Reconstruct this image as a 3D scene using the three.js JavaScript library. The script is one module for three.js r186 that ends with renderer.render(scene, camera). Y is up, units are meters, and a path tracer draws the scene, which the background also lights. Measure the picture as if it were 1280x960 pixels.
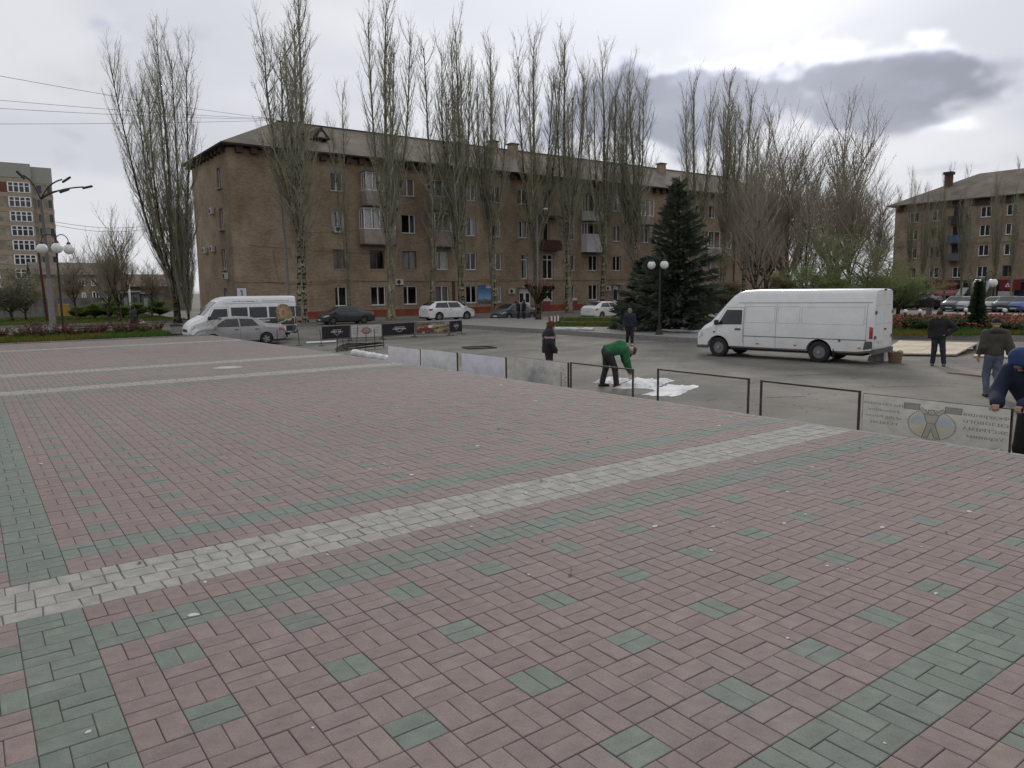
import * as THREE from 'three';
import { mergeGeometries, mergeVertices, toCreasedNormals } from 'three/addons/utils/BufferGeometryUtils.js';
import { RoundedBoxGeometry } from 'three/addons/geometries/RoundedBoxGeometry.js';
import { Brush, Evaluator, SUBTRACTION } from 'three-bvh-csg';

// ───────── camera, sky, sun, exposure ─────────
// World: x = along the paving bands, z = minus the distance across them, y up, asphalt at y = 0, plaza top at y = PLAZA.
const PLAZA = 0.85, S = 0.205;
const CAM = { f: 923.73, pitch: 0.12811, roll: -0.011383, yaw: 0.634096, x: -0.3878, y: 1.7423 + PLAZA, z: 3.9986 };
const scene = new THREE.Scene();
const camera = new THREE.PerspectiveCamera(2 * Math.atan(480 / CAM.f) * 180 / Math.PI, 4 / 3, 0.1, 1200);
const cF = new THREE.Vector3(Math.sin(CAM.yaw) * Math.cos(CAM.pitch), -Math.sin(CAM.pitch), -Math.cos(CAM.yaw) * Math.cos(CAM.pitch));
const cR0 = new THREE.Vector3(Math.cos(CAM.yaw), 0, Math.sin(CAM.yaw));
const cU0 = new THREE.Vector3().crossVectors(cR0, cF);
const cR = cR0.clone().multiplyScalar(Math.cos(CAM.roll)).addScaledVector(cU0, Math.sin(CAM.roll));
const cU = cU0.clone().multiplyScalar(Math.cos(CAM.roll)).addScaledVector(cR0, -Math.sin(CAM.roll));
camera.position.set(CAM.x, CAM.y, CAM.z);
camera.quaternion.setFromRotationMatrix(new THREE.Matrix4().makeBasis(cR, cU, cF.clone().negate()));
const renderer = new THREE.WebGLRenderer({ antialias: true });
renderer.toneMapping = THREE.LinearToneMapping;
renderer.toneMappingExposure = 1.27;
renderer.shadowMap.enabled = true;

// pixel of the photograph -> direction, and where that direction meets a level, or a plane across x or z
const rayDir = (px, py) => cF.clone().addScaledVector(cR, (px - 640) / CAM.f).addScaledVector(cU, (480 - py) / CAM.f);
const onY = (px, py, y = 0) => { const d = rayDir(px, py); return camera.position.clone().addScaledVector(d, (y - CAM.y) / d.y); };
const onX = (px, py, x) => { const d = rayDir(px, py); return camera.position.clone().addScaledVector(d, (x - CAM.x) / d.x); };
const onW = (px, py, w) => { const d = rayDir(px, py); return camera.position.clone().addScaledVector(d, (-w - CAM.z) / d.z); };

// seeded noise
function rng(seed) { let a = seed >>> 0; return () => { a |= 0; a = a + 0x6D2B79F5 | 0; let t = Math.imul(a ^ a >>> 15, 1 | a); t = t + Math.imul(t ^ t >>> 7, 61 | t) ^ t; return ((t ^ t >>> 14) >>> 0) / 4294967296; }; }
const hash = (x, y, s = 0) => { let h = Math.imul(x | 0, 374761393) + Math.imul(y | 0, 668265263) + Math.imul(s | 0, 1274126177); h = Math.imul(h ^ h >>> 13, 1274126177); return ((h ^ h >>> 16) >>> 0) / 4294967296; };
function vnoise(x, y, s = 0, per = 0) {
  const xi = Math.floor(x), yi = Math.floor(y), m = v => per ? ((v % per) + per) % per : v;
  let fx = x - xi, fy = y - yi; fx = fx * fx * (3 - 2 * fx); fy = fy * fy * (3 - 2 * fy);
  const a = hash(m(xi), m(yi), s), b = hash(m(xi + 1), m(yi), s), c = hash(m(xi), m(yi + 1), s), d = hash(m(xi + 1), m(yi + 1), s);
  return (a + (b - a) * fx) * (1 - fy) + (c + (d - c) * fx) * fy;
}
function fbm(x, y, oct = 5, s = 0, per = 0) { let v = 0, a = 0.5, n = 0; for (let i = 0; i < oct; i++) { v += a * vnoise(x, y, s + i * 17, per); n += a; x *= 2; y *= 2; per *= 2; a *= 0.5; } return v / n; }
const clamp = (v, a = 0, b = 1) => Math.min(b, Math.max(a, v));
const smooth = (a, b, v) => { const t = clamp((v - a) / (b - a)); return t * t * (3 - 2 * t); };
const lerp = (a, b, t) => a + (b - a) * t;

// overcast sky with the sun veiled high in front of the camera
const sunDir = rayDir(850, -190).normalize();
{
  const W = 2048, H = 1024, data = new Float32Array(W * H * 4);
  const azel = (px, py) => { const d = rayDir(px, py).normalize(); return [Math.atan2(d.x, -d.z), Math.asin(d.y)]; };
  const banks = [ // [photo x, photo y, half width, half height in px, darkness]
    [1000, 112, 165, 42, 0.56], [1110, 100, 95, 42, 0.52], [900, 108, 85, 34, 0.46], [1085, 140, 95, 26, 0.46], [1180, 82, 32, 24, 0.38], [1140, 152, 45, 16, 0.34], [1235, 175, 55, 10, 0.36], [1185, 208, 100, 10, 0.30], [870, 150, 100, 50, 0.34], [800, 70, 60, 26, 0.2], [80, 70, 200, 150, 0.2], [40, 250, 140, 50, 0.2], [690, 130, 120, 70, 0.3], [1230, 60, 90, 60, 0.12], [1260, 235, 130, 12, 0.26], [1060, 190, 120, 14, 0.24],
  ].map(([px, py, hw, hh, k]) => { const [a, e] = azel(px, py), [a1] = azel(px + hw, py), [, e1] = azel(px, py - hh); return [a, e, Math.abs(a1 - a), Math.abs(e1 - e), k]; });
  const puffs = [[1130, 48, 75, 26], [1045, 62, 60, 22], [1185, 62, 40, 26], [960, 78, 70, 18], [1150, 120, 60, 22], [880, 90, 60, 20], [1180, 160, 60, 14]].map(([px, py, hw, hh]) => { const [a, e] = azel(px, py), [a1] = azel(px + hw, py), [, e1] = azel(px, py - hh); return [a, e, Math.abs(a1 - a), Math.abs(e1 - e)]; });
  for (let j = 0; j < H; j++) {
    const el = ((j + 0.5) / H - 0.5) * Math.PI, ce = Math.cos(el), y = Math.sin(el);
    for (let i = 0; i < W; i++) {
      const ph = ((i + 0.5) / W - 0.5) * 2 * Math.PI, x = Math.cos(ph) * ce, z = Math.sin(ph) * ce, o = (j * W + i) * 4;
      if (y < -0.04) { data[o] = 0.24; data[o + 1] = 0.23; data[o + 2] = 0.22; data[o + 3] = 1; continue; }
      const k = 1 / (Math.max(y, 0) + 0.22), qx = x * k * 1.5 + 11.3, qz = z * k * 1.5 - 4.1;
      const n = fbm(qx, qz, 6, 3), n2 = fbm(qx * 2.3 + 7, qz * 2.3, 5, 9);
      const sd = clamp(x * sunDir.x + y * sunDir.y + z * sunDir.z, -1, 1), ang = Math.acos(sd);
      let L = 0.555 + 0.06 * Math.max(y, 0) + 0.27 * Math.exp(-ang * ang / 0.085) + 0.07 * Math.exp(-ang * ang / 0.9);
      const az = Math.atan2(x, -z), wx = (fbm(az * 5 + 3, el * 9, 3, 23) - 0.5) * 0.9;
      let m = 0, top = 0;
      for (const [a, e, ha, he, kk] of banks) { const dx = (az - a) / ha, dy = (el - e) / he, g = kk * Math.exp(-(dx * dx + dy * dy) * 0.8); m += g; top += g * dy; }
      const N = fbm(az * 9 + wx, el * 20 + wx * 0.6, 6, 22), Nf = fbm(az * 30 + wx * 3, el * 44, 6, 21), D = smooth(0.0, 0.46, m * 0.95 + ((N - 0.5) * 1.5 + (Nf - 0.5) * 1.0) * Math.min(1, 0.25 + m * 1.5) - 0.16);
      const veil = smooth(0.46, 0.74, n) * (0.6 + 0.4 * n2), dark = clamp(0.17 * veil + 0.47 * D * (0.8 + 0.4 * N), 0, 0.55);
      let puff = 0; for (const [a, e, ha, he] of puffs) { const dx = (az - a) / ha, dy = (el - e) / he; puff += Math.exp(-(dx * dx + dy * dy)); }
      const edge = D * (1 - D) * 4, rim = edge * clamp(0.35 + (m ? top / m : 0)) * clamp(m * 3) + 1.5 * smooth(0.12, 0.5, puff * 0.62 + (N - 0.5) * 1.1 + (Nf - 0.5) * 1.3 - 0.18) * clamp(puff * 2) * (0.55 + Nf * 0.6) * (1 - 0.75 * D);
      L = L * (1 - dark) * (0.95 + 0.1 * n2) + 0.20 * rim;
      const b = clamp(dark * 1.6);
      data[o] = L * lerp(0.98, 0.89, b); data[o + 1] = L * lerp(0.995, 0.945, b); data[o + 2] = L * lerp(1.045, 1.14, b); data[o + 3] = 1;
    }
  }
  const sky = new THREE.DataTexture(data, W, H, THREE.RGBAFormat, THREE.FloatType);
  sky.mapping = THREE.EquirectangularReflectionMapping; sky.magFilter = sky.minFilter = THREE.LinearFilter; sky.needsUpdate = true;
  scene.background = sky; scene.environment = sky;
  scene.backgroundIntensity = 1; scene.environmentIntensity = 1;
}
const sun = new THREE.DirectionalLight(new THREE.Color(1, 0.96, 0.9), 1.15);
sun.position.copy(sunDir).multiplyScalar(200).add(new THREE.Vector3(30, 0, -30)); sun.target.position.set(30, 0, -30);
sun.castShadow = true; sun.shadow.radius = 26; sun.shadow.mapSize.set(4096, 4096);
Object.assign(sun.shadow.camera, { left: -120, right: 120, top: 120, bottom: -120, near: 1, far: 500 });
scene.add(sun, sun.target);

// ───────── helpers ─────────
const taken = new Map();
function numbered(name) { const n = taken.get(name) || 0; taken.set(name, n + 1); return n ? `${name}_${String(n).padStart(3, '0')}` : name; }
function tag(o, label, category, group) { o.userData.label = label; o.userData.category = category; if (group) o.userData.group = group; return o; }
function thing(name, label, category, [x, y, z] = [0, 0, 0], turn = 0, group) { const o = new THREE.Group(); o.name = numbered(name); scene.add(o); o.position.set(x, y, z); o.rotation.y = turn; return tag(o, label, category, group); }
function structure(o, name) { o.name = numbered(name); o.userData.kind = 'structure'; scene.add(o); return o; }
function copyOf(root, label, group) { const r = root.clone(); r.name = numbered(root.name.replace(/_\d{3}$/, '')); r.userData = { ...root.userData }; if (label) r.userData.label = label; if (group) r.userData.group = group; scene.add(r); return r; }
const shade = m => { m.castShadow = true; m.receiveShadow = true; return m; };
function part(name, geo, mat, parent) { const m = shade(new THREE.Mesh(geo, mat)); m.name = name; (parent || scene).add(m); return m; }
const lin = (r, g, b) => new THREE.Color().setRGB(r, g, b);
const matte = (c, o = {}) => new THREE.MeshPhysicalMaterial({ color: Array.isArray(c) ? lin(...c) : c, roughness: 1, specularIntensity: 0.15, ...o });
const std = (c, rough = 0.8, o = {}) => new THREE.MeshStandardMaterial({ color: Array.isArray(c) ? lin(...c) : c, roughness: rough, ...o });

// box-projected uv in metres for a non-indexed geometry
function uvBox(g, sc = 1) {
  if (g.index) g = g.toNonIndexed();
  const p = g.attributes.position, n = g.attributes.normal, uv = new Float32Array(p.count * 2);
  for (let i = 0; i < p.count; i++) {
    const ax = Math.abs(n.getX(i)), ay = Math.abs(n.getY(i)), az = Math.abs(n.getZ(i));
    let a, b; if (ay >= ax && ay >= az) { a = p.getX(i); b = p.getZ(i); } else if (ax >= az) { a = p.getZ(i); b = p.getY(i); } else { a = p.getX(i); b = p.getY(i); }
    uv[2 * i] = a * sc; uv[2 * i + 1] = b * sc;
  }
  g.setAttribute('uv', new THREE.BufferAttribute(uv, 2)); return g;
}
// collector for boxes and tubes with flat uv; build() joins them into one mesh
class MB {
  constructor() { this.p = []; this.n = []; this.uv = []; this.c = []; this.hasC = false; this.col = [1, 1, 1]; }
  tri(a, b, c, na, nb, nc) {
    if (!na) { const u = [b[0] - a[0], b[1] - a[1], b[2] - a[2]], v = [c[0] - a[0], c[1] - a[1], c[2] - a[2]]; const m = [u[1] * v[2] - u[2] * v[1], u[2] * v[0] - u[0] * v[2], u[0] * v[1] - u[1] * v[0]]; const l = Math.hypot(...m) || 1; na = nb = nc = m.map(t => t / l); }
    for (const [q, k] of [[a, na], [b, nb], [c, nc]]) {
      this.p.push(q[0], q[1], q[2]); this.n.push(k[0], k[1], k[2]); this.c.push(...this.col);
      const ax = Math.abs(na[0]), ay = Math.abs(na[1]), az = Math.abs(na[2]);
      if (ay >= ax && ay >= az) this.uv.push(q[0], q[2]); else if (ax >= az) this.uv.push(q[2], q[1]); else this.uv.push(q[0], q[1]);
    }    return this;
  }
  quad(a, b, c, d) { this.tri(a, b, c); this.tri(a, c, d); return this; }
  box(x0, y0, z0, x1, y1, z1) {
    const P = [[x0, y0, z0], [x1, y0, z0], [x1, y1, z0], [x0, y1, z0], [x0, y0, z1], [x1, y0, z1], [x1, y1, z1], [x0, y1, z1]];
    for (const f of [[4, 5, 6, 7], [1, 0, 3, 2], [5, 1, 2, 6], [0, 4, 7, 3], [7, 6, 2, 3], [0, 1, 5, 4]]) this.quad(P[f[0]], P[f[1]], P[f[2]], P[f[3]]);
    return this;
  }
  prism(poly, y0, y1, bev = 0) { // poly: [x,z] seen from above, any winding
    let A = 0; for (let i = 0; i < poly.length; i++) { const [a, b] = poly[i], [c, d] = poly[(i + 1) % poly.length]; A += a * d - c * b; }
    if (A > 0) poly = [...poly].reverse();
    const cx = poly.reduce((s, q) => s + q[0], 0) / poly.length, cz = poly.reduce((s, q) => s + q[1], 0) / poly.length, n = poly.length;
    const ins = poly.map(([x, z]) => { const l = Math.hypot(x - cx, z - cz) || 1; return [x - (x - cx) / l * bev * 1.3, z - (z - cz) / l * bev * 1.3]; });
    for (let i = 0; i < n; i++) {
      const j = (i + 1) % n, a = poly[i], b = poly[j], ai = ins[i], bi = ins[j];
      this.quad([a[0], y0, a[1]], [b[0], y0, b[1]], [b[0], y1 - bev, b[1]], [a[0], y1 - bev, a[1]]);
      if (bev) this.quad([a[0], y1 - bev, a[1]], [b[0], y1 - bev, b[1]], [bi[0], y1, bi[1]], [ai[0], y1, ai[1]]);
      this.tri([cx, y1, cz], [ai[0], y1, ai[1]], [bi[0], y1, bi[1]]);
    }
    return this;
  }
  // tapered tube through points with radii
  tube(pts, rad, sides = 5, cap = false) {
    let prev = null; const N = pts.length; let ref = [1, 0, 0];
    for (let i = 0; i < N; i++) {
      const a = pts[Math.max(0, i - 1)], b = pts[Math.min(N - 1, i + 1)];
      let t = [b[0] - a[0], b[1] - a[1], b[2] - a[2]]; const l = Math.hypot(...t) || 1; t = t.map(v => v / l);
      if (i === 0) ref = Math.abs(t[0]) > 0.8 ? [0, 0, 1] : [1, 0, 0];
      let d = ref[0] * t[0] + ref[1] * t[1] + ref[2] * t[2]; let u = [ref[0] - d * t[0], ref[1] - d * t[1], ref[2] - d * t[2]]; const ul = Math.hypot(...u) || 1; u = u.map(v => v / ul); ref = u;
      const v = [t[1] * u[2] - t[2] * u[1], t[2] * u[0] - t[0] * u[2], t[0] * u[1] - t[1] * u[0]], r = Array.isArray(rad) ? rad[i] : rad, ring = [];
      for (let s = 0; s < sides; s++) { const an = s / sides * 6.28319, c = Math.cos(an), sn = Math.sin(an), nn = [u[0] * c + v[0] * sn, u[1] * c + v[1] * sn, u[2] * c + v[2] * sn]; ring.push([[pts[i][0] + nn[0] * r, pts[i][1] + nn[1] * r, pts[i][2] + nn[2] * r], nn]); }
      if (prev) for (let s = 0; s < sides; s++) { const s2 = (s + 1) % sides, A = prev[s], B = prev[s2], C = ring[s2], D = ring[s]; this.tri(A[0], B[0], C[0], A[1], B[1], C[1]); if (r > 1e-5) this.tri(A[0], C[0], D[0], A[1], C[1], D[1]); }
      if (cap && (i === 0 || i === N - 1)) for (let s = 1; s < sides - 1; s++) i ? this.tri(ring[0][0], ring[s][0], ring[s + 1][0]) : this.tri(ring[0][0], ring[s + 1][0], ring[s][0]);
      prev = ring;
    }
    return this;
  }
  geo() {
    const g = new THREE.BufferGeometry();
    g.setAttribute('position', new THREE.Float32BufferAttribute(this.p, 3)); g.setAttribute('normal', new THREE.Float32BufferAttribute(this.n, 3)); g.setAttribute('uv', new THREE.Float32BufferAttribute(this.uv, 2));
    if (this.hasC) g.setAttribute('color', new THREE.Float32BufferAttribute(this.c, 3));
    return g;
  }
  setc(r, g, b) { this.hasC = true; this.col = [r, g, b]; return this; }
  build(name, mat, parent) { return part(name, this.geo(), mat, parent); }
}
// ───────── textures ─────────
function tex(N, fn, { rep = 1, srgb = true, M = N } = {}) { // fn(u,v) in 0..1 tileable -> [r,g,b] 0..1
  const d = new Uint8Array(N * M * 4);
  for (let j = 0; j < M; j++) for (let i = 0; i < N; i++) { const c = fn(i / N, j / M), o = (j * N + i) * 4; d[o] = clamp(c[0]) * 255; d[o + 1] = clamp(c[1]) * 255; d[o + 2] = clamp(c[2]) * 255; d[o + 3] = 255; }
  const t = new THREE.DataTexture(d, N, M); t.wrapS = t.wrapT = THREE.RepeatWrapping; t.magFilter = THREE.LinearFilter; t.minFilter = THREE.LinearMipmapLinearFilter; t.generateMipmaps = true;
  if (srgb) t.colorSpace = THREE.SRGBColorSpace; t.repeat.set(rep, rep); t.needsUpdate = true; return t;
}
const grey = v => [v, v, v];
function canvasTex(w, h, draw) { const c = document.createElement('canvas'); c.width = w; c.height = h; draw(c.getContext('2d'), w, h); const t = new THREE.CanvasTexture(c); t.colorSpace = THREE.SRGBColorSpace; t.magFilter = THREE.LinearFilter; return t; }
const T = {};
T.concrete = tex(512, (u, v) => { const a = fbm(u * 8, v * 8, 5, 1, 8), g = hash(Math.floor(u * 512), Math.floor(v * 512), 5), b = hash(Math.floor(u * 256), Math.floor(v * 256), 6); return grey(0.84 + (a - 0.5) * 0.20 + (g - 0.5) * 0.14 + (b > 0.97 ? -0.18 : b < 0.02 ? 0.14 : 0)); }, { rep: 1.6 });
T.concreteB = tex(512, (u, v) => grey(0.5 + (fbm(u * 40, v * 40, 3, 2, 40) - 0.5) * 0.9), { rep: 1.6, srgb: false });
T.asphalt = tex(1024, (u, v) => { const a = fbm(u * 6, v * 6, 5, 31, 6), g = hash(Math.floor(u * 1024), Math.floor(v * 1024), 35), st = hash(Math.floor(u * 512), Math.floor(v * 512), 36), cr = Math.abs(fbm(u * 5, v * 5, 4, 40, 5) - 0.5); let k = 0.78 + (a - 0.5) * 0.34 + (g - 0.5) * 0.22 + (st > 0.96 ? 0.16 : 0); if (cr < 0.004 && fbm(u * 3, v * 3, 2, 50, 3) > 0.52) k *= 0.62; return [k, k * 0.985, k * 0.95]; }, { rep: 0.16 });
T.asphaltB = tex(512, (u, v) => grey(hash(Math.floor(u * 512), Math.floor(v * 512), 44)), { rep: 0.5, srgb: false });
T.wall = tex(1024, (u, v) => { const a = fbm(u * 6, v * 6, 5, 61, 6), row = Math.floor(v * 96), br = hash(Math.floor(u * 36 + (row & 1) * 0.5), row, 62), st = fbm(u * 24, v * 3, 4, 63, 0) ; const k = 0.82 + (a - 0.5) * 0.26 + (br - 0.5) * 0.10 + (st - 0.5) * 0.10; return [k, k * (0.985 + (a - 0.5) * 0.06), k * (0.96 + (a - 0.5) * 0.1)]; }, { rep: 0.11 });
T.wallB = tex(512, (u, v) => { const row = Math.floor(v * 48), x = u * 18 + (row & 1) * 0.5, fx = x - Math.floor(x), fy = v * 48 - row; return grey((fx < 0.07 || fy < 0.14) ? 0.1 : 0.7 + 0.3 * hash(Math.floor(x), row, 71)); }, { rep: 0.22, srgb: false });
T.plaster = tex(512, (u, v) => grey(0.82 + (fbm(u * 6, v * 6, 6, 81, 6) - 0.5) * 0.4), { rep: 0.25 });
T.grass = tex(1024, (u, v) => { const a = fbm(u * 7, v * 7, 5, 91, 7), g = hash(Math.floor(u * 700), Math.floor(v * 700), 92), dry = fbm(u * 13, v * 13, 4, 93, 13); const k = 0.55 + (a - 0.5) * 0.5 + (g - 0.5) * 0.4, d = smooth(0.52, 0.68, dry) * 0.7; return [k * (0.62 + d * 0.5), k * (0.74 + d * 0.1), k * 0.36]; }, { rep: 0.35 });
T.bark = tex(512, (u, v) => { const a = fbm(u * 20, v * 5, 5, 101, 0), b = fbm(u * 6, v * 14, 4, 103, 0); let k = 0.72 + (a - 0.5) * 0.7; if (b > 0.60) k *= 0.42; return [k, k * 0.97, k * 0.9]; }, { rep: 0.5 });
T.roof = tex(512, (u, v) => { const sx = Math.floor(u * 8), sy = Math.floor(v * 5), k = 0.76 + (hash(sx, sy, 111) - 0.5) * 0.09 + (fbm(u * 9, v * 9, 5, 112, 9) - 0.5) * 0.36; return [k, k * 0.97, k * 0.93]; }, { rep: 0.115 });
T.roofB = tex(512, (u, v) => grey(0.5 + 0.5 * Math.sin(u * 6.28318 * 64)), { rep: 0.115, srgb: false });
T.metal = tex(512, (u, v) => { const a = fbm(u * 9, v * 9, 5, 121, 9), r = smooth(0.55, 0.7, fbm(u * 14, v * 14, 4, 122, 14)); const k = 0.7 + (a - 0.5) * 0.4; return [k * lerp(1, 0.85, r), k * lerp(1, 0.6, r), k * lerp(1, 0.42, r)]; }, { rep: 1.3 });
T.fabric = tex(256, (u, v) => grey(0.86 + (fbm(u * 10, v * 10, 5, 131, 10) - 0.5) * 0.3 + (hash(Math.floor(u * 128), Math.floor(v * 128), 132) - 0.5) * 0.08), { rep: 1.2 });
T.tarp = tex(512, (u, v) => grey(0.86 + (fbm(u * 4, v * 4, 6, 141, 4) - 0.5) * 0.42), { rep: 0.5 });
T.ply = tex(512, (u, v) => { const g = fbm(u * 3, v * 60, 4, 151, 0), a = fbm(u * 4, v * 4, 4, 153, 4); const k = 0.86 + (g - 0.5) * 0.16 + (a - 0.5) * 0.22; return [k, k * 0.96, k * 0.9]; }, { rep: 0.6 });
// ───────── ground, plaza, kerbs, lawns ─────────
const M = {};
M.asphalt = std([0.275, 0.265, 0.248], 0.92, { map: T.asphalt, bumpMap: T.asphaltB, bumpScale: 0.004, vertexColors: true });
M.farGround = std([0.25, 0.24, 0.225], 0.92, { map: T.asphalt });
M.mortar = std([0.31, 0.285, 0.255], 1, { map: T.concrete });
M.kerb = std([0.30, 0.29, 0.27], 0.95, { map: T.concrete });
M.path = std([0.30, 0.29, 0.27], 0.95, { map: T.concrete });
M.grass = matte([0.25, 0.31, 0.135], { map: T.grass });
M.steps = std([0.33, 0.31, 0.29], 0.95, { map: T.concrete });
const flatPoly = (pts, y) => { // sheet facing up through [x,z] points
  const sh = new THREE.Shape(pts.map(([x, z]) => new THREE.Vector2(x, -z))); const g = new THREE.ShapeGeometry(sh); g.rotateX(-Math.PI / 2); g.translate(0, y, 0);
  const p = g.attributes.position, n = g.attributes.normal; for (let i = 0; i < n.count; i++) n.setXYZ(i, 0, 1, 0);
  if (p.count && g.index) { const a = g.index.getX(0), b = g.index.getX(1), c = g.index.getX(2); const cr = (p.getX(b) - p.getX(a)) * (p.getZ(c) - p.getZ(a)) - (p.getZ(b) - p.getZ(a)) * (p.getX(c) - p.getX(a)); if (cr > 0) { const ix = g.index.array; for (let i = 0; i < ix.length; i += 3) [ix[i + 1], ix[i + 2]] = [ix[i + 2], ix[i + 1]]; } }
  return uvBox(g);
};
{
  const g = new THREE.PlaneGeometry(2400, 2400).rotateX(-Math.PI / 2); g.translate(0, -0.03, 0);
  structure(part('ground', uvBox(g), M.farGround), 'ground');
  const a = new THREE.PlaneGeometry(190, 190, 190, 190).rotateX(-Math.PI / 2); a.translate(50, 0, -40);
  const p = a.attributes.position, c = new Float32Array(p.count * 3);
  for (let i = 0; i < p.count; i++) { const x = p.getX(i), z = p.getZ(i); const k = 0.82 + (fbm(x * 0.22, z * 0.22, 5, 201) - 0.5) * 0.55 + (fbm(x * 0.05 + 9, z * 0.9, 3, 203) - 0.5) * 0.22; c[3 * i] = k; c[3 * i + 1] = k * 0.99; c[3 * i + 2] = k * 0.96; }
  a.setAttribute('color', new THREE.BufferAttribute(c, 3));
  structure(part('asphalt', uvBox(a), M.asphalt), 'asphalt_square');
}
// tar-filled cracks and repair patches lying on the asphalt
{
  const r = rng(77), mb = new MB();
  const seams = [[[960, 497], [1010, 495]], [[868, 466], [905, 472]], [[1000, 451], [1100, 460]], [[745, 470], [775, 468]], [[905, 462], [985, 470], [1060, 466]], [[560, 437], [620, 431]], [[640, 425], [740, 436], [860, 438]], [[1090, 484], [1180, 482], [1262, 489]]];
  for (const s of seams) { const q = s.map(([x, y]) => onY(x, y, 0.004)); for (let i = 0; i + 1 < q.length; i++) { const n = 14; let last = null; for (let k = 0; k <= n; k++) { const t = k / n, x = lerp(q[i].x, q[i + 1].x, t) + (r() - 0.5) * 0.1, z = lerp(q[i].z, q[i + 1].z, t) + (r() - 0.5) * 0.1, w = 0.012 + r() * 0.03; if (last) mb.quad([last[0], 0.004, last[1] + last[2]], [x, 0.004, z + w], [x, 0.004, z - w], [last[0], 0.004, last[1] - last[2]]); last = [x, z, w]; } } }
  const m = mb.build('crack', std([0.045, 0.045, 0.045], 0.9)); structure(m, 'asphalt_crack'); 
}
// plaza slab with edge stone and steps down to the asphalt
const edgeX = w => 8.13 - 0.02 * w;
const plaza = new THREE.Group(); structure(plaza, 'plaza_pavement');
const FARW = 27.6;
{
  const mb = new MB(); const e0 = edgeX(-40), e1 = edgeX(FARW);
  mb.prism([[-40, 40], [e0, 40], [e1, -FARW], [-40, -FARW]], 0.0, PLAZA - 0.009); mb.build('bedding_sheet', M.mortar, plaza);
  const far = new MB(); far.prism([[-40, 39.9], [-5.4, 39.9], [-5.4, -FARW], [-40, -FARW]], PLAZA - 0.05, PLAZA); far.prism([[-5.4, 39.9], [edgeX(-40), 39.9], [edgeX(-8), 8.2], [-5.4, 8.2]], PLAZA - 0.05, PLAZA);
  far.build('outer_paving', std([0.26, 0.19, 0.17], 0.95, { map: T.concrete }), plaza);
  const L = 1.0; for (let w = -8; w < FARW; w += L) { const k = new MB(), a = w + 0.004, b = Math.min(w + L, FARW) - 0.004; k.prism([[edgeX(a), -a], [edgeX(a) + 0.08, -a], [edgeX(b) + 0.08, -b], [edgeX(b), -b]], PLAZA - 0.25, PLAZA - 0.002, 0.006); k.build('edge_stone', M.kerb, plaza); }
  const st = new THREE.Group(); structure(st, 'plaza_steps');
  for (let k = 0; k < 4; k++) { const s = new MB(), d0 = 0.08 + k * 0.31, d1 = d0 + 0.31, y = PLAZA - 0.17 * (k + 1); s.prism([[edgeX(-30) + d0, 30], [edgeX(-30) + d1, 30], [edgeX(FARW) + d1, -FARW], [edgeX(FARW) + d0, -FARW]], 0, y, 0.008); s.build('step', M.steps, st); }
}
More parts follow.
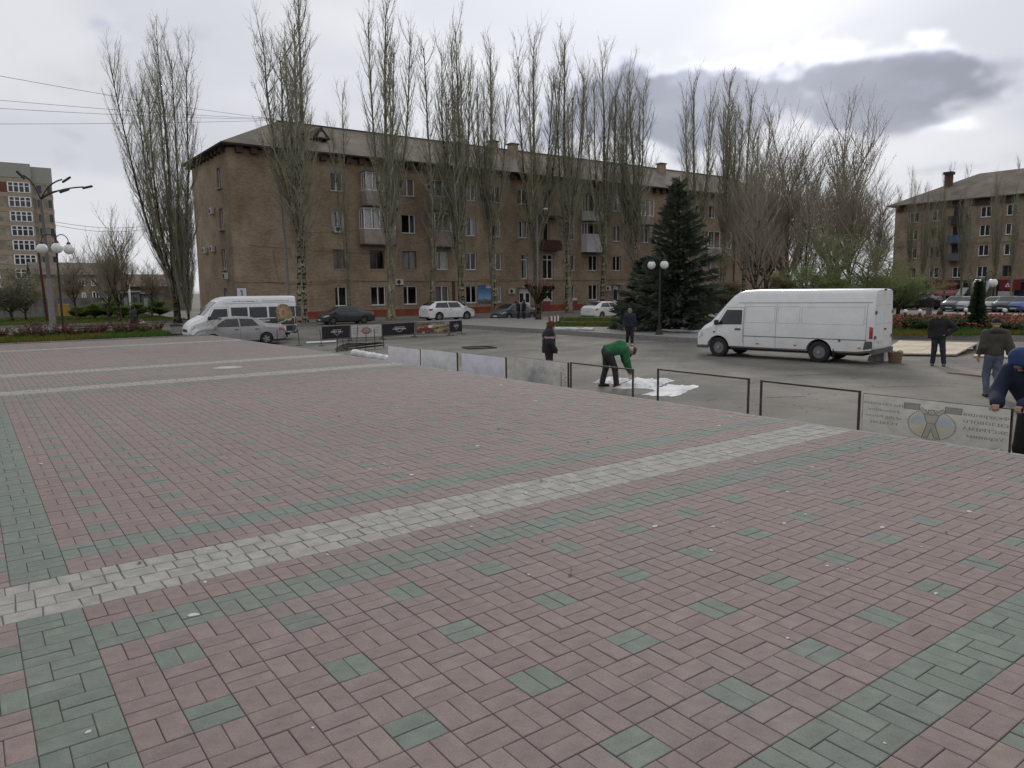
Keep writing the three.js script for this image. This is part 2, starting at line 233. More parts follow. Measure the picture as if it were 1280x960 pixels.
// pavers
{
  const pavers = []; // {x,w (cells), along: 0 long side along x, kind}
  const R = 'r', G = 'g', put = (x, w, along, kind) => pavers.push({ x, w, along, kind });
  const cell = (x, w, even, kind) => { if (even) { put(x + 0.25, w + 0.5, 1, kind); put(x + 0.75, w + 0.5, 1, kind); } else { put(x + 0.5, w + 0.25, 0, kind); put(x + 0.5, w + 0.75, 0, kind); } };
  const I0 = -24, I1 = 41;
  const cols = []; for (let i = 0; i < I1; i++) cols.push([i, i]); for (let i = 1; i <= -I0; i++) cols.push([-1.5 - i, i]);
  const field = (w0, rows, flip) => { for (const [x, i] of cols) for (let j = 0; j < rows; j++) { const jj = flip ? rows - 1 - j : j; cell(x, w0 + j, (i + jj) % 2 === 0, i % 3 === 1 && jj % 3 === 1 ? G : R); } };
  const band = (w0, kind, up) => { for (const [x, i] of cols) { const a = (i % 2 === 0) === !up; if (a) { put(x + 0.25, w0 + 1, 1, kind); put(x + 0.75, w0 + 1, 1, kind); put(x + 0.5, w0 + 0.25, 0, kind); } else { put(x + 0.25, w0 + 0.5, 1, kind); put(x + 0.75, w0 + 0.5, 1, kind); put(x + 0.5, w0 + 1.25, 0, kind); } } };
  const cross = (w0, w1) => { for (let k = 0, w = w0; w + 1 <= w1 + 1e-6; k++, w++) { const a = k % 2 === 0, x = -1.5; if (a) { put(x + 0.5, w + 0.25, 0, G); put(x + 0.5, w + 0.75, 0, G); put(x + 1.25, w + 0.5, 1, G); } else { put(x + 1, w + 0.25, 0, G); put(x + 1, w + 0.75, 0, G); put(x + 0.25, w + 0.5, 1, G); } } };
  const whites = [[3, 6], [56, 59], [73, 76], [114, 117]];
  field(-12, 12, true); band(0, G, false); band(1.5, R, false); cross(-12, 3);
  band(-13.5, G, true); field(-39.5, 26, true); cross(-39.5, -13.5);
  for (let k = 0; k < whites.length; k++) {
    const w = whites[k][1], nx = k + 1 < whites.length ? whites[k + 1][0] : 141;
    band(w, R, true); band(w + 1.5, G, true);
    const rows = k + 1 < whites.length ? nx - 6 - w : Math.floor(134.6 - w - 3); field(w + 3, rows, false); cross(w, k + 1 < whites.length ? nx : 134);
    if (k + 1 < whites.length) { band(nx - 3, G, false); band(nx - 1.5, R, false); }
  }
  const r = rng(4242);
  // one paver: chamfered block, top face at y = 0
  const block = (lx, lz) => { const mb = new MB(), b = 0.003, hx = lx / 2, hz = lz / 2, y0 = -0.03; if (0) mb.prism([[-hx, -hz], [hx, -hz], [hx, hz], [-hx, hz]], y0, 0, 0); const g = new MB(), P = [[-hx, -hz], [-hx, hz], [hx, hz], [hx, -hz]], Q = P.map(([x, z]) => [x - Math.sign(x) * b, z - Math.sign(z) * b]); for (let i = 0; i < 4; i++) { const j = (i + 1) % 4; g.quad([P[i][0], y0, P[i][1]], [P[j][0], y0, P[j][1]], [P[j][0], -b * 0.8, P[j][1]], [P[i][0], -b * 0.8, P[i][1]]); g.quad([P[i][0], -b * 0.8, P[i][1]], [P[j][0], -b * 0.8, P[j][1]], [Q[j][0], 0, Q[j][1]], [Q[i][0], 0, Q[i][1]]); } g.quad([Q[0][0], 0, Q[0][1]], [Q[1][0], 0, Q[1][1]], [Q[2][0], 0, Q[2][1]], [Q[3][0], 0, Q[3][1]]); return g.geo(); };
  const geoA = block(0.2012, 0.0990), geoB = block(0.0990, 0.2012), shiftUv = (g, a, b) => { g = g.clone(); const u = g.attributes.uv; for (let i = 0; i < u.count; i++) u.setXY(i, u.getX(i) + a, u.getY(i) + b); return g; };
  const geos = [[0, 1, 2, 3].map(k => shiftUv(geoA, k * 0.37, k * 0.21)), [0, 1, 2, 3].map(k => shiftUv(geoB, k * 0.29, k * 0.43))];
  const base = { r: [0.285, 0.220, 0.202], g: [0.207, 0.240, 0.203] };
  const colour = (kind, x, w, t) => { // dye, batch differences and dusty patches
    const b = base[kind], d = smooth(0.50, 0.72, fbm(x * 0.9 + 3, w * 0.9, 4, 301)), k = 0.94 + t * 0.12 + (fbm(x * 0.45, w * 0.45, 3, 305) - 0.5) * 0.20, dust = d * 0.3, m = (b[0] + b[1] + b[2]) / 3;
    return [lerp(b[0], m * 1.08, dust) * k, lerp(b[1], m * 1.02, dust) * k, lerp(b[2], m * 0.96, dust) * k];
  };
  const mats = {}; const matFor = c => { const q = c.map(v => Math.round(v * 240) / 240), key = q.join(); return mats[key] || (mats[key] = std(q, 0.88, { map: T.concrete, bumpMap: T.concreteB, bumpScale: 0.0012 })); };
  const instMat = std([1, 1, 1], 0.88, { map: T.concrete, bumpMap: T.concreteB, bumpScale: 0.0012 });
  const keep = [], cut = [];
  for (const q of pavers) {
    const x = q.x * S, w = q.w * S, hx = q.along ? 0.05 : 0.1025, hw = q.along ? 0.1025 : 0.05;
    if (x - hx > edgeX(w) - 0.006 || x < -5.4) continue;
    q.X = x; q.W = w; q.t = r(); q.y = (r() - 0.5) * 0.0036; q.rx = (r() - 0.5) * 0.009; q.rz = (r() - 0.5) * 0.009; q.ry = (r() - 0.5) * 0.009; q.v = Math.floor(r() * 4);
    if (x + hx > edgeX(w + hw) - 0.004) { cut.push(q); continue; }
    const v = new THREE.Vector3(x, PLAZA, -w), d = v.clone().sub(camera.position), dep = d.dot(cF); q.px = 640 + CAM.f * d.dot(cR) / dep; q.py = 480 - CAM.f * d.dot(cU) / dep;
    q.big = dep > 0.5 && q.px > -20 && q.px < 1300 && q.py < 975 ? 1 / dep : 0; keep.push(q);
  }
  keep.sort((a, b) => b.big - a.big);
  keep.slice(0, 300).forEach(q => { const m = part('paver', geos[q.along][q.v], matFor(colour(q.kind, q.X, q.W, q.t)), plaza); m.position.set(q.X, PLAZA + q.y, -q.W); m.rotation.set(q.rx, q.ry, q.rz); });
  for (const al of [0, 1]) {
    const l = keep.slice(300).filter(q => q.along === al), im = shade(new THREE.InstancedMesh(al ? geoB : geoA, instMat, l.length)), mt = new THREE.Matrix4(), e = new THREE.Euler(), qt = new THREE.Quaternion(), one = new THREE.Vector3(1, 1, 1), c = new THREE.Color();
    l.forEach((q, i) => { im.setMatrixAt(i, mt.compose(new THREE.Vector3(q.X, PLAZA + q.y, -q.W), qt.setFromEuler(e.set(q.rx, q.ry, q.rz)), one)); im.setColorAt(i, c.setRGB(...colour(q.kind, q.X, q.W, q.t))); });
    im.name = al ? 'crosswise_pavers' : 'lengthwise_pavers'; im.userData.kind = 'stuff'; plaza.add(im);
  }
  // pavers sawn to fit the edge stone
  const mb = new MB(); for (const q of cut) { const hx = (q.along ? 0.0985 : 0.2005) / 2, hw = (q.along ? 0.2005 : 0.0985) / 2, x0 = q.X - hx, w0 = q.W - hw, w1 = q.W + hw, xa = Math.min(q.X + hx, edgeX(w0) - 0.006), xb = Math.min(q.X + hx, edgeX(w1) - 0.006); if (xa < x0 + 0.01 || xb < x0 + 0.005) continue; mb.setc(...colour(q.kind, q.X, q.W, q.t)); mb.prism([[x0, -w0], [xa, -w0], [xb, -w1], [x0, -w1]], PLAZA - 0.03, PLAZA + q.y, 0.003); }
  const cm = mb.build('sawn_edge_pavers', std([1, 1, 1], 0.88, { map: T.concrete, vertexColors: true }), plaza); cm.userData.kind = 'stuff';
  // pale bands of wedge-ended setts
  const wm = [[0.385, 0.37, 0.33], [0.41, 0.395, 0.355], [0.36, 0.345, 0.31], [0.39, 0.37, 0.33]].map(c => std(c, 0.9, { map: T.concrete, bumpMap: T.concreteB, bumpScale: 0.0012 }));
  whites.forEach(([wa, wb], wi) => {
    const rows = 4, rh = (wb - wa) * S / rows, rest = new MB(), gap = 0.004, setts = [];
    for (let k = 0; k < rows; k++) {
      let x = -5.2 + r() * 0.1, sl = (k % 2 ? 1 : -1) * 0.028;
      while (x < 8.4) {
        const L = [0.095, 0.12, 0.15, 0.185][Math.floor(r() * 4)], s2 = (r() < 0.7 ? -sl : sl) * (0.7 + r() * 0.5), y0 = wa * S + k * rh + gap / 2, y1 = y0 + rh - gap, j = () => (r() - 0.5) * 0.007;
        let poly = [[x + gap / 2 - sl + j(), -y0 + j()], [x + L - gap / 2 - s2 + j(), -y0 + j()], [x + L - gap / 2 + s2 + j(), -y1 + j()], [x + gap / 2 + sl + j(), -y1 + j()]];
        const ex = edgeX(y0) - 0.008; if (poly[0][0] < ex - 0.02 && poly[3][0] < ex - 0.02) { poly = poly.map(([a, b]) => [Math.min(a, ex), b]); setts.push(poly); }
        x += L; sl = s2;
      }
    }
    setts.forEach((poly, i) => { const y = PLAZA + (r() - 0.5) * 0.004; if (wi === 0 && poly[0][0] > -0.75) { const m = new MB().prism(poly, PLAZA - 0.03, y, 0.005).build('sett', wm[i % 4], plaza); m.userData.k = undefined; delete m.userData.k; } else rest.prism(poly, PLAZA - 0.03, y, 0.005); });
    if (rest.p.length) { const m = rest.build('pale_setts', wm[0], plaza); m.userData.kind = 'stuff'; }
  });
  // dried droppings and chewing gum on the pavers
  const sp = new MB(), q = rng(99); for (let i = 0; i < 150; i++) { const x = -0.5 + q() * 8.4, w = -3.2 + Math.pow(q(), 1.6) * 16, n = 7, rr = 0.006 + q() * q() * 0.028, el = 0.5 + q(), P = []; for (let k = 0; k < n; k++) { const a = k / n * 6.283, l = rr * (0.6 + q() * 0.7); P.push([x + Math.cos(a) * l * el, -w + Math.sin(a) * l]); } sp.prism(P, PLAZA, PLAZA + 0.0045); }
  const sm = sp.build('gum_and_droppings', std([0.46, 0.44, 0.42], 0.9), plaza); sm.userData.kind = 'stuff';
  const lv = new MB(); for (let i = 0; i < 40; i++) { const x = -0.5 + q() * 8.2, w = -3 + q() * 12, a = q() * 6.28, l = 0.012 + q() * 0.02, y = PLAZA + 0.006; lv.quad([x - Math.cos(a) * l, y, -w - Math.sin(a) * l], [x + Math.sin(a) * l * 0.4, y + 0.006, -w - Math.cos(a) * l * 0.4], [x + Math.cos(a) * l, y + 0.002, -w + Math.sin(a) * l], [x - Math.sin(a) * l * 0.4, y + 0.008, -w + Math.cos(a) * l * 0.4]); }
  const lm = lv.build('dry_leaf_litter', std([0.09, 0.06, 0.035], 0.9), plaza); lm.userData.kind = 'stuff';
}
// raised pavement, lawns and beds beyond the asphalt
const RP = 0.22, PA = onY(1058, 422.5, 0), PB = onY(1296, 427, 0);
{
  const poly = [[26.6, -46], [26.6, -19], [27.2, -17.3], [28.8, -16.2], [31, -15.6], [PA.x, PA.z], [PB.x, PB.z], [39.4, 12], [66, 12], [66, -33], [44, -40], [34, -46]];
  const pv = new THREE.Group(); structure(pv, 'raised_pavement');
  new MB().prism(poly, -0.02, RP).build('paved_surface', M.path, pv);
  for (let i = 0; i < 8; i++) { const [ax, az] = poly[i], [bx, bz] = poly[(i + 1) % poly.length], len = Math.hypot(bx - ax, bz - az), n = Math.max(1, Math.round(len / 1.0)), dx = (bx - ax) / len, dz = (bz - az) / len; for (let k = 0; k < n; k++) { const t0 = k / n * len + 0.006, t1 = (k + 1) / n * len - 0.006, P = (t, o) => [ax + dx * t - dz * o, az + dz * t + dx * o]; const m = new MB().prism([P(t0, -0.16), P(t1, -0.16), P(t1, -0.006), P(t0, -0.006)], -0.02, RP + 0.02, 0.012); m.build('kerb_stone', M.kerb, pv); } }
  const sheet = (name, px, y) => structure(part(name, flatPoly(px.map(([a, b]) => { const v = onY(a, b, y); return [v.x, v.z]; }), y), M.grass), name);
  sheet('lawn', [[682, 407.5], [905, 410], [905, 404.2], [692, 402.8]], RP + 0.012);
  sheet('lawn', [[694, 401.6], [905, 402.8], [935, 396.5], [700, 397.6]], RP + 0.012);
  sheet('lawn', [[1070, 416.2], [1290, 420.2], [1290, 400], [1092, 403]], RP + 0.012);
  sheet('lawn', [[1080, 399], [1290, 396.6], [1290, 393.6], [1080, 394.5]], RP + 0.012);
}
// flower bed at the far end of the plaza and the lawns across the side road
const bedZ0 = -FARW, bedZ1 = -33;
{
  const bed = new THREE.Group(); structure(bed, 'flower_bed');
  new MB().prism([[-14, bedZ0 - 0.16], [6.9, bedZ0 - 0.16], [6.5, bedZ1], [-14, bedZ1]], 0, PLAZA + 0.02).build('turf', M.grass, bed);
  for (let x = -14; x < 6.9; x += 1) new MB().prism([[x + 0.005, bedZ0 - 0.005], [Math.min(x + 0.995, 7.0), bedZ0 - 0.005], [Math.min(x + 0.995, 7.0), bedZ0 - 0.155], [x + 0.005, bedZ0 - 0.155]], 0.4, PLAZA + 0.03, 0.012).build('kerb_stone', M.kerb, bed);
  const s = (name, pts, y) => structure(part(name, flatPoly(pts, y), M.grass), name);
  s('verge', [[-30, -66], [17, -68], [17.5, -97], [-30, -97]], 0.03);
  s('verge', [[-14, -38.5], [4.2, -38.5], [4.2, -46], [-14, -46]], 0.03);
  new MB().box(-30, 0, -66.2, 16.5, 0.16, -65.9).build('road_kerb', M.kerb); const k = scene.children[scene.children.length - 1]; structure(k, 'road_kerb');
  const sw = structure(part('building_pavement', flatPoly([[17, -55.5], [100, -55.5], [100, -62], [17, -62]], 0.02), M.path), 'building_pavement');
}
// ───────── buildings ─────────
M.brick = std([0.46, 0.36, 0.26], 0.95, { map: T.wall, bumpMap: T.wallB, bumpScale: 0.006 });
M.brick2 = std([0.40, 0.315, 0.24], 0.95, { map: T.wall, bumpMap: T.wallB, bumpScale: 0.006 });
M.plinth = std([0.36, 0.10, 0.05], 0.95, { map: T.plaster });
M.roof = std([0.26, 0.235, 0.205], 0.95, { map: T.roof, bumpMap: T.roofB, bumpScale: 0.03 });
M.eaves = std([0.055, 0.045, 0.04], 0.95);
M.bracket = std([0.09, 0.05, 0.04], 0.95);
M.white = std([0.78, 0.78, 0.79], 0.6);
M.oldFrame = std([0.16, 0.11, 0.075], 0.8);
M.sill = std([0.34, 0.33, 0.32], 0.8);
M.glass = new THREE.MeshPhysicalMaterial({ color: 0xffffff, roughness: 0.03, transmission: 1, thickness: 0, ior: 1.5 });
M.darkGlass = new THREE.MeshPhysicalMaterial({ color: lin(0.03, 0.034, 0.04), roughness: 0.06, ior: 1.5 });
M.curtain = std([0.62, 0.61, 0.60], 0.95, { map: T.fabric });
M.curtain2 = std([0.24, 0.22, 0.20], 0.95, { map: T.fabric });
M.room = std([0.10, 0.09, 0.08], 1);
M.cladding = std([0.50, 0.42, 0.375], 0.75, { map: T.plaster });
M.cladWhite = std([0.68, 0.68, 0.70], 0.6);
M.rustRed = std([0.17, 0.055, 0.045], 0.85, { map: T.metal });
M.acWhite = std([0.52, 0.52, 0.50], 0.6);
M.black = std([0.02, 0.02, 0.02], 0.7);
// wall in its own x-y plane, outer face at z = 0, thickness going to -z, with rectangular openings
function wallGeo(outline, holes, th = 0.45) {
  const sh = new THREE.Shape(outline.map(p => new THREE.Vector2(...p)));
  for (const [a0, y0, a1, y1] of holes) { const h = new THREE.Path(); h.moveTo(a0, y0); h.lineTo(a0, y1); h.lineTo(a1, y1); h.lineTo(a1, y0); h.closePath(); sh.holes.push(h); }
  const g = new THREE.ExtrudeGeometry(sh, { depth: th, bevelEnabled: false }); g.translate(0, 0, -th); return uvBox(g);
}
// window in a wall plane: frame with mullions, one pane per light, sill; cols = relative widths of the lights
function windowIn(parent, a0, y0, a1, y1, { cols = [1, 1], fr = M.white, glass = M.glass, curtain = null, sill = M.sill, rec = 0.16, transom = 0, name = 'window', mull = 0.085, z = 0 } = {}) {
  const w = new THREE.Group(); w.name = name; parent.add(w); w.position.z = z;
  const f = new MB(), t = mull, zb = -rec - 0.07, zf = -rec, g = 0.003;
  f.box(a0 + g, y0 + g, zb, a0 + t, y1 - g, zf); f.box(a1 - t, y0 + g, zb, a1 - g, y1 - g, zf); f.box(a0 + t, y0 + g, zb, a1 - t, y0 + t, zf - 0.002); f.box(a0 + t, y1 - t, zb, a1 - t, y1 - g, zf - 0.002);
  const sum = cols.reduce((s, c) => s + c, 0); let x = a0 + t; const W = a1 - a0 - 2 * t;
  cols.forEach((c, i) => {
    const x1 = x + W * c / sum; if (i < cols.length - 1) f.box(x1 - t / 2, y0 + t, zb, x1 + t / 2, y1 - t, zf - 0.003);
    const p0 = x + (i ? t / 2 : 0), p1 = x1 - (i < cols.length - 1 ? t / 2 : 0), ys = transom ? [[y0 + t, y1 - t - (y1 - y0) * transom], [y1 - t - (y1 - y0) * transom + t, y1 - t]] : [[y0 + t, y1 - t]];
    if (transom) f.box(p0, ys[0][1], zb, p1, ys[1][0], zf - 0.004);
    for (const [b0, b1] of ys) new MB().quad([p0, b0, zb + 0.03], [p1, b0, zb + 0.03], [p1, b1, zb + 0.03], [p0, b1, zb + 0.03]).build('pane', glass, w);
    x = x1;
  });
  f.build('frame', fr, w);
  if (sill) new MB().box(a0 - 0.06, y0 - 0.07, -rec, a1 + 0.06, y0 - 0.003, 0.09).build('sill', sill, w);
  if (curtain) { const c = new MB(), n = 14, zc = zb - 0.12; const part0 = curtain === M.curtain ? [[0.02, 0.38], [0.62, 0.98]] : [[0.02, 0.98]]; for (const [f0, f1] of part0) for (let i = 0; i < n; i++) { const q = k => { const s = lerp(f0, f1, k / n); return [lerp(a0, a1, s), zc + Math.sin(k * 2.4 + a0) * 0.025]; }; const [xa, za] = q(i), [xb, zb2] = q(i + 1); c.quad([xa, y0, za], [xb, y0, zb2], [xb, y1, zb2], [xa, y1, za]); } c.build('curtain', curtain, w); }
  return w;
}
function acUnit(pos, turn, where) { // front towards local +z
  const o = thing('air_conditioner', `pale air conditioner ${where}`, 'air conditioner', pos, turn, 'air conditioners on the brown apartment block');
  part('casing', uvBox(new RoundedBoxGeometry(0.80, 0.56, 0.28, 2, 0.02)).translate(0, 0.3, 0.17), M.acWhite, o);
  part('fan_grille', new THREE.CylinderGeometry(0.2, 0.2, 0.02, 20).rotateX(Math.PI / 2).translate(-0.12, 0.3, 0.318), M.black, o);
  new MB().box(-0.36, -0.03, 0, -0.32, 0.02, 0.32).box(0.32, -0.03, 0, 0.36, 0.02, 0.32).build('bracket', M.sill, o);
  return o;
}
const BW = 62; // distance of the long brown facade
const brown = thing('apartment_building', 'long four-storey brown brick apartment block with corrugated hip roof behind the poplars', 'building', [0, 0, -BW]);
{
  const X0 = 18.6, X1 = 100, EY = 14.75, DEP = 12.2;
  const px = (x0, y0, x1, y1) => { const a = onW(x0, y0, BW), b = onW(x1, y1, BW); return [a.x, b.y, b.x, a.y]; };
  const fl = [[1.15, 2.98], [4.62, 6.42], [8.15, 10.0], [11.75, 13.45]];
  const cols = { // photo x of the window's two edges on the upper floors
    A: [417, 432.5], C: [503.5, 521], E: [582, 596], F: [613.8, 627], G: [647.5, 660], I: [706.5, 719], K: [766, 776.3], L: [801, 811], N: [838, 848], P: [868, 877], Q: [885, 893], R: [901, 909], U: [925, 932], V: [946, 953], W: [963.5, 971],
  };
  const xs = k => { const [a, b] = cols[k]; return [onW(a, 330, BW).x, onW(b, 330, BW).x]; };
  const holes = [], wins = [], r = rng(5);
  const add = (x0, y0, x1, y1, o = {}) => { holes.push([x0, y0, x1, y1]); wins.push([x0, y0, x1, y1, o]); };
  const cur = () => { const v = r(); return v < 0.3 ? M.curtain : v < 0.5 ? M.curtain2 : null; };
  for (const k of Object.keys(cols)) fl.forEach(([y0, y1], f) => {
    let [x0, x1] = xs(k); const o = { curtain: cur(), cols: r() < 0.25 ? [1, 0.6] : [1, 1] };
    if (k === 'G' && f === 0) return; if (k === 'K' && f === 0) return;
    if (k === 'G' && f === 1) { add(x0 + 0.45, 3.66, x1 - 0.05, y1 - 0.05, { ...o, cols: [1], transom: 0.2, sill: null }); return; }
    if ((k === 'A' || k === 'C') && f === 1) { o.fr = M.oldFrame; o.curtain = M.curtain2; }
    if (f === 0 && k < 'D') { o.cols = [0.45, 1]; o.curtain = null; }
    add(x0, y0, x1, y1, o);
  });
  // columns with balconies: plain windows below
  const B = { B: [462.5, 481], D: [544, 560.5], H: [678.6, 691.6], J: [736, 747.5] };
  for (const [k, [a, b]] of Object.entries(B)) {
    const x0 = onW(a, 330, BW).x, x1 = onW(b, 330, BW).x;
    add(x0, fl[0][0], x1, fl[0][1], { curtain: k === 'D' ? M.curtain2 : null });
    if (k === 'H') add(x0, 3.66, x1, fl[1][1], { cols: [1, 1], transom: 0.2, sill: null }); else add(x0, fl[1][0], x1, fl[1][1], { curtain: cur(), fr: k === 'B' ? M.oldFrame : M.white });
    add(x0 + 0.1, fl[2][0] - 0.55, x0 + 0.95, fl[2][1], { cols: [1], sill: null, name: 'balcony_door' }); add(x0 + 0.1, fl[3][0] - 0.55, x0 + 0.95, fl[3][1], { cols: [1], sill: null, name: 'balcony_door' });
  }
  const dG = px(649, 360, 664, 388), dK = px(766.7, 360, 773.7, 387);
  const doorG = [dG[0], 0.32, dG[2], 2.62], doorK = [dK[0], 0.32, dK[2], 2.9]; holes.push(doorG, doorK);
  const wall = part('front_wall', wallGeo([[X0, 0.3], [X1, 0.3], [X1, EY], [X0, EY]], holes), M.brick, brown);
  wins.forEach(([a, b, c, d, o]) => windowIn(brown, a, b, c, d, o));
  for (const [a, b, c, d] of [doorG, doorK]) { const g = new THREE.Group(); g.name = 'door'; brown.add(g); new MB().box(a + 0.003, b, -0.2, c - 0.003, d - 0.003, -0.14).build('door_leaf', M.white, g); const n = c - a > 1.2 ? 2 : 1, w = (c - a) / n; for (let i = 0; i < n; i++) new MB().box(a + i * w + 0.16, b + 0.75, -0.145, a + (i + 1) * w - 0.16, d - 0.55, -0.132).build('pane', M.darkGlass, g); new MB().box(a - 0.25, d + 0.06, 0.002, c + 0.25, d + 0.2, 0.75).build('canopy', M.sill, g); new MB().box(a - 0.35, 0.0, 0.002, c + 0.35, 0.26, 0.9).build('doorstep', M.kerb, g); }
  // end wall, facing the left side of the place
  const endWin = [[271.5, 205, 277, 232], [273.3, 255, 279.6, 284], [276.2, 306, 283, 333], [277, 354, 285.5, 377]].map(([a, b, c, d]) => { const p = onX(a, b, X0), q = onX(c, d, X0); const yy = [[11.7, 13.4], [8.1, 9.95], [4.6, 6.4], [1.2, 2.95]]; return [p.z, q.z]; });
  const eh = [[11.7, 13.4], [8.1, 9.95], [4.6, 6.4], [1.2, 2.95]].map(([y0, y1], i) => { const m = endWin.reduce((s, v) => s + (v[0] + v[1]) / 2, 0) / 4 + BW; return [m - 0.62, y0, m + 0.62, y1]; });
  const ew = new THREE.Group(); ew.name = 'end_wall'; ew.position.set(X0, 0, 0); ew.rotation.y = -Math.PI / 2; brown.add(ew); // its local x runs away from the front corner
  const eh2 = eh.map(([a, b, c, d]) => [a, b, c, d]);
  part('brickwork', wallGeo([[-DEP, 0.3], [-0.45, 0.3], [-0.45, EY], [-DEP, EY]], eh2), M.brick, ew);
  eh2.forEach(([a, b, c, d]) => { // frames of the end wall are sub-parts of it
    const f = new MB(); f.box(a, b, -0.24, a + 0.08, d, -0.16).box(c - 0.08, b, -0.24, c, d, -0.16).box(a + 0.08, b, -0.24, c - 0.08, b + 0.08, -0.162).box(a + 0.08, d - 0.08, -0.24, c - 0.08, d, -0.162).box((a + c) / 2 - 0.04, b + 0.08, -0.24, (a + c) / 2 + 0.04, d - 0.08, -0.163); f.build('window_frame', M.white, ew);
    new MB().quad([a, b, -0.21], [c, b, -0.21], [c, d, -0.21], [a, d, -0.21]).build('window_pane', M.darkGlass, ew); new MB().box(a - 0.1, b - 0.12, -0.1, c + 0.1, b - 0.003, 0.2).build('window_sill', M.sill, ew);
  });
  new MB().box(X0 + 0.45, 0.3, -DEP - 0.4, X1, EY, -DEP).build('rear_wall', M.brick, brown);
  new MB().box(X1 - 0.45, 0.3, -DEP, X1, EY, -0.45).build('far_wall', M.brick, brown);
  for (let k = 0; k < 4; k++) new MB().box(X0 + 0.46, [0.32, 3.4, 6.95, 10.5][k], -DEP + 0.01, X1 - 0.46, [0.5, 3.6, 7.15, 10.7][k], -0.46).build('floor_slab', M.room, brown);
  new MB().box(X0 + 0.46, 0.5, -4.2, X1 - 0.46, EY - 0.2, -4.0).build('inner_wall', M.room, brown);
  new MB().box(X0 + 0.46, EY - 0.18, -DEP + 0.01, X1 - 0.46, EY - 0.02, -0.46).build('top_ceiling', M.room, brown);
  new MB().box(X0 - 0.06, 0, -DEP, X1 + 0.06, 1.0, -0.46).box(X0 - 0.06, 0, -0.458, X1 + 0.06, 0.298, 0.06).box(X0 - 0.06, 0.298, -0.1, X0 - 0.004, 0.72, 0.06).build('base_course', M.plinth, brown);
  { const m = new MB(); const gaps = [[doorG[0], doorG[2]], [doorK[0], doorK[2]]]; let x = X0 - 0.004; for (const [a, b] of [...gaps, [X1, X1]]) { m.box(x, 0.3, 0.003, a, 0.72, 0.06); x = b; } m.build('plinth', M.plinth, brown); }
  { const m = new MB(); let x = X0; for (const [a, b] of [[doorG[0] - 0.3, doorG[2] + 0.3], [doorK[0] - 0.3, doorK[2] + 0.3], [X1, X1]]) { m.box(x, 3.42, 0.002, a, 3.55, 0.05); x = b; } m.build('string_course', M.brick, brown); }
  // roof: hips with a soffit, fascia and brackets
  const ox0 = X0 - 0.75, ox1 = X1 + 0.75, zf = 0.85, zb = -DEP - 1.1, ey = EY + 0.25, ry = 18.75, rz = -6.3, rx0 = 25.2, rx1 = 93.6;
  const face = (name, P) => { const m = new MB(); if (P.length === 4) m.quad(...P); else m.tri(...P); const g = m.geo(); const a = new THREE.Vector3(...P[0]), e1 = new THREE.Vector3(...P[1]).sub(a).normalize(), nn = new THREE.Vector3().fromBufferAttribute(g.attributes.normal, 0), e2 = nn.clone().cross(e1), p = g.attributes.position, v = new THREE.Vector3(); for (let i = 0; i < p.count; i++) { v.fromBufferAttribute(p, i).sub(a); g.attributes.uv.setXY(i, v.dot(e1), v.dot(e2)); } return g; };
  const fA = face('f', [[ox0, ey, zf], [ox1, ey, zf], [rx1, ry, rz], [rx0, ry, rz]]), fB = face('b', [[ox1, ey, zb], [ox0, ey, zb], [rx0, ry, rz], [rx1, ry, rz]]), fC = face('l', [[ox0, ey, zb], [ox0, ey, zf], [rx0, ry, rz]]), fD = face('r', [[ox1, ey, zf], [ox1, ey, zb], [rx1, ry, rz]]);
  const roof = part('roof', mergeGeometries([fA, fB, fC, fD]), M.roof, brown);
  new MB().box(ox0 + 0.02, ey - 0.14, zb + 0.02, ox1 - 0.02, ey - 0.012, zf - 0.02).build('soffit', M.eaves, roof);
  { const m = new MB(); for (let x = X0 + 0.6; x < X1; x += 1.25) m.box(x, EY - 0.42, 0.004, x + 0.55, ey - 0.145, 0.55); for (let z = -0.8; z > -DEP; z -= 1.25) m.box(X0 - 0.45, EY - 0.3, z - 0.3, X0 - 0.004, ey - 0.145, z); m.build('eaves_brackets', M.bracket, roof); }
  new MB().tube([[rx0, ry + 0.02, rz], [rx1, ry + 0.02, rz]], 0.11, 6).build('ridge_cap', M.eaves, roof);
  const chimney = (p0, top) => { const v = onW(p0, top, BW + 5), x = v.x, m = new MB(); m.box(x - 0.5, 15.8, -5.4, x + 0.5, Math.max(v.y, ry + 0.35), -4.6); const c = m.build('chimney', M.brick, roof); new MB().box(x - 0.6, Math.max(v.y, ry + 0.35) + 0.003, -5.5, x + 0.6, Math.max(v.y, ry + 0.35) + 0.15, -4.5).build('chimney_cap', M.eaves, roof); };
  chimney(616, 184); chimney(641, 186); chimney(826.5, 212);
  // dormer near the left hip
  { const x = onW(393, 160, BW + 3).x, m = new MB(), y = 16.6, z0 = -1.4, z1 = -4.6, h = 1.1, w = 0.9; m.tri([x - w, y, z0], [x + w, y, z0], [x, y + h, z0]); m.quad([x - w, y, z0], [x, y + h, z0], [x, y + h, z1], [x - w, y, z1]); m.quad([x + w, y, z0], [x + w, y, z1], [x, y + h, z1], [x, y + h, z0]); m.build('dormer', M.eaves, roof); new MB().quad([x - 0.4, y + 0.12, z0 + 0.03], [x + 0.4, y + 0.12, z0 + 0.03], [x + 0.12, y + 0.6, z0 + 0.03], [x - 0.12, y + 0.6, z0 + 0.03]).build('dormer_louvre', M.sill, roof); }
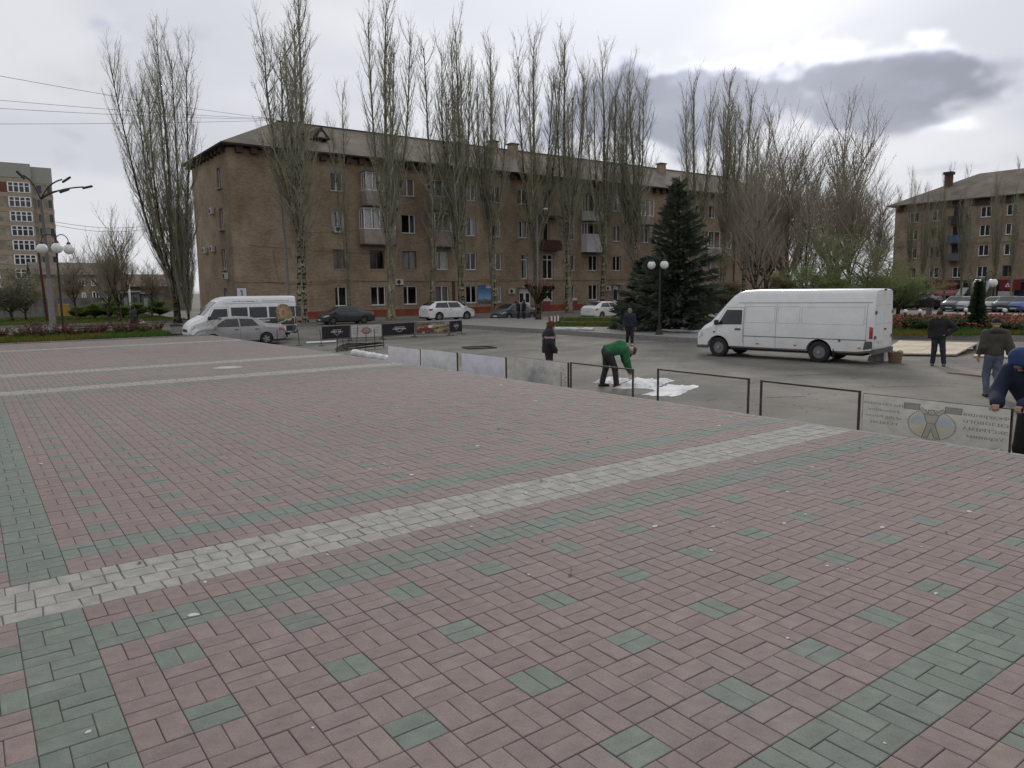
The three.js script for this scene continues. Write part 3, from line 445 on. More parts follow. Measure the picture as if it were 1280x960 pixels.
  // balconies
  const balc = (a, b, slabY, h, top, clad, o = {}) => {
    const x0 = onW(a, 300, BW - 0.9).x, x1 = onW(b, 300, BW - 0.9).x, g = new THREE.Group(); g.name = 'balcony'; brown.add(g); const D = 1.05, t = 0.06;
    new MB().box(x0 - 0.03, slabY - 0.14, 0.003, x1 + 0.03, slabY, D + 0.04).build('slab', o.slab || M.eaves, g);
    const p = new MB(); p.box(x0, slabY + 0.003, D - t, x1, slabY + h, D); p.box(x0, slabY + 0.003, 0.004, x0 + t, slabY + h, D - t); p.box(x1 - t, slabY + 0.003, 0.004, x1, slabY + h, D - t); p.build('parapet', clad, g);
    if (o.glazed !== false) {
      const n = o.n || 4, f = new MB(), gl = new MB(), y0 = slabY + h + 0.003, z0 = D - 0.07, z1 = D - 0.01;
      for (let i = 0; i <= n; i++) { const x = lerp(x0 + 0.03, x1 - 0.03, i / n); f.box(x - 0.04, y0, z0, x + 0.04, top, z1); }
      f.box(x0 + 0.07, y0, z0, x1 - 0.07, y0 + 0.08, z1 - 0.003); f.box(x0 + 0.07, top - 0.08, z0, x1 - 0.07, top - 0.002, z1 - 0.003);
      for (const x of [x0, x1 - 0.07]) { f.box(x, y0, 0.005, x + 0.07, y0 + 0.08, z0); f.box(x, top - 0.08, 0.005, x + 0.07, top, z0); f.box(x, y0 + 0.08, 0.45, x + 0.07, top - 0.08, 0.52); f.box(x + 0.002, y0 + 0.08, 0.005, x + 0.07, top - 0.08, 0.075); }
      f.build('frame', M.white, g);
      for (let i = 0; i < n; i++) { const a0 = lerp(x0 + 0.03, x1 - 0.03, i / n) + 0.04, a1 = lerp(x0 + 0.03, x1 - 0.03, (i + 1) / n) - 0.04; new MB().quad([a0, y0 + 0.08, z0 + 0.03], [a1, y0 + 0.08, z0 + 0.03], [a1, top - 0.08, z0 + 0.03], [a0, top - 0.08, z0 + 0.03]).build('pane', M.glass, g); }
      for (const x of [x0 + 0.035, x1 - 0.035]) new MB().quad([x, y0 + 0.08, 0.52], [x, y0 + 0.08, z0], [x, top - 0.08, z0], [x, top - 0.08, 0.52]).build('pane', M.glass, g);
      if (o.drape) { const c = new MB(), k = 40; for (let i = 0; i < k; i++) { const q = j => [lerp(x0 + 0.1, x1 - 0.1, j / k), D - 0.2 + Math.sin(j * 1.9) * 0.03]; const [xa, za] = q(i), [xb, zb2] = q(i + 1); if (i % 13 > 9) continue; c.quad([xa, y0, za], [xb, y0, zb2], [xb, top - 0.1, zb2], [xa, top - 0.1, za]); } c.build('curtain', M.curtain, g); }
      new MB().box(x0 - 0.1, top + 0.003, 0.003, x1 + 0.1, top + 0.06, D + 0.12).build('canopy', o.canopy || M.sill, g);
    }
    return g;
  };
  balc(459, 492, 10.55, 1.35, 13.6, M.cladding, { drape: true, canopy: M.eaves }); balc(455, 494, 6.95, 1.4, 10.25, M.cladding, { drape: true });
  balc(544, 571, 10.5, 1.3, 13.4, M.cladding, { n: 3, canopy: M.eaves }); balc(543, 573, 6.9, 1.5, 10.2, M.cladding, { n: 3 });
  balc(678, 702, 6.95, 1.0, 9.9, M.rustRed, { glazed: false }); balc(677, 703, 10.5, 0.15, 13, M.eaves, { glazed: false });
  balc(734, 756, 10.35, 1.0, 13.3, M.cladWhite, { n: 3, canopy: M.eaves }); balc(733, 757.5, 6.75, 2.0, 10.1, M.cladWhite, { n: 3 });
  balc(800, 816, 10.3, 1.0, 13.3, M.cladding, { n: 3 }); balc(884, 913, 6.7, 1.0, 9.9, M.cladding, { n: 4 });
  // downpipes
  for (const x of [667.5, 845, 917, 975]) { const X = onW(x, 330, BW).x; new MB().tube([[X, 0.4, 0.11], [X, 14.4, 0.11], [X, 14.7, 0.6]], 0.07, 6).build('downpipe', x === 667.5 ? M.sill : M.bracket, brown); }
  { const X = onW(567, 370, BW).x; new MB().box(X - 0.14, 0.75, 0.003, X + 0.14, 3.4, 0.09).build('dark_niche_strip', M.bracket, brown); }  // raised dark strip added in place of a dark niche
  // cables slung along the wall
  { const m = new MB(), L = (x0, y0, x1, y1, z = 0.08) => { const P = []; for (let i = 0; i <= 16; i++) { const t = i / 16; P.push([lerp(x0, x1, t), lerp(y0, y1, t) - Math.sin(t * Math.PI) * 0.12, z]); } m.tube(P, 0.012, 4); }; L(20, 6.6, 33, 6.1); L(21, 3.45, 27, 3.2); L(27, 3.6, 44, 3.5); L(44, 3.62, 66, 3.6); L(22, 6.2, 22.4, 3.5); L(24, 7.9, 30, 8.2); m.build('wall_cables', M.bracket, brown); }
  const ac = (a, y, where) => { const v = onW(a, y, BW); acUnit([v.x, v.y - 0.3, -BW + 0.005], 0, where); };
  ac(422, 287, 'under third floor window near end wall of brown block'); ac(574, 319, 'on second floor between slim and forked poplars'); ac(498, 352.5, 'above the ground floor behind the whitish poplar trunk'); ac(638.5, 364, 'between blue poster and entrance door of brown block'); ac(703, 291, 'beside the open red balcony of brown block'); ac(731, 296, 'beside the white-clad glazed balcony of brown block'); ac(707, 324, 'on second floor behind thick patched poplar'); ac(758.5, 360.5, 'beside the white side door of brown block'); ac(535, 234, 'on top floor beside upper bay balcony of brown block');
  for (const [a, y, where] of [[267, 264, 'alone beside third floor window of the end wall'], [258.5, 313, 'farther from the window, of the pair on the end wall'], [268, 311, 'next to the window, of the pair on the end wall'], [284.5, 345, 'lowest on the end wall, above the minibus']]) { const v = onX(a, y, X0); acUnit([X0 - 0.005, v.y - 0.3, v.z], -Math.PI / 2, where); }
}
// signs on the brown block
const signPlane = (w, h, m, parent, name, z = 0) => { const g = new THREE.PlaneGeometry(w, h); g.translate(0, 0, z); return part(name, g, m, parent); };
{
  const v = onW(302, 366, BW), s = thing('house_number_sign', 'small white square sign with number 1 on brown end of apartment block', 'sign', [v.x, v.y, -BW + 0.01]);
  new MB().box(-0.46, -0.46, 0, 0.46, 0.46, 0.04).build('backboard', std([0.12, 0.12, 0.22], 0.6), s);
  signPlane(0.8, 0.8, std(0xffffff, 0.6, { map: canvasTex(128, 128, (c, w, h) => { c.fillStyle = '#d8d8dc'; c.fillRect(0, 0, w, h); c.fillStyle = '#15151c'; c.font = 'bold 104px serif'; c.textAlign = 'center'; c.fillText('1', w / 2, 100); }) }), s, 'number_face', 0.045);
  const a = onW(597.2, 356.5, BW), b = onW(614.4, 379, BW), W = b.x - a.x, H = a.y - b.y, p = thing('poster', 'blue poster with a city skyline fixed between ground floor windows', 'poster', [(a.x + b.x) / 2, (a.y + b.y) / 2, -BW + 0.01]);
  new MB().box(-W / 2, -H / 2, 0, W / 2, H / 2, 0.05).build('board', M.sill, p);
  signPlane(W, H, std(0xffffff, 0.6, { map: canvasTex(256, 256, (c, w, h) => { const g = c.createLinearGradient(0, 0, 0, h); g.addColorStop(0, '#2c4f86'); g.addColorStop(0.7, '#7fa3c4'); g.addColorStop(1, '#6a6a55'); c.fillStyle = g; c.fillRect(0, 0, w, h); c.fillStyle = '#4a4c44'; for (let i = 0; i < 26; i++) { const x = i * 10, k = 20 + hash(i, 3) * 45; c.fillRect(x, h - k, 8, k); } c.fillStyle = '#54606a'; c.fillRect(98, 40, 5, 190); c.fillStyle = '#c9c9d4'; c.fillRect(150, 8, 96, 34); c.fillStyle = '#a02a2a'; c.fillRect(158, 20, 80, 10); }) }), p, 'print', 0.055);
  for (const x of [683, 717]) { const q = onW(x, 392, BW - 1.2), o = thing('notice_stand', x === 683 ? 'red notice stand by brown block behind the pollarded tree' : 'red notice stand with white header by poplar trunk', 'notice stand', [q.x, 0.02, -BW + 1.2]); new MB().box(-0.5, 0.25, 0, 0.5, 1.15, 0.06).build('red_board', std([0.22, 0.03, 0.035], 0.6), o); new MB().box(-0.5, 1.16, 0, 0.5, 1.45, 0.06).build('header', std([0.5, 0.5, 0.5], 0.6), o); new MB().box(-0.42, 0, -0.05, -0.36, 1.2, -0.005).box(0.36, 0, -0.05, 0.42, 1.2, -0.005).build('legs', M.black, o); }
}
// right-hand block with shops
{
  const BX = 105, o = thing('corner_building', 'four-storey brown block with hip roof and ground floor shops beyond the flower bed', 'building', [BX, 0, 0], -Math.PI / 2); // local x = world z, outer face towards -x
  // in local coordinates x_local = z_world
  const L0 = -48.8, L1 = 6, EY = 13.3, fl = [[3.4, 4.8], [6.1, 7.5], [8.6, 10.0], [10.95, 12.3]], r = rng(15), holes = [], wins = [];
  for (let i = 0; i < 18; i++) { const c = -46.2 + i * 2.95; fl.forEach(([a, b], f) => { if (i === 2 && f > 0) return; const w = 0.62; holes.push([c - w, a, c + w, b]); wins.push([c - w, a, c + w, b, { glass: M.darkGlass, fr: r() < 0.45 ? M.white : M.oldFrame, rec: 0.12 }]); }); }
  part('front_wall', wallGeo([[L0, 3.05], [L1, 3.05], [L1, EY], [L0, EY]], holes), M.brick2, o); wins.forEach(([a, b, c, d, q]) => windowIn(o, a, b, c, d, q));
  new MB().box(L0, 0, -14, L1, 3.0, -0.5).box(L0, 3.0, -14, L1, EY, -0.455).build('inner_mass', M.brick2, o);
  new MB().box(L0, 7.75, 0.003, L1, 7.95, 0.08).build('string_course', M.brick2, o);
  const zf = 0.9, zb = -14.9, a = L0 - 0.9, b = L1 + 0.9, ey = EY + 0.1, ry = 17.4, rz = -7, roof = new MB();
  roof.quad([a, ey, zf], [b, ey, zf], [b - 7, ry, rz], [a + 8.5, ry, rz]).quad([b, ey, zb], [a, ey, zb], [a + 8.5, ry, rz], [b - 7, ry, rz]).tri([a, ey, zb], [a, ey, zf], [a + 8.5, ry, rz]).tri([b, ey, zf], [b, ey, zb], [b - 7, ry, rz]);
  const rf = roof.build('roof', std([0.235, 0.21, 0.18], 0.95, { map: T.roof }), o);
  new MB().box(a + 0.02, ey - 0.12, zb + 0.02, b - 0.02, ey - 0.01, zf - 0.02).build('soffit', M.eaves, rf);
  { const m = new MB(); for (let x = L0 + 0.3; x < L1; x += 3.1) m.box(x, EY - 0.8, 0.004, x + 2.3, EY - 0.05, 0.16); m.build('eaves_panels', M.bracket, rf); }
  new MB().box(a + 5.6, 14.5, -4.2, a + 6.4, 17.3, -3.4).build('chimney', M.bracket, rf); new MB().box(a + 5.45, 17.3, -4.35, a + 6.55, 17.65, -3.25).build('chimney_cap', M.black, rf);
  // stack of open balconies
  for (const [y, m] of [[10.4, M.black], [7.9, std([0.05, 0.09, 0.2], 0.7)], [5.6, std([0.10, 0.10, 0.12], 0.8)]]) { const g = new THREE.Group(); g.name = 'balcony'; o.add(g); const c = -46.2 + 2 * 2.95; new MB().box(c - 1.1, y - 0.12, 0.09, c + 1.1, y, 1.1).build('slab', M.eaves, g); new MB().box(c - 1.1, y + 0.003, 1.02, c + 1.1, y + 0.95, 1.1).box(c - 1.1, y + 0.003, 0.09, c - 1.04, y + 0.95, 1.02).box(c + 1.04, y + 0.003, 0.09, c + 1.1, y + 0.95, 1.02).build('parapet', m, g); new MB().box(c - 0.8, y + 0.003, 0.004, c + 0.8, y + 2.1, 0.085).build('balcony_door', M.darkGlass, g); }
  // shop fronts between piers
  for (let i = 0; i < 9; i++) { const x0 = L0 + 0.6 + i * 6, x1 = x0 + 5.0, g = new THREE.Group(); g.name = 'shop_front'; o.add(g); new MB().box(x0, 0.5, -0.46, x1, 2.7, -0.4).build('pane', M.darkGlass, g); const f = new MB(); for (let k = 0; k <= 4; k++) f.box(lerp(x0, x1 - 0.1, k / 4), 0.4, -0.395, lerp(x0, x1 - 0.1, k / 4) + 0.1, 2.8, -0.3); f.build('frame', i % 2 ? M.white : M.sill, g); new MB().box(x1 + 0.002, 0, -0.498, x0 + 5.998, 3.04, -0.05).build('pier', i % 3 ? M.brick2 : M.sill, g); }
  const at = (px, py) => onX(px, py, BX - 1);
  const board = (name, label, cat, x0, y0, x1, y1, c, draw, out = 0.4) => { const p = at(x0, y0), q = at(x1, y1), w = Math.abs(q.z - p.z), h = p.y - q.y, s = thing(name, label, cat, [BX - out, (p.y + q.y) / 2, (p.z + q.z) / 2], -Math.PI / 2); new MB().box(-w / 2, -h / 2, 0, w / 2, h / 2, 0.12).build('board', std(c, 0.6), s); if (draw) signPlane(w * 0.96, h * 0.92, std(0xffffff, 0.6, { map: canvasTex(256, Math.max(32, Math.round(256 * h / w)), draw) }), s, 'lettering', 0.125); return s; };
  board('shop_sign', 'black shop sign with pale capital letters beside the pale green bushes', 'sign', 1127.5, 354.5, 1143.5, 361, [0.015, 0.015, 0.018], (c, w, h) => { c.fillStyle = '#131316'; c.fillRect(0, 0, w, h); c.fillStyle = '#cfcfd2'; c.font = `bold ${Math.round(h * 0.62)}px sans-serif`; c.textAlign = 'center'; c.fillText('АВАЛ', w / 2, h * 0.74); });
  board('shop_sign', 'dull red shop sign above the red awning', 'sign', 1160, 350.5, 1193, 361, [0.14, 0.02, 0.025]);
  board('shop_sign', 'crimson shop sign with white triangle emblem above white shop front', 'sign', 1247.5, 349.5, 1273, 362.5, [0.17, 0.015, 0.035], (c, w, h) => { c.fillStyle = '#6d1420'; c.fillRect(0, 0, w, h); c.fillStyle = '#d8cfd0'; c.beginPath(); c.moveTo(w * 0.4, h * 0.25); c.lineTo(w * 0.54, h * 0.72); c.lineTo(w * 0.26, h * 0.72); c.closePath(); c.fill(); c.fillStyle = '#6d1420'; c.beginPath(); c.moveTo(w * 0.4, h * 0.45); c.lineTo(w * 0.45, h * 0.66); c.lineTo(w * 0.35, h * 0.66); c.closePath(); c.fill(); });
  board('shop_wall_panel', 'white rendered shop front panel under crimson sign', 'panel', 1245, 364, 1262, 378, [0.42, 0.42, 0.41], null, 0.3);
  const awning = (label, x0, y0, x1, y1, c) => { const p = at(x0, y0), q = at(x1, y1), w = Math.abs(q.z - p.z), h = p.y - q.y, s = thing('awning', label, 'awning', [BX - 0.02, q.y, (p.z + q.z) / 2], -Math.PI / 2); const m = new MB(); for (const d of [0, -0.05]) m.quad([-w / 2, d, 1.5], [w / 2, d, 1.5], [w / 2, h + d, 0.1], [-w / 2, h + d, 0.1]); m.quad([-w / 2, -0.3, 1.5], [w / 2, -0.3, 1.5], [w / 2, 0, 1.5], [-w / 2, 0, 1.5]); m.build('cloth', std(c, 0.8), s); new MB().tube([[-w / 2, 0, 1.47], [-w / 2, h * 0.4, 0.1]], 0.03, 5).tube([[w / 2, 0, 1.47], [w / 2, h * 0.4, 0.1]], 0.03, 5).build('struts', M.sill, s); };
  awning('faded red awning over dark shop windows', 1157, 361.5, 1195, 366.5, [0.34, 0.12, 0.11]);
  awning('pale green awning over glazed shop door', 1216.5, 351, 1237, 361.5, [0.30, 0.36, 0.32]);
  awning('small white awning between the red and green awnings', 1197, 359.5, 1207, 368, [0.36, 0.40, 0.36]);
}
// tower block far left
{
  const TW = 150, o = thing('tower_block', 'brick tower block in haze-paled colour with white bay windows and flat roof far beyond the road', 'building', [0, 0, -TW]);
  M.towerWall = std([0.44, 0.385, 0.29], 0.95, { map: T.plaster }); M.towerBand = std([0.33, 0.265, 0.20], 0.95); M.towerTop = std([0.30, 0.30, 0.27], 0.95);  // wall colours lightened to carry the distance haze
  const X1 = 13.7, X0 = -16, r = rng(3); new MB().box(X0, 0, -14, X1, 21.6, 0).build('wall', M.towerWall, o); new MB().box(X0, 21.6, -14, X1 + 0.1, 24.3, 0.1).build('parapet', M.towerTop, o);
  new MB().box(X0, 0, 0.0, 10.6, 24.5, 1.0).build('projecting_bay_wall', M.towerWall, o); new MB().box(X0, 22.2, 1.003, 10.65, 24.6, 1.1).build('bay_parapet', M.towerTop, o);
  const bands = new MB(); for (let f = 0; f < 9; f++) bands.box(X0, 2.0 + f * 2.42, 1.004, 10.62, 2.75 + f * 2.42, 1.07).box(10.63, 2.0 + f * 2.42, 0.004, X1 + 0.05, 2.75 + f * 2.42, 0.07); bands.build('brick_bands', M.towerBand, o);
  for (let f = 0; f < 8; f++) { const y = 2.85 + f * 2.42 + 0.05, h = 1.5; for (const [a, b, n] of [[7.2, 10.3, 4], [2.6, 4.9, 3], [-2.2, 0.4, 3], [-7.5, -4.8, 3]]) { const g = new THREE.Group(); g.name = 'window'; o.add(g); new MB().box(a, y, 1.005, b, y + h, 1.04).build('pane', M.darkGlass, g); const fr = new MB(); for (let k = 0; k <= n; k++) { const x = lerp(a, b, k / n); fr.box(x - 0.09, y, 1.045, x + 0.09, y + h, 1.12); } fr.box(a, y - 0.1, 1.045, b, y, 1.13).box(a, y + h, 1.045, b, y + h + 0.1, 1.13).box(a, y + h * 0.62, 1.045, b, y + h * 0.62 + 0.1, 1.118); fr.build('frame', M.white, g); if (f === 7) new MB().box(a - 1.6, y - 0.1, 1.006, a - 0.15, y + h, 1.08).build('red_panel', std([0.14, 0.05, 0.035], 0.9), g); }
    for (const [a, b] of [[11.3, 12.1], [12.9, 13.5]]) { const g = new THREE.Group(); g.name = 'window'; o.add(g); new MB().box(a, y, 0.075, b, y + h - 0.1, 0.1).build('pane', M.darkGlass, g); new MB().box(a - 0.1, y - 0.1, 0.075, a, y + h, 0.16).box(b, y - 0.1, 0.075, b + 0.1, y + h, 0.16).box(a, y + h - 0.1, 0.075, b, y + h, 0.158).box(a, y - 0.1, 0.075, b, y, 0.158).build('frame', M.sill, g); } }
}
// low yellow house, wall and sheds across the road
{
  const HW = 106, o = thing('low_house', 'low two-storey yellowish house with white windows behind the grey wall', 'house', [0, 0, -HW]);
  M.ochre = std([0.38, 0.31, 0.20], 0.95, { map: T.plaster }); const X0 = 7, X1 = 16.5;
  new MB().box(X0, 0, -9, X1, 5.1, 0).build('wall', M.ochre, o); new MB().quad([X0 - 0.4, 5.0, 0.5], [X1 + 0.4, 5.0, 0.5], [X1 + 0.4, 6.7, -4.5], [X0 - 0.4, 6.7, -4.5]).quad([X1 + 0.4, 5.0, -9.5], [X0 - 0.4, 5.0, -9.5], [X0 - 0.4, 6.7, -4.5], [X1 + 0.4, 6.7, -4.5]).build('roof', std([0.20, 0.17, 0.15], 0.95, { map: T.roof }), o);
  for (const [a, b, c, d] of [[98, 349, 106, 357], [114, 350, 120, 357], [102.5, 366.5, 107.5, 374], [115.5, 365, 128, 374.5]]) { const p = onW(a, b, HW), q = onW(c, d, HW), g = new THREE.Group(); g.name = 'window'; o.add(g); new MB().box(p.x, q.y, 0.003, q.x, p.y, 0.05).build('pane', M.darkGlass, g); const f = new MB(), n = q.x - p.x > 1 ? 3 : 2; for (let k = 0; k <= n; k++) { const x = lerp(p.x, q.x, k / n); f.box(x - 0.05, q.y, 0.055, x + 0.05, p.y, 0.12); } f.box(p.x, q.y - 0.06, 0.055, q.x, q.y + 0.03, 0.125).box(p.x, p.y - 0.03, 0.055, q.x, p.y + 0.06, 0.125); f.build('frame', M.white, g); }
  const wl = thing('concrete_wall', 'grey concrete panel wall running along far side of the road', 'wall', [0, 0, -98]);
  for (let x = -30; x < 13; x += 3) { new MB().box(x + 0.08, 0, -0.1, x + 2.92, 2.1, 0.1).build('panel', std([0.23, 0.23, 0.23], 0.95, { map: T.plaster }), wl); new MB().box(x - 0.078, 0, -0.14, x + 0.078, 2.25, 0.14).build('post', M.kerb, wl); }
  const sheds = [[133, 140, 0.26, 2.9], [141.5, 152, 0.31, 3.0], [154, 165, 0.22, 2.6], [166.5, 178, 0.28, 2.7], [179.5, 192, 0.2, 2.5], [193.5, 208, 0.3, 2.6]];
  const desc = ['narrow brownish shed at the end of the grey wall', 'pale grey shed with dark doorway and light blue door frame', 'brown shed with low flat roof beside white pipe', 'light grey shed with dark metal gate', 'weathered shed with patched boards near big tree', 'pale shed partly hidden behind big tree trunk'];
  sheds.forEach(([a, b, k, h], i) => { const p = onW(a, 390, 97), q = onW(b, 390, 97), s = thing('shed', desc[i], 'shed', [(p.x + q.x) / 2, 0, -97 - i * 0.3], 0, 'sheds across the road'), w = (q.x - p.x) / 2; new MB().box(-w, 0, -4, w, h, 0).build('wall', std([k, k * 0.95, k * 0.88], 0.95, { map: T.plaster }), s); new MB().box(-w - 0.08, h + 0.003, -4.2, w + 0.08, h + 0.16, 0.3).build('roof', M.sill, s); new MB().box(-w * 0.45, 0, 0.004, w * 0.35, h * 0.78, 0.05).build('door', i % 2 ? std([0.06, 0.07, 0.08], 0.8) : std([0.28, 0.31, 0.34], 0.8), s); if (i === 2) new MB().tube([[w * 0.8, 0, 0.4], [w * 0.8, 4.4, 0.4]], 0.12, 8, true).build('pipe', M.white, s); });
  // a long low barn roof behind the sheds
  const bn = thing('barn', 'long low building with brownish sheet roof behind the sheds', 'building', [14.5, 0, -112]); new MB().box(-1, 0, -8, 12, 3.6, 0).build('wall', std([0.22, 0.18, 0.14], 0.95, { map: T.plaster }), bn); new MB().quad([-1.4, 3.5, 0.6], [12.4, 3.5, 0.6], [12.4, 5.3, -4], [-1.4, 5.3, -4]).quad([12.4, 3.5, -8.6], [-1.4, 3.5, -8.6], [-1.4, 5.3, -4], [12.4, 5.3, -4]).build('roof', std([0.24, 0.19, 0.15], 0.95, { map: T.roof }), bn);
  const yb = thing('gas_box', 'small yellow cabinet in front of the grey wall', 'cabinet', [onW(80, 388, 96).x, 0, -96]); new MB().box(-0.55, 0.05, -0.35, 0.55, 1.35, 0.35).build('cabinet', std([0.40, 0.24, 0.03], 0.7), yb); new MB().box(-0.58, 1.353, -0.38, 0.58, 1.42, 0.38).build('lid', M.sill, yb);
}
// ───────── vegetation ─────────
M.barkPale = matte([0.56, 0.55, 0.48], { map: T.bark, vertexColors: true });
M.bark = matte([0.22, 0.195, 0.16], { map: T.bark, vertexColors: true });
M.twig = matte([1, 1, 1], { vertexColors: true });
const leafMat = (c, t = 0.35) => new THREE.MeshPhysicalMaterial({ color: lin(...c), roughness: 1, specularIntensity: 0.15, transmission: t, thickness: 0, side: THREE.DoubleSide });
const V3 = (x, y, z) => new THREE.Vector3(x, y, z);
// branch as a bent path; returns points
function limb(r, p, dir, len, n, bend, jit) { // bend: direction the limb turns to
  const pts = [p.clone()], d = dir.clone().normalize(), st = len / n; let q = p.clone();
  for (let i = 0; i < n; i++) { d.addScaledVector(bend, 1 / n).add(V3((r() - 0.5) * jit, (r() - 0.5) * jit, (r() - 0.5) * jit)).normalize(); q = q.clone().addScaledVector(d, st); pts.push(q); }
  return pts;
}
const arr = pts => pts.map(p => [p.x, p.y, p.z]);
const taper = (a, b, n) => Array.from({ length: n + 1 }, (_, i) => lerp(a, b, i / n));
const along = (pts, t) => { const f = t * (pts.length - 1), i = Math.min(pts.length - 2, Math.floor(f)); return pts[i].clone().lerp(pts[i + 1], f - i); };
const tangent = (pts, t) => { const i = Math.min(pts.length - 2, Math.floor(t * (pts.length - 1))); return pts[i + 1].clone().sub(pts[i]).normalize(); };
function leaf(mb, r, p, s) { const a = r() * 6.28, b = (r() - 0.5) * 2, u = V3(Math.cos(a), b, Math.sin(a)).normalize().multiplyScalar(s), v = V3(-Math.sin(a), (r() - 0.5) * 1.5, Math.cos(a)).normalize().multiplyScalar(s * 0.55); mb.tri([p.x - v.x, p.y - v.y, p.z - v.z], [p.x + v.x, p.y + v.y, p.z + v.z], [p.x + u.x, p.y + u.y, p.z + u.z]); }
// columnar poplar: several steep leaders from the trunk, steep side shoots, fine twigs, first small leaves low down
function poplarProto(seed, { H = 24, spread = 1, stems = 3, fork = 0.3, nb = 60, leafy = 1.5, trunkR = 0.3, twigs = 1 } = {}) {
  const r = rng(seed), tr = new MB(), tw = new MB(), lf = new MB(), up = V3(0, 1, 0);
  const paleCol = y => { const n = fbm(y * 0.9 + seed, seed * 0.7, 3, 7); return [0.6 + n * 0.4, 0.6 + n * 0.4, 0.58 + n * 0.38]; };
  const trunkTop = H * fork, trunk = limb(r, V3(0, -0.1, 0), V3((r() - 0.5) * 0.05, 1, (r() - 0.5) * 0.05), trunkTop, 8, up, 0.05);
  const rad0 = trunkR * 0.8; const trRad = i => rad0 * lerp(1.15, 0.75, i / 8) * (i === 0 ? 1.35 : 1);
  tr.hasC = true; { const P = arr(trunk); for (let i = 0; i < 8; i++) { tr.col = paleCol(P[i][1]); tr.tube([P[i], P[i + 1]], [trRad(i), trRad(i + 1)], 9); } }
  const leaders = [];
  for (let s = 0; s < stems; s++) {
    const a = s / stems * 6.28 + r(), out = s === 0 ? 0.03 : (0.30 + r() * 0.14) * spread * 0.62, t0 = s === 0 ? 1 : 0.62 + r() * 0.38, p = along(trunk, t0), len = (H - p.y) * (s === 0 ? 1 : 0.72 + r() * 0.22);
    const pts = limb(r, p, V3(Math.cos(a) * out, 1, Math.sin(a) * out), len, 14, V3(0, 2.6, 0), 0.06); const ra = rad0 * (s === 0 ? 0.66 : 0.42);
    const P = arr(pts), R = taper(ra, 0.025, 14); for (let i = 0; i < 14; i++) { tr.col = paleCol(P[i][1]); tr.tube([P[i], P[i + 1]], [R[i], R[i + 1]], 6); }
    leaders.push([pts, ra, len]);
  }
  tw.hasC = true;
  const colT = (y, k) => { const g = r(), n = 0.75 + r() * 0.5; return [lerp(0.25, 0.29, g) * n * k, lerp(0.235, 0.285, g) * n * k, lerp(0.20, 0.19, g) * n * k]; };
  const shoots = (pts, ra, len, count, lo) => {
    for (let b = 0; b < count; b++) {
      const t = lo + (1 - lo) * Math.pow(b / count, 0.95) + (r() - 0.5) * 0.02, tt = clamp(t, 0, 0.985), p = along(pts, tt), d0 = tangent(pts, tt), a = r() * 6.28, ang = 0.34 + r() * 0.32;
      const dir = d0.clone().multiplyScalar(Math.cos(ang)).add(V3(Math.cos(a), 0, Math.sin(a)).multiplyScalar(Math.sin(ang)));
      const L = (1.6 + r() * 2.6) * (0.5 + 0.5 * spread) * lerp(1.15, 0.6, tt), n = 5, q = limb(r, p, dir, L, n, V3(0, 1.5, 0), 0.10); tw.setc(...colT(p.y, 1));
      tw.tube(arr(q), taper(0.010 + L * 0.007, 0.005, n), 4);
      const m = Math.round((5 + L * 3.2) * twigs);
      for (let k = 0; k < m; k++) {
        const s = 0.12 + 0.88 * r(), o = along(q, s), d1 = tangent(q, s), a2 = r() * 6.28, g2 = 0.22 + r() * 0.42, l2 = 0.4 + r() * 0.8;
        const dd = d1.clone().multiplyScalar(Math.cos(g2)).add(V3(Math.cos(a2), 0.2, Math.sin(a2)).multiplyScalar(Math.sin(g2))).normalize(), e1 = o.clone().addScaledVector(dd, l2 * 0.5), e2 = e1.clone().addScaledVector(dd.add(V3(0, 0.5, 0)).normalize(), l2 * 0.5);
        tw.setc(...colT(o.y, 1)); tw.tube([[o.x, o.y, o.z], [e1.x, e1.y, e1.z], [e2.x, e2.y, e2.z]], [0.0075, 0.006, 0.0035], 3);
        const nl = Math.round((o.y < H * 0.62 ? 5 : 2) * leafy * (0.4 + r())); for (let z = 0; z < nl; z++) leaf(lf, r, o.clone().lerp(e2, r()).add(V3((r() - 0.5) * 0.12, (r() - 0.5) * 0.12, (r() - 0.5) * 0.12)), 0.028 + r() * 0.026);
      }
    }
  };
  for (const [pts, ra, len] of leaders) shoots(pts, ra, len, Math.round(nb * len / H), 0.03);
  shoots(trunk, rad0, trunkTop, Math.round(nb * 0.28), 0.38);
  return { trunk: tr.geo(), twigs: tw.geo(), leaves: lf.geo() };
}
M.leafOlive = leafMat([0.22, 0.225, 0.10]); M.leafGreen = leafMat([0.14, 0.22, 0.045]); M.leafFresh = leafMat([0.20, 0.30, 0.05], 0.45); M.leafRed = leafMat([0.17, 0.06, 0.05], 0.3); M.leafDark = leafMat([0.07, 0.10, 0.035], 0.3); M.leafBrown = leafMat([0.22, 0.16, 0.085], 0.3);
function treeOf(proto, name, label, pos, sc, turn, { bark = M.barkPale, lm = M.leafOlive, group, category = 'tree', lean = 0, sx = sc } = {}) {
  const o = thing(name, label, category, pos, turn, group); const inner = [['trunk', proto.trunk, bark], ['twigs', proto.twigs, M.twig], ['crown', proto.leaves, lm]];
  for (const [n, g, m] of inner) if (g && g.attributes.position.count) { const q = part(n, g, m, o); q.scale.set(sx, sc, sx); if (lean) q.rotation.z = lean; }
  return o;
}
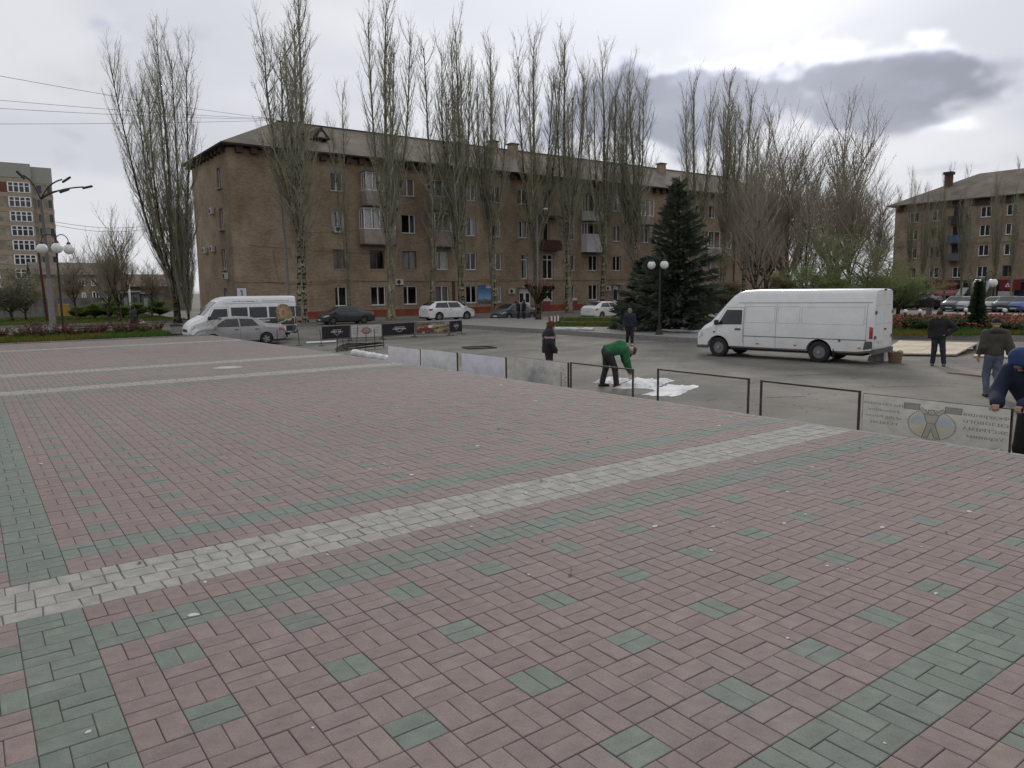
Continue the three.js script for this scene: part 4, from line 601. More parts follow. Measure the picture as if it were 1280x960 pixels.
const PP = [poplarProto(11, { H: 24, stems: 6, spread: 1.15, nb: 74, twigs: 0.8, fork: 0.3 }), poplarProto(12, { H: 24, stems: 5, spread: 1.0, fork: 0.32, nb: 78, twigs: 0.8 }), poplarProto(13, { H: 24, stems: 7, spread: 1.2, fork: 0.28, nb: 70, twigs: 0.8 }), poplarProto(14, { H: 24, stems: 6, spread: 1.05, fork: 0.36, nb: 74, twigs: 0.8 }), poplarProto(15, { H: 24, stems: 2, spread: 0.8, fork: 0.25, nb: 56, trunkR: 0.17 })];
{
  // [photo x of the trunk foot, distance, photo y of the tip, prototype, label]
  const row = [
    [378, 55, -2, 0, 'tall many-stemmed poplar with pale patched trunk beside the parked minibus', 1.54],
    [438, 57.5, 118, 4, 'thin young poplar between the first two windows columns of brown block', 1.14],
    [489, 53.5, 12, 1, 'tall poplar with whitish trunk behind the white banner', 1.19],
    [540, 57, 62, 4, 'slim straight poplar behind the parked white crossover', 1.67],
    [578, 56, 34, 2, 'forked poplar with pale trunk left of the blue poster', 1.19],
    [619, 56, 62, 3, 'pale poplar trunk rising right of the blue poster', 1.19],
    [672, 58, 50, 1, 'poplar behind the pollarded tree by the entrance door', 1.28],
    [712, 55.5, 56, 0, 'thick poplar with dark patched trunk beside red notice stand', 1.23],
    [753, 58, 64, 3, 'slender poplar beside the white glazed balcony', 1.14],
    [796, 56, 84, 2, 'broad poplar just behind the dark spruce', 1.41],
    [868, 50, 102, 1, 'poplar rising behind right side of the spruce', 1.14],
    [902, 56, 100, 3, 'dense poplar behind the front of the white van', 1.41],
    [930, 60, 118, 0, 'poplar among bare trees behind the white van', 1.32],
  ];
  row.forEach(([px, w, top, k, label, sp], i) => { const foot = onW(px, 400, w), tip = onW(px, top, w), h = tip.y; treeOf(PP[k], 'poplar_tree', label, [foot.x, 0, -w], h / 24, i * 1.37, { group: 'poplars in front of the brown block', sx: h / 24 * sp }); });
  // big spreading poplar at the left corner, with a second stem clump
  const big = poplarProto(21, { H: 24, stems: 8, spread: 1.75, fork: 0.16, nb: 80, leafy: 2.2, trunkR: 0.3, twigs: 0.85 });
  treeOf(big, 'poplar_tree', 'wide many-stemmed poplar with greenish lower crown at left corner of brown block', [onW(222, 400, 64).x, 0, -64], onW(215, 50, 64).y / 24, 0.6, { bark: M.bark, sx: onW(215, 50, 64).y / 24 * 1.2 });
  const small = poplarProto(23, { H: 12, stems: 5, spread: 1.3, fork: 0.1, nb: 60, leafy: 2, trunkR: 0.16, twigs: 1.2 });
  treeOf(small, 'poplar_tree', 'bushy young poplar against end wall of the brown block', [onW(236, 400, 62.5).x, 0, -62.5], 0.95, 0.6, { bark: M.bark, sx: 0.8, lm: M.leafDark });
  // poplars before and behind the right-hand block
  const rb = [[1136, 40, 232, 3, 0], [1150, 42, 238, 1, 0.0], [1163, 41, 250, 4, -0.02], [1180, 38, 226, 3, -0.13], [1200, 40, 240, 1, 0.03], [1214, 36, 250, 4, -0.11], [1243, 33, 222, 1, -0.08], [1262, 34, 235, 3, 0.02]];
  rb.forEach(([px, w, top, k, lean], i) => { const d = onX(px, 392, 90 - (i % 3) * 2), tip = onX(px, top, 90 - (i % 3) * 2); treeOf(PP[k], 'poplar_tree', lean < -0.05 ? 'slender leaning poplar with pale trunk in front of corner building' : 'slender upright bare poplar in front of corner building', [d.x, 0, d.z], tip.y / 24, i * 2.1, { group: lean < -0.05 ? 'leaning poplars before the corner building' : 'upright poplars before the corner building', lean: -lean, sx: tip.y / 24 * (k === 4 ? 1.5 : 0.8) }); });
  [[1131, 160, 217], [1139, 150, 234], [1148, 155, 236], [1178, 150, 212], [1200, 150, 214], [1262, 160, 206]].forEach(([px, x, top], i) => { const d = onX(px, 380, x), tip = onX(px, top, x); treeOf(PP[4], 'poplar_tree', 'distant bare poplar tip showing behind roof of corner building', [d.x, 0, d.z], tip.y / 24, i, { group: 'distant poplars behind the corner building', sx: tip.y / 24 * 1.2 }); });
}
// spreading bare tree, recursive
function broadProto(seed, { H = 14, spread = 1, levels = 4, trunk = 0.19, fork = 0.28, leafy = 0, leafS = 0.05, col = [0.28, 0.25, 0.195], first = 5, up = 0.35, tw = 1 } = {}) {
  const r = rng(seed), tr = new MB(), twg = new MB(), lf = new MB(); tr.hasC = true; twg.hasC = true;
  const grow = (p, dir, len, rad, lv, more = 1) => {
    const n = lv === 0 ? 6 : lv >= levels ? 2 : 5, pts = limb(r, p, dir, len, n, V3(0, up * (lv ? 0.8 : 0.2), 0), lv === 0 ? 0.08 : 0.28), end = rad * (lv === 0 ? 0.7 : 0.45), R = taper(rad, Math.max(0.004, end), n);
    const k = 0.8 + r() * 0.4; if (lv < 2) { tr.col = [k, k * 0.97, k * 0.92]; tr.tube(arr(pts), R, lv === 0 ? 8 : 6); } else { twg.col = col.map(v => v * k); twg.tube(arr(pts), R, lv > 3 ? 3 : 4); }
    if (lv >= levels) { const nl = Math.round(leafy * (0.5 + r())); for (let i = 0; i < nl; i++) leaf(lf, r, along(pts, r()).add(V3((r() - 0.5) * 0.25, (r() - 0.5) * 0.25, (r() - 0.5) * 0.25)), leafS * (0.7 + r() * 0.6)); return; }
    const c = lv === 0 ? first : Math.round((lv === 1 ? 7 : lv === 2 ? 6 : 8) * tw * more);
    for (let i = 0; i < c; i++) { const t = lv === 0 ? 0.62 + 0.38 * (i + 1) / c : 0.2 + 0.8 * (i + r()) / c, q = along(pts, Math.min(1, t)), d0 = tangent(pts, Math.min(0.99, t)), a = i * 2.4 + r(), ang = (lv === 0 ? 0.5 : 0.55) + r() * 0.45; const d = d0.multiplyScalar(Math.cos(ang)).add(V3(Math.cos(a), 0.15, Math.sin(a)).multiplyScalar(Math.sin(ang) * spread)); grow(q, d, len * (lv === 0 ? (1 - fork) / fork * 0.42 : 0.56) * (0.75 + r() * 0.5), rad * (lv === 0 ? 0.46 : 0.45), lv + 1); }
    if (lv === 0) grow(along(pts, 1), V3((r() - 0.5) * 0.2, 1, (r() - 0.5) * 0.2), len * (1 - fork) / fork * 0.62, rad * 0.62, 1, 2.2);
  };
  grow(V3(0, -0.1, 0), V3((r() - 0.5) * 0.1, 1, (r() - 0.5) * 0.1), H * fork, trunk, 0);
  return { trunk: tr.geo(), twigs: twg.geo(), leaves: lf.geo() };
}
{
  const A = broadProto(31, { H: 13, fork: 0.3, spread: 0.95, first: 6, leafy: 4, levels: 4, tw: 0.85, up: 0.95 }), B = broadProto(32, { H: 13, fork: 0.22, spread: 0.8, up: 1.2, first: 7, leafy: 4, tw: 0.95 }), C = broadProto(33, { H: 12, fork: 0.4, spread: 1.0, up: 0.5, first: 8, leafy: 3, tw: 1.0 });
  const F = broadProto(34, { H: 8, fork: 0.2, spread: 1.25, first: 7, leafy: 3, leafS: 0.09, up: 0.15 }), Bush = broadProto(35, { H: 4.2, fork: 0.16, spread: 1.3, first: 9, leafy: 10, leafS: 0.09, trunk: 0.1 });
  const at = (proto, px, w, top, name, label, o = {}, HH = 13) => { const d = onW(px, 395, w), t = onW(px, top, w), s = t.y / (HH * 1.12); return treeOf(proto, name, label, [d.x, 0.02, -w], s, px * 0.7, { bark: M.bark, lm: M.leafBrown, ...o, sx: s * (o.wide || 1) }); };
  at(A, 945, 27, 190, 'bare_tree', 'bare spreading tree with thick low limbs behind cab of the white van', { wide: 1.05 });
  at(B, 985, 40, 128, 'bare_tree', 'tall bare tree with brown buds behind middle of the white van', { wide: 1.25 });
  at(A, 1008, 26, 205, 'bare_tree', 'low spreading bare tree behind roof of the white van', { wide: 0.95 });
  at(B, 1046, 36, 114, 'bare_tree', 'tallest bare tree with dense fine crown beside dark cloud', { wide: 1.1 });
  at(C, 1062, 25, 176, 'bare_tree', 'bare tree with one straight leader behind rear doors of white van', { wide: 0.85 }, 12);
  at(C, 1092, 34, 208, 'bare_tree', 'thin bare tree at the gap before the corner building', { wide: 0.8 }, 12);
  at(B, 958, 46, 150, 'bare_tree', 'brown-budded bare tree against the end of the brown block', { wide: 1.2 });
  at(F, 1030, 24, 262, 'green_tree', 'fresh green leafing tree behind the white van roof', { lm: M.leafFresh }, 8);
  at(F, 1080, 23, 285, 'green_tree', 'bright green leafing tree beside the thin bare tree', { lm: M.leafFresh, wide: 1.1 }, 8);
  at(F, 1122, 24, 302, 'green_tree', 'low yellow-green leafing tree in front of corner building', { lm: M.leafFresh, wide: 1.5 }, 8);
  at(Bush, 985, 33, 335, 'shrub', 'brownish shrub thicket behind cab of the white van', { lm: M.leafBrown, category: 'shrub', wide: 1.5 }, 4.2);
  at(Bush, 1040, 31, 335, 'shrub', 'olive shrub thicket behind the van roof', { lm: M.leafOlive, category: 'shrub', wide: 1.6 }, 4.2);
  at(Bush, 1100, 33, 338, 'shrub', 'dark shrub thicket beside rear doors of the van', { lm: M.leafDark, category: 'shrub', wide: 1.6 }, 4.2);
  at(Bush, 915, 40, 345, 'shrub', 'brown shrub between spruce and white van', { lm: M.leafBrown, category: 'shrub', wide: 1.4 }, 4.2);
  // left side
  at(F, 15, 82, 318, 'leafy_tree', 'dense dark olive leafy tree in front of the tower block', { lm: M.leafDark, wide: 1.25 }, 8);
  at(F, 32, 86, 330, 'leafy_tree', 'smaller olive leafy tree leaning beside the thin lamp pole', { lm: M.leafDark, wide: 1.0 }, 8);
  at(C, 96, 78, 308, 'bare_tree', 'small bare orchard tree in front of low yellowish house', { wide: 1.1 }, 12);
  at(A, 135, 76, 300, 'bare_tree', 'bare tree with dark trunk in front of the sheds', { wide: 1.15, lm: M.leafOlive });
  at(B, 150, 71, 262, 'bare_tree', 'tall greenish bare tree with wide crown left of the wide poplar', { wide: 1.35, lm: M.leafOlive });
  at(C, 190, 82, 320, 'bare_tree', 'bare tree between sheds and wide poplar', { wide: 1.2 }, 12);
  // verge shrubs
  [[100, 84], [118, 83], [137, 84], [155, 82], [172, 84], [200, 83]].forEach(([px, w], i) => { const d = onW(px, 395, w); const s = 0.34 + (i % 3) * 0.06; treeOf(Bush, 'shrub', 'low fresh green bush on verge across the road', [d.x, 0.02, -w], s, i, { bark: M.bark, lm: M.leafGreen, category: 'shrub', sx: s * 1.7, group: 'low bushes on the far verge' }); });
  // pollarded tree
  {
    const r = rng(55), tr = new MB(), tw = new MB(), lf = new MB(); tr.hasC = tw.hasC = true; const t = limb(r, V3(0, 0, 0), V3(0, 1, 0), 1.5, 4, V3(0, 1, 0), 0.06); tr.col = [0.7, 0.68, 0.62]; tr.tube(arr(t), [0.3, 0.24, 0.22, 0.24, 0.3], 9);
    for (let i = 0; i < 9; i++) { const a = i / 9 * 6.28 + r() * 0.4, q = limb(r, t[4], V3(Math.cos(a) * 1.1, 0.75 + r() * 0.6, Math.sin(a) * 1.1), 1.3 + r() * 0.6, 4, V3(0, 0.3, 0), 0.15), e = q[4]; tr.tube(arr(q), [0.14, 0.11, 0.1, 0.1, 0.15], 7); for (let k = 0; k < 16; k++) { const b = r() * 6.28, s = limb(r, along(q, 0.45 + 0.55 * r()), V3(Math.cos(b), 1 + r() * 0.8, Math.sin(b)), 0.35 + r() * 0.55, 3, V3(0, 0.6, 0), 0.2); tw.setc(0.16, 0.07, 0.06); tw.tube(arr(s), taper(0.018, 0.007, 3), 4); for (let z = 0; z < 5; z++) leaf(lf, r, along(s, r()), 0.05 + r() * 0.03); } }
    const p = onW(673, 404, 41); treeOf({ trunk: tr.geo(), twigs: tw.geo(), leaves: lf.geo() }, 'pollarded_tree', 'short pollarded tree with knobbly limbs and reddish shoots by dark parked car', [p.x, 0.02, -41], 1.0, 0.4, { bark: M.bark, lm: M.leafRed });
  }
}
// conifers: whorls of drooping sprays made of short needled twigs
function spruceProto(seed, H, R, lo, dens = 1, ns = 1) {
  const r = rng(seed), tr = new MB(), nd = new MB(); tr.hasC = true; tr.col = [0.75, 0.7, 0.62]; tr.tube([[0, 0, 0], [0.04, H * 0.5, 0.03], [0, H, 0]], [R * 0.075, R * 0.045, 0.02], 8);
  const levels = Math.round(H * 3.6 * dens);
  for (let l = 0; l < levels; l++) {
    const t = l / levels, y = lerp(lo, H * 0.985, t), rad = R * Math.pow(1 - t, 0.86) * (0.86 + r() * 0.28) + 0.12 * ns, nb = Math.round(lerp(15, 5, t) * dens);
    for (let b = 0; b < nb; b++) {
      const a = r() * 6.28, L = rad * (0.7 + r() * 0.38), droop = lerp(-0.18, 0.5, t), pts = limb(r, V3(0, y + (r() - 0.5) * 0.3, 0), V3(Math.cos(a), droop, Math.sin(a)), L, 6, V3(0, 0.16, 0), 0.12); tr.tube(arr(pts), taper(0.012 + L * 0.009, 0.006, 6), 3);
      const m = Math.round(L * 30 * dens + 8);
      for (let k = 0; k < m; k++) {
        const s = Math.pow(r(), 0.7), p = along(pts, s), side = (r() < 0.5 ? -1 : 1), tg = tangent(pts, s), sd = V3(-tg.z, 0, tg.x).normalize().multiplyScalar(side), d = tg.clone().multiplyScalar(0.7 + r() * 0.4).addScaledVector(sd, 0.8 * r()).add(V3(0, (r() - 0.62) * 0.9, 0)).normalize(), l2 = ns * (0.2 + r() * 0.3 * (0.5 + L / R)), w = 0.038 + r() * 0.026, e = p.clone().addScaledVector(d, l2), u = V3(-d.z, (r() - 0.5), d.x).normalize().multiplyScalar(w), v = d.clone().cross(u).normalize().multiplyScalar(w), mid = p.clone().lerp(e, 0.45);
        for (const q of [u, v]) { nd.tri([p.x, p.y, p.z], [mid.x + q.x, mid.y + q.y, mid.z + q.z], [e.x, e.y, e.z]); nd.tri([p.x, p.y, p.z], [e.x, e.y, e.z], [mid.x - q.x, mid.y - q.y, mid.z - q.z]); }
      }
    }
  }
  return { trunk: tr.geo(), needles: nd.geo() };
}
{
  M.needle = matte([0.10, 0.118, 0.085], { side: THREE.DoubleSide }); M.thuja = matte([0.05, 0.07, 0.04], { side: THREE.DoubleSide });
  const put = (g, name, label, pos, m) => { const o = thing(name, label, 'tree', pos, 0.5); part('trunk', g.trunk, M.bark, o); part('needles', g.needles, m, o); return o; };
  const p = onY(846, 413, RP), h = onW(846, 220, -p.z).y - RP; put(spruceProto(61, h, h * 0.325, 0.4), 'spruce_tree', 'tall dark blue-green spruce with full cone on the lawn', [p.x, RP, p.z], M.needle);
  const q = onY(803, 411, RP), h2 = onW(800, 322, -q.z).y - RP; put(spruceProto(62, h2, h2 * 0.36, 0.4), 'spruce_tree', 'smaller spruce crowding left side of the tall dark spruce', [q.x, RP, q.z], M.needle);
  const t = onY(1220, 413, RP), th = onX(1220, 352, t.x).y - RP; put(spruceProto(63, th, th * 0.085, 0.1, 1.9, 0.5), 'thuja', 'narrow dark columnar conifer at the red flower bed', [t.x, RP, t.z], M.thuja);
}
// junipers, flower bed plants
{
  const jp = (() => { const r = rng(71), m = new MB(), st = new MB(); st.hasC = true; for (let i = 0; i < 60; i++) { const a = r() * 6.28, L = 0.5 + r() * 1.0, pts = limb(r, V3(0, 0.05, 0), V3(Math.cos(a), 0.25 + r() * 0.5, Math.sin(a)), L, 5, V3(0, 0.15, 0), 0.2); st.tube(arr(pts), taper(0.012, 0.004, 5), 3); for (let k = 0; k < 46; k++) leaf(m, r, along(pts, 0.15 + 0.85 * r()).add(V3((r() - 0.5) * 0.14, r() * 0.14, (r() - 0.5) * 0.14)), 0.05 + r() * 0.05); } return { trunk: st.geo(), leaves: m.geo() }; })();
  const J = leafMat([0.07, 0.095, 0.04], 0.2);
  [[1140, 413], [1155, 413], [1190, 412.5], [1200, 412], [1166, 414], [1262, 414]].forEach(([px, py], i) => { const p = onY(px, py, RP); treeOf(jp, 'juniper', 'low spreading dark juniper at the front of the red flower bed', [p.x, RP, p.z], 0.85, i, { bark: M.bark, lm: J, category: 'shrub', group: 'junipers by the red flower bed', sx: 1.15 }); });
  // red flowers, too many to count
  const pt = (() => { const m = new MB(); m.hasC = true; m.setc(0.05, 0.11, 0.03); m.tube([[0, 0, 0], [0, 0.3, 0]], 0.008, 3); for (let i = 0; i < 4; i++) { const a = i * 1.6; m.tri([0, 0, 0], [Math.cos(a) * 0.1, 0.12, Math.sin(a) * 0.1], [Math.cos(a + 0.4) * 0.06, 0.26, Math.sin(a + 0.4) * 0.06]); } m.setc(0.30, 0.06, 0.035); for (let i = 0; i < 6; i++) { const a = i / 6 * 6.28, b = (i + 1) / 6 * 6.28; m.tri([0, 0.28, 0], [Math.cos(a) * 0.055, 0.36, Math.sin(a) * 0.055], [Math.cos(b) * 0.055, 0.36, Math.sin(b) * 0.055]); m.tri([Math.cos(a) * 0.055, 0.36, Math.sin(a) * 0.055], [0, 0.40, 0], [Math.cos(b) * 0.055, 0.36, Math.sin(b) * 0.055]); } return m.geo(); })();
  const r = rng(73), N = 1500, im = shade(new THREE.InstancedMesh(pt, std([1, 1, 1], 0.8, { vertexColors: true, side: THREE.DoubleSide }), N)), mt = new THREE.Matrix4(), q = new THREE.Quaternion(), up = V3(0, 1, 0); let k = 0;
  while (k < N) { const px = 1104 + r() * 186, py = 400 + r() * 14; if (fbm(px * 0.05, py * 0.25, 3, 77) < 0.5) continue; const p = onY(px, py, RP), s = 0.7 + r() * 0.5; im.setMatrixAt(k++, mt.compose(V3(p.x + (r() - 0.5), RP, p.z + (r() - 0.5)), q.setFromAxisAngle(up, r() * 6.28), V3(s, s, s))); }
  im.userData = { kind: 'stuff', label: 'red and orange tulips massed in the flower bed', category: 'flowers' }; im.name = 'red_flowers'; scene.add(im);
  // grass blades
  const tuft = (() => { const m = new MB(), g = rng(8); for (let i = 0; i < 6; i++) { const a = g() * 6.28, x = (g() - 0.5) * 0.12, z = (g() - 0.5) * 0.12, h = 0.05 + g() * 0.08, dx = Math.cos(a) * 0.03, dz = Math.sin(a) * 0.03; m.tri([x - dz * 0.25, 0, z + dx * 0.25], [x + dz * 0.25, 0, z - dx * 0.25], [x + dx, h, z + dz]); } return m.geo(); })();
  const gm = matte([1, 1, 1], { side: THREE.DoubleSide }), spots = [], areas = [[0, 7500, () => [-4 + r() * 10.6, -(27.8 + r() * 5.1), PLAZA + 0.02]], [1, 9000, () => { const p = onY(690 + r() * 235, r() < 0.5 ? 397.6 + r() * 4 : 403.6 + r() * 5, RP); return [p.x, p.z, RP + 0.012]; }], [2, 7000, () => { const p = onY(1100 + r() * 185, 406 + r() * 14, RP); return [p.x, p.z, RP + 0.012]; }], [3, 7000, () => [-8 + r() * 25, -(67 + r() * 26), 0.03]]];
  for (const [, n, f] of areas) for (let i = 0; i < n; i++) spots.push(f());
  const gi = shade(new THREE.InstancedMesh(tuft, gm, spots.length)), c = new THREE.Color(); spots.forEach(([x, z, y], i) => { const s = 0.7 + r() * 1.0, d = fbm(x * 0.6, z * 0.6, 3, 88), v = 0.7 + r() * 0.6; gi.setMatrixAt(i, mt.compose(V3(x, y, z), q.setFromAxisAngle(up, r() * 6.28), V3(s, s, s))); gi.setColorAt(i, c.setRGB(lerp(0.075, 0.15, smooth(0.45, 0.7, d)) * v, 0.13 * v, 0.03 * v)); });
  gi.name = 'grass_blades'; gi.userData = { kind: 'stuff', label: 'short patchy green grass blades on the lawns', category: 'grass' }; scene.add(gi);
  // rose bushes in the bed at the end of the plaza
  const rose = (() => { const g = rng(83), st = new MB(), lf = new MB(); st.hasC = true; for (let i = 0; i < 13; i++) { const a = g() * 6.28, pts = limb(g, V3(0, 0, 0), V3(Math.cos(a) * 0.7, 1, Math.sin(a) * 0.7), 0.3 + g() * 0.3, 4, V3(0, 0.3, 0), 0.3); st.col = [0.8, 0.6, 0.5]; st.tube(arr(pts), taper(0.009, 0.004, 4), 3); for (let k = 0; k < 22; k++) leaf(lf, g, along(pts, 0.2 + 0.8 * g()).add(V3((g() - 0.5) * 0.16, (g() - 0.5) * 0.12, (g() - 0.5) * 0.16)), 0.035 + g() * 0.03); } return { trunk: st.geo(), leaves: lf.geo() }; })();
  const RL = leafMat([0.13, 0.055, 0.05], 0.25), GL = leafMat([0.10, 0.10, 0.04], 0.25);
  const bushes = []; for (let i = 0; i < 34; i++) bushes.push([-3.2 + i * 0.29 + (r() - 0.5) * 0.3, 30.2 + r() * 2.2]);
  bushes.forEach(([x, w], i) => treeOf(rose, 'rose_bush', i % 4 === 3 ? 'low olive-leaved rose bush in bed at far end of plaza' : 'low reddish-leaved rose bush in bed at far end of plaza', [x, PLAZA + 0.02, -w], 0.85 + r() * 0.5, i * 1.9, { bark: M.bark, lm: i % 4 === 3 ? GL : RL, category: 'shrub', group: i % 4 === 3 ? 'olive rose bushes in the bed' : 'reddish rose bushes in the bed', sx: 1.2 }));
}
// ───────── vehicles: front towards local +x, left side towards local -z ─────────
M.tyre = std([0.018, 0.018, 0.018], 0.9); M.rim = std([0.30, 0.30, 0.31], 0.4, { metalness: 0.6 }); M.rimDark = std([0.11, 0.11, 0.115], 0.5, { metalness: 0.4 });
M.carGlass = new THREE.MeshPhysicalMaterial({ color: lin(0.018, 0.02, 0.024), roughness: 0.05, ior: 1.5 });
M.trim = std([0.03, 0.03, 0.032], 0.7); M.bumperGrey = std([0.09, 0.092, 0.098], 0.75); M.lampRed = new THREE.MeshPhysicalMaterial({ color: lin(0.30, 0.018, 0.015), roughness: 0.2, clearcoat: 0.6 }); M.lampClear = new THREE.MeshPhysicalMaterial({ color: lin(0.42, 0.43, 0.45), roughness: 0.15, clearcoat: 0.8 }); M.lampAmber = new THREE.MeshPhysicalMaterial({ color: lin(0.5, 0.2, 0.03), roughness: 0.2 });
M.plate = std([0.5, 0.5, 0.47], 0.5); M.under = std([0.02, 0.02, 0.02], 0.95); M.gapShade = std([0.06, 0.06, 0.065], 0.85);  // gap colour: groove shade painted as dark strips
T.dust = tex(512, (u, v) => { const k = 0.95 + (fbm(u * 7, v * 7, 6, 171, 7) - 0.5) * 0.09 + (hash(Math.floor(u * 512), Math.floor(v * 512), 173) - 0.5) * 0.04; return [k, k * 0.995, k * 0.98]; }, { rep: 0.45 });
const paint = (c, o = {}) => new THREE.MeshPhysicalMaterial({ color: lin(...c), map: T.dust, roughness: 0.42, clearcoat: 0.55, clearcoatRoughness: 0.18, ...o });
const csg = new Evaluator(); csg.useGroups = false; csg.attributes = ['position', 'normal', 'uv'];
// Body lofted through cross-sections. Station: [x, bottom, belt, top, half width at sill, at belt, at roof edge, roof rounding]
function carBody(st, wheels, wr, flare = 1.14) {
  const sec = k => { const [x, yb, yl, yt, wb, ww, wt, rd] = k, ym = lerp(yb, yl, 0.5); return [[yb, 0], [yb, wb * 0.86], [yb + 0.07, wb], [ym, Math.max(wb, ww) * 1.005], [yl, ww], [lerp(yl, yt - rd, 0.5), lerp(ww, wt, 0.46) + 0.008], [yt - rd, wt], [yt - rd * 0.42, wt - rd * 0.28], [yt - rd * 0.1, wt - rd * 0.85], [yt, wt * 0.55], [yt + 0.012, 0]].map(([y, z]) => [x, y, z]); };
  const rows = st.map(sec), n = rows[0].length, pos = [], idx = [], N = 2 * n - 2; // ring: left side up, over the roof, right side down
  for (const row of rows) { for (let i = 0; i < n; i++) pos.push(row[i][0], row[i][1], -row[i][2]); for (let i = n - 2; i > 0; i--) pos.push(row[i][0], row[i][1], row[i][2]); }
  for (let s = 0; s + 1 < rows.length; s++) for (let i = 0; i < N; i++) { const j = (i + 1) % N, a = s * N + i, b = s * N + j, c = (s + 1) * N + j, d = (s + 1) * N + i; idx.push(a, b, c, a, c, d); }
  for (const [s, fl] of [[0, 1], [rows.length - 1, 0]]) { const c = pos.length / 3; let cy = 0; for (let i = 0; i < N; i++) cy += pos[(s * N + i) * 3 + 1]; pos.push(st[s][0], cy / N, 0); for (let i = 0; i < N; i++) { const j = (i + 1) % N; fl ? idx.push(c, s * N + j, s * N + i) : idx.push(c, s * N + i, s * N + j); } }
  let g = new THREE.BufferGeometry(); g.setAttribute('position', new THREE.Float32BufferAttribute(pos, 3)); g.setIndex(idx); g.computeVertexNormals(); g.setAttribute('uv', new THREE.Float32BufferAttribute(new Float32Array(pos.length / 3 * 2), 2));
  // make sure the faces look outwards
  { const p = g.attributes.position; let vol = 0; const a = new THREE.Vector3(), b = new THREE.Vector3(), c = new THREE.Vector3(); for (let i = 0; i < idx.length; i += 3) { a.fromBufferAttribute(p, idx[i]); b.fromBufferAttribute(p, idx[i + 1]); c.fromBufferAttribute(p, idx[i + 2]); vol += a.dot(b.cross(c)); } if (vol < 0) { const q = []; for (let i = 0; i < idx.length; i += 3) q.push(idx[i], idx[i + 2], idx[i + 1]); g.setIndex(q); g.computeVertexNormals(); } }
  let br = new Brush(g); br.updateMatrixWorld();
  for (const x of wheels) { const c = new Brush(new THREE.CylinderGeometry(wr * flare, wr * flare, 3, 28).rotateX(Math.PI / 2)); c.position.set(x, wr, 0); c.updateMatrixWorld(); br = csg.evaluate(br, c, SUBTRACTION); }
  g = br.geometry; for (const k of Object.keys(g.attributes)) if (!['position', 'normal', 'uv'].includes(k)) g.deleteAttribute(k); g = uvBox(toCreasedNormals(g.index ? g.toNonIndexed() : g, 0.62));
  // half width of the body at (x, y), height of its top at (x, z)
  const at = (x) => { let s = 0; const dir = st[0][0] < st[st.length - 1][0]; while (s + 2 < st.length && (dir ? x > st[s + 1][0] : x < st[s + 1][0])) s++; const t = clamp((x - st[s][0]) / (st[s + 1][0] - st[s][0] || 1)); return rows[s].map((p, i) => [lerp(p[1], rows[s + 1][i][1], t), lerp(p[2], rows[s + 1][i][2], t)]); };
  const halfW = (x, y) => { const r = at(x); let best = r[2][1]; for (let i = 1; i + 1 < r.length; i++) { const [y0, z0] = r[i], [y1, z1] = r[i + 1]; if (y1 > y0 && y >= y0 && y <= y1) { best = lerp(z0, z1, (y - y0) / (y1 - y0)); } } return best; };
  const topY = (x, z) => { const r = at(x); z = Math.abs(z); for (let i = r.length - 1; i > 4; i--) { const z0 = r[i][1], z1 = r[i - 1][1]; if (z >= z0 && z <= z1) return lerp(r[i][0], r[i - 1][0], (z - z0) / (z1 - z0 || 1)); } return r[5][0]; };
  return { g, halfW, topY };
}
// quad patch hugging the side of a body: corners [x,y] in order, side -1 (left) or 1
function sidePatch(B, c, side, off = 0.005, nx = 8, ny = 5, th = 0) {
  const m = new MB(), P = (u, v) => { const x = lerp(lerp(c[0][0], c[1][0], u), lerp(c[3][0], c[2][0], u), v), y = lerp(lerp(c[0][1], c[1][1], u), lerp(c[3][1], c[2][1], u), v); return [x, y, side * (B.halfW(x, y) + off)]; };
  for (let i = 0; i < nx; i++) for (let j = 0; j < ny; j++) { const a = P(i / nx, j / ny), b = P((i + 1) / nx, j / ny), d = P((i + 1) / nx, (j + 1) / ny), e = P(i / nx, (j + 1) / ny); side > 0 ? m.quad(a, b, d, e) : m.quad(b, a, e, d); }
  const g = m.geo(); g.computeVertexNormals(); return mergeSmooth(g);
}
const mergeSmooth = g => { const k = g.clone(); k.deleteAttribute('normal'); const uv = k.attributes.uv; k.deleteAttribute('uv'); const w = mergeVertices(k, 1e-4); w.computeVertexNormals(); const o = w.toNonIndexed(); o.setAttribute('uv', uv); return o; };
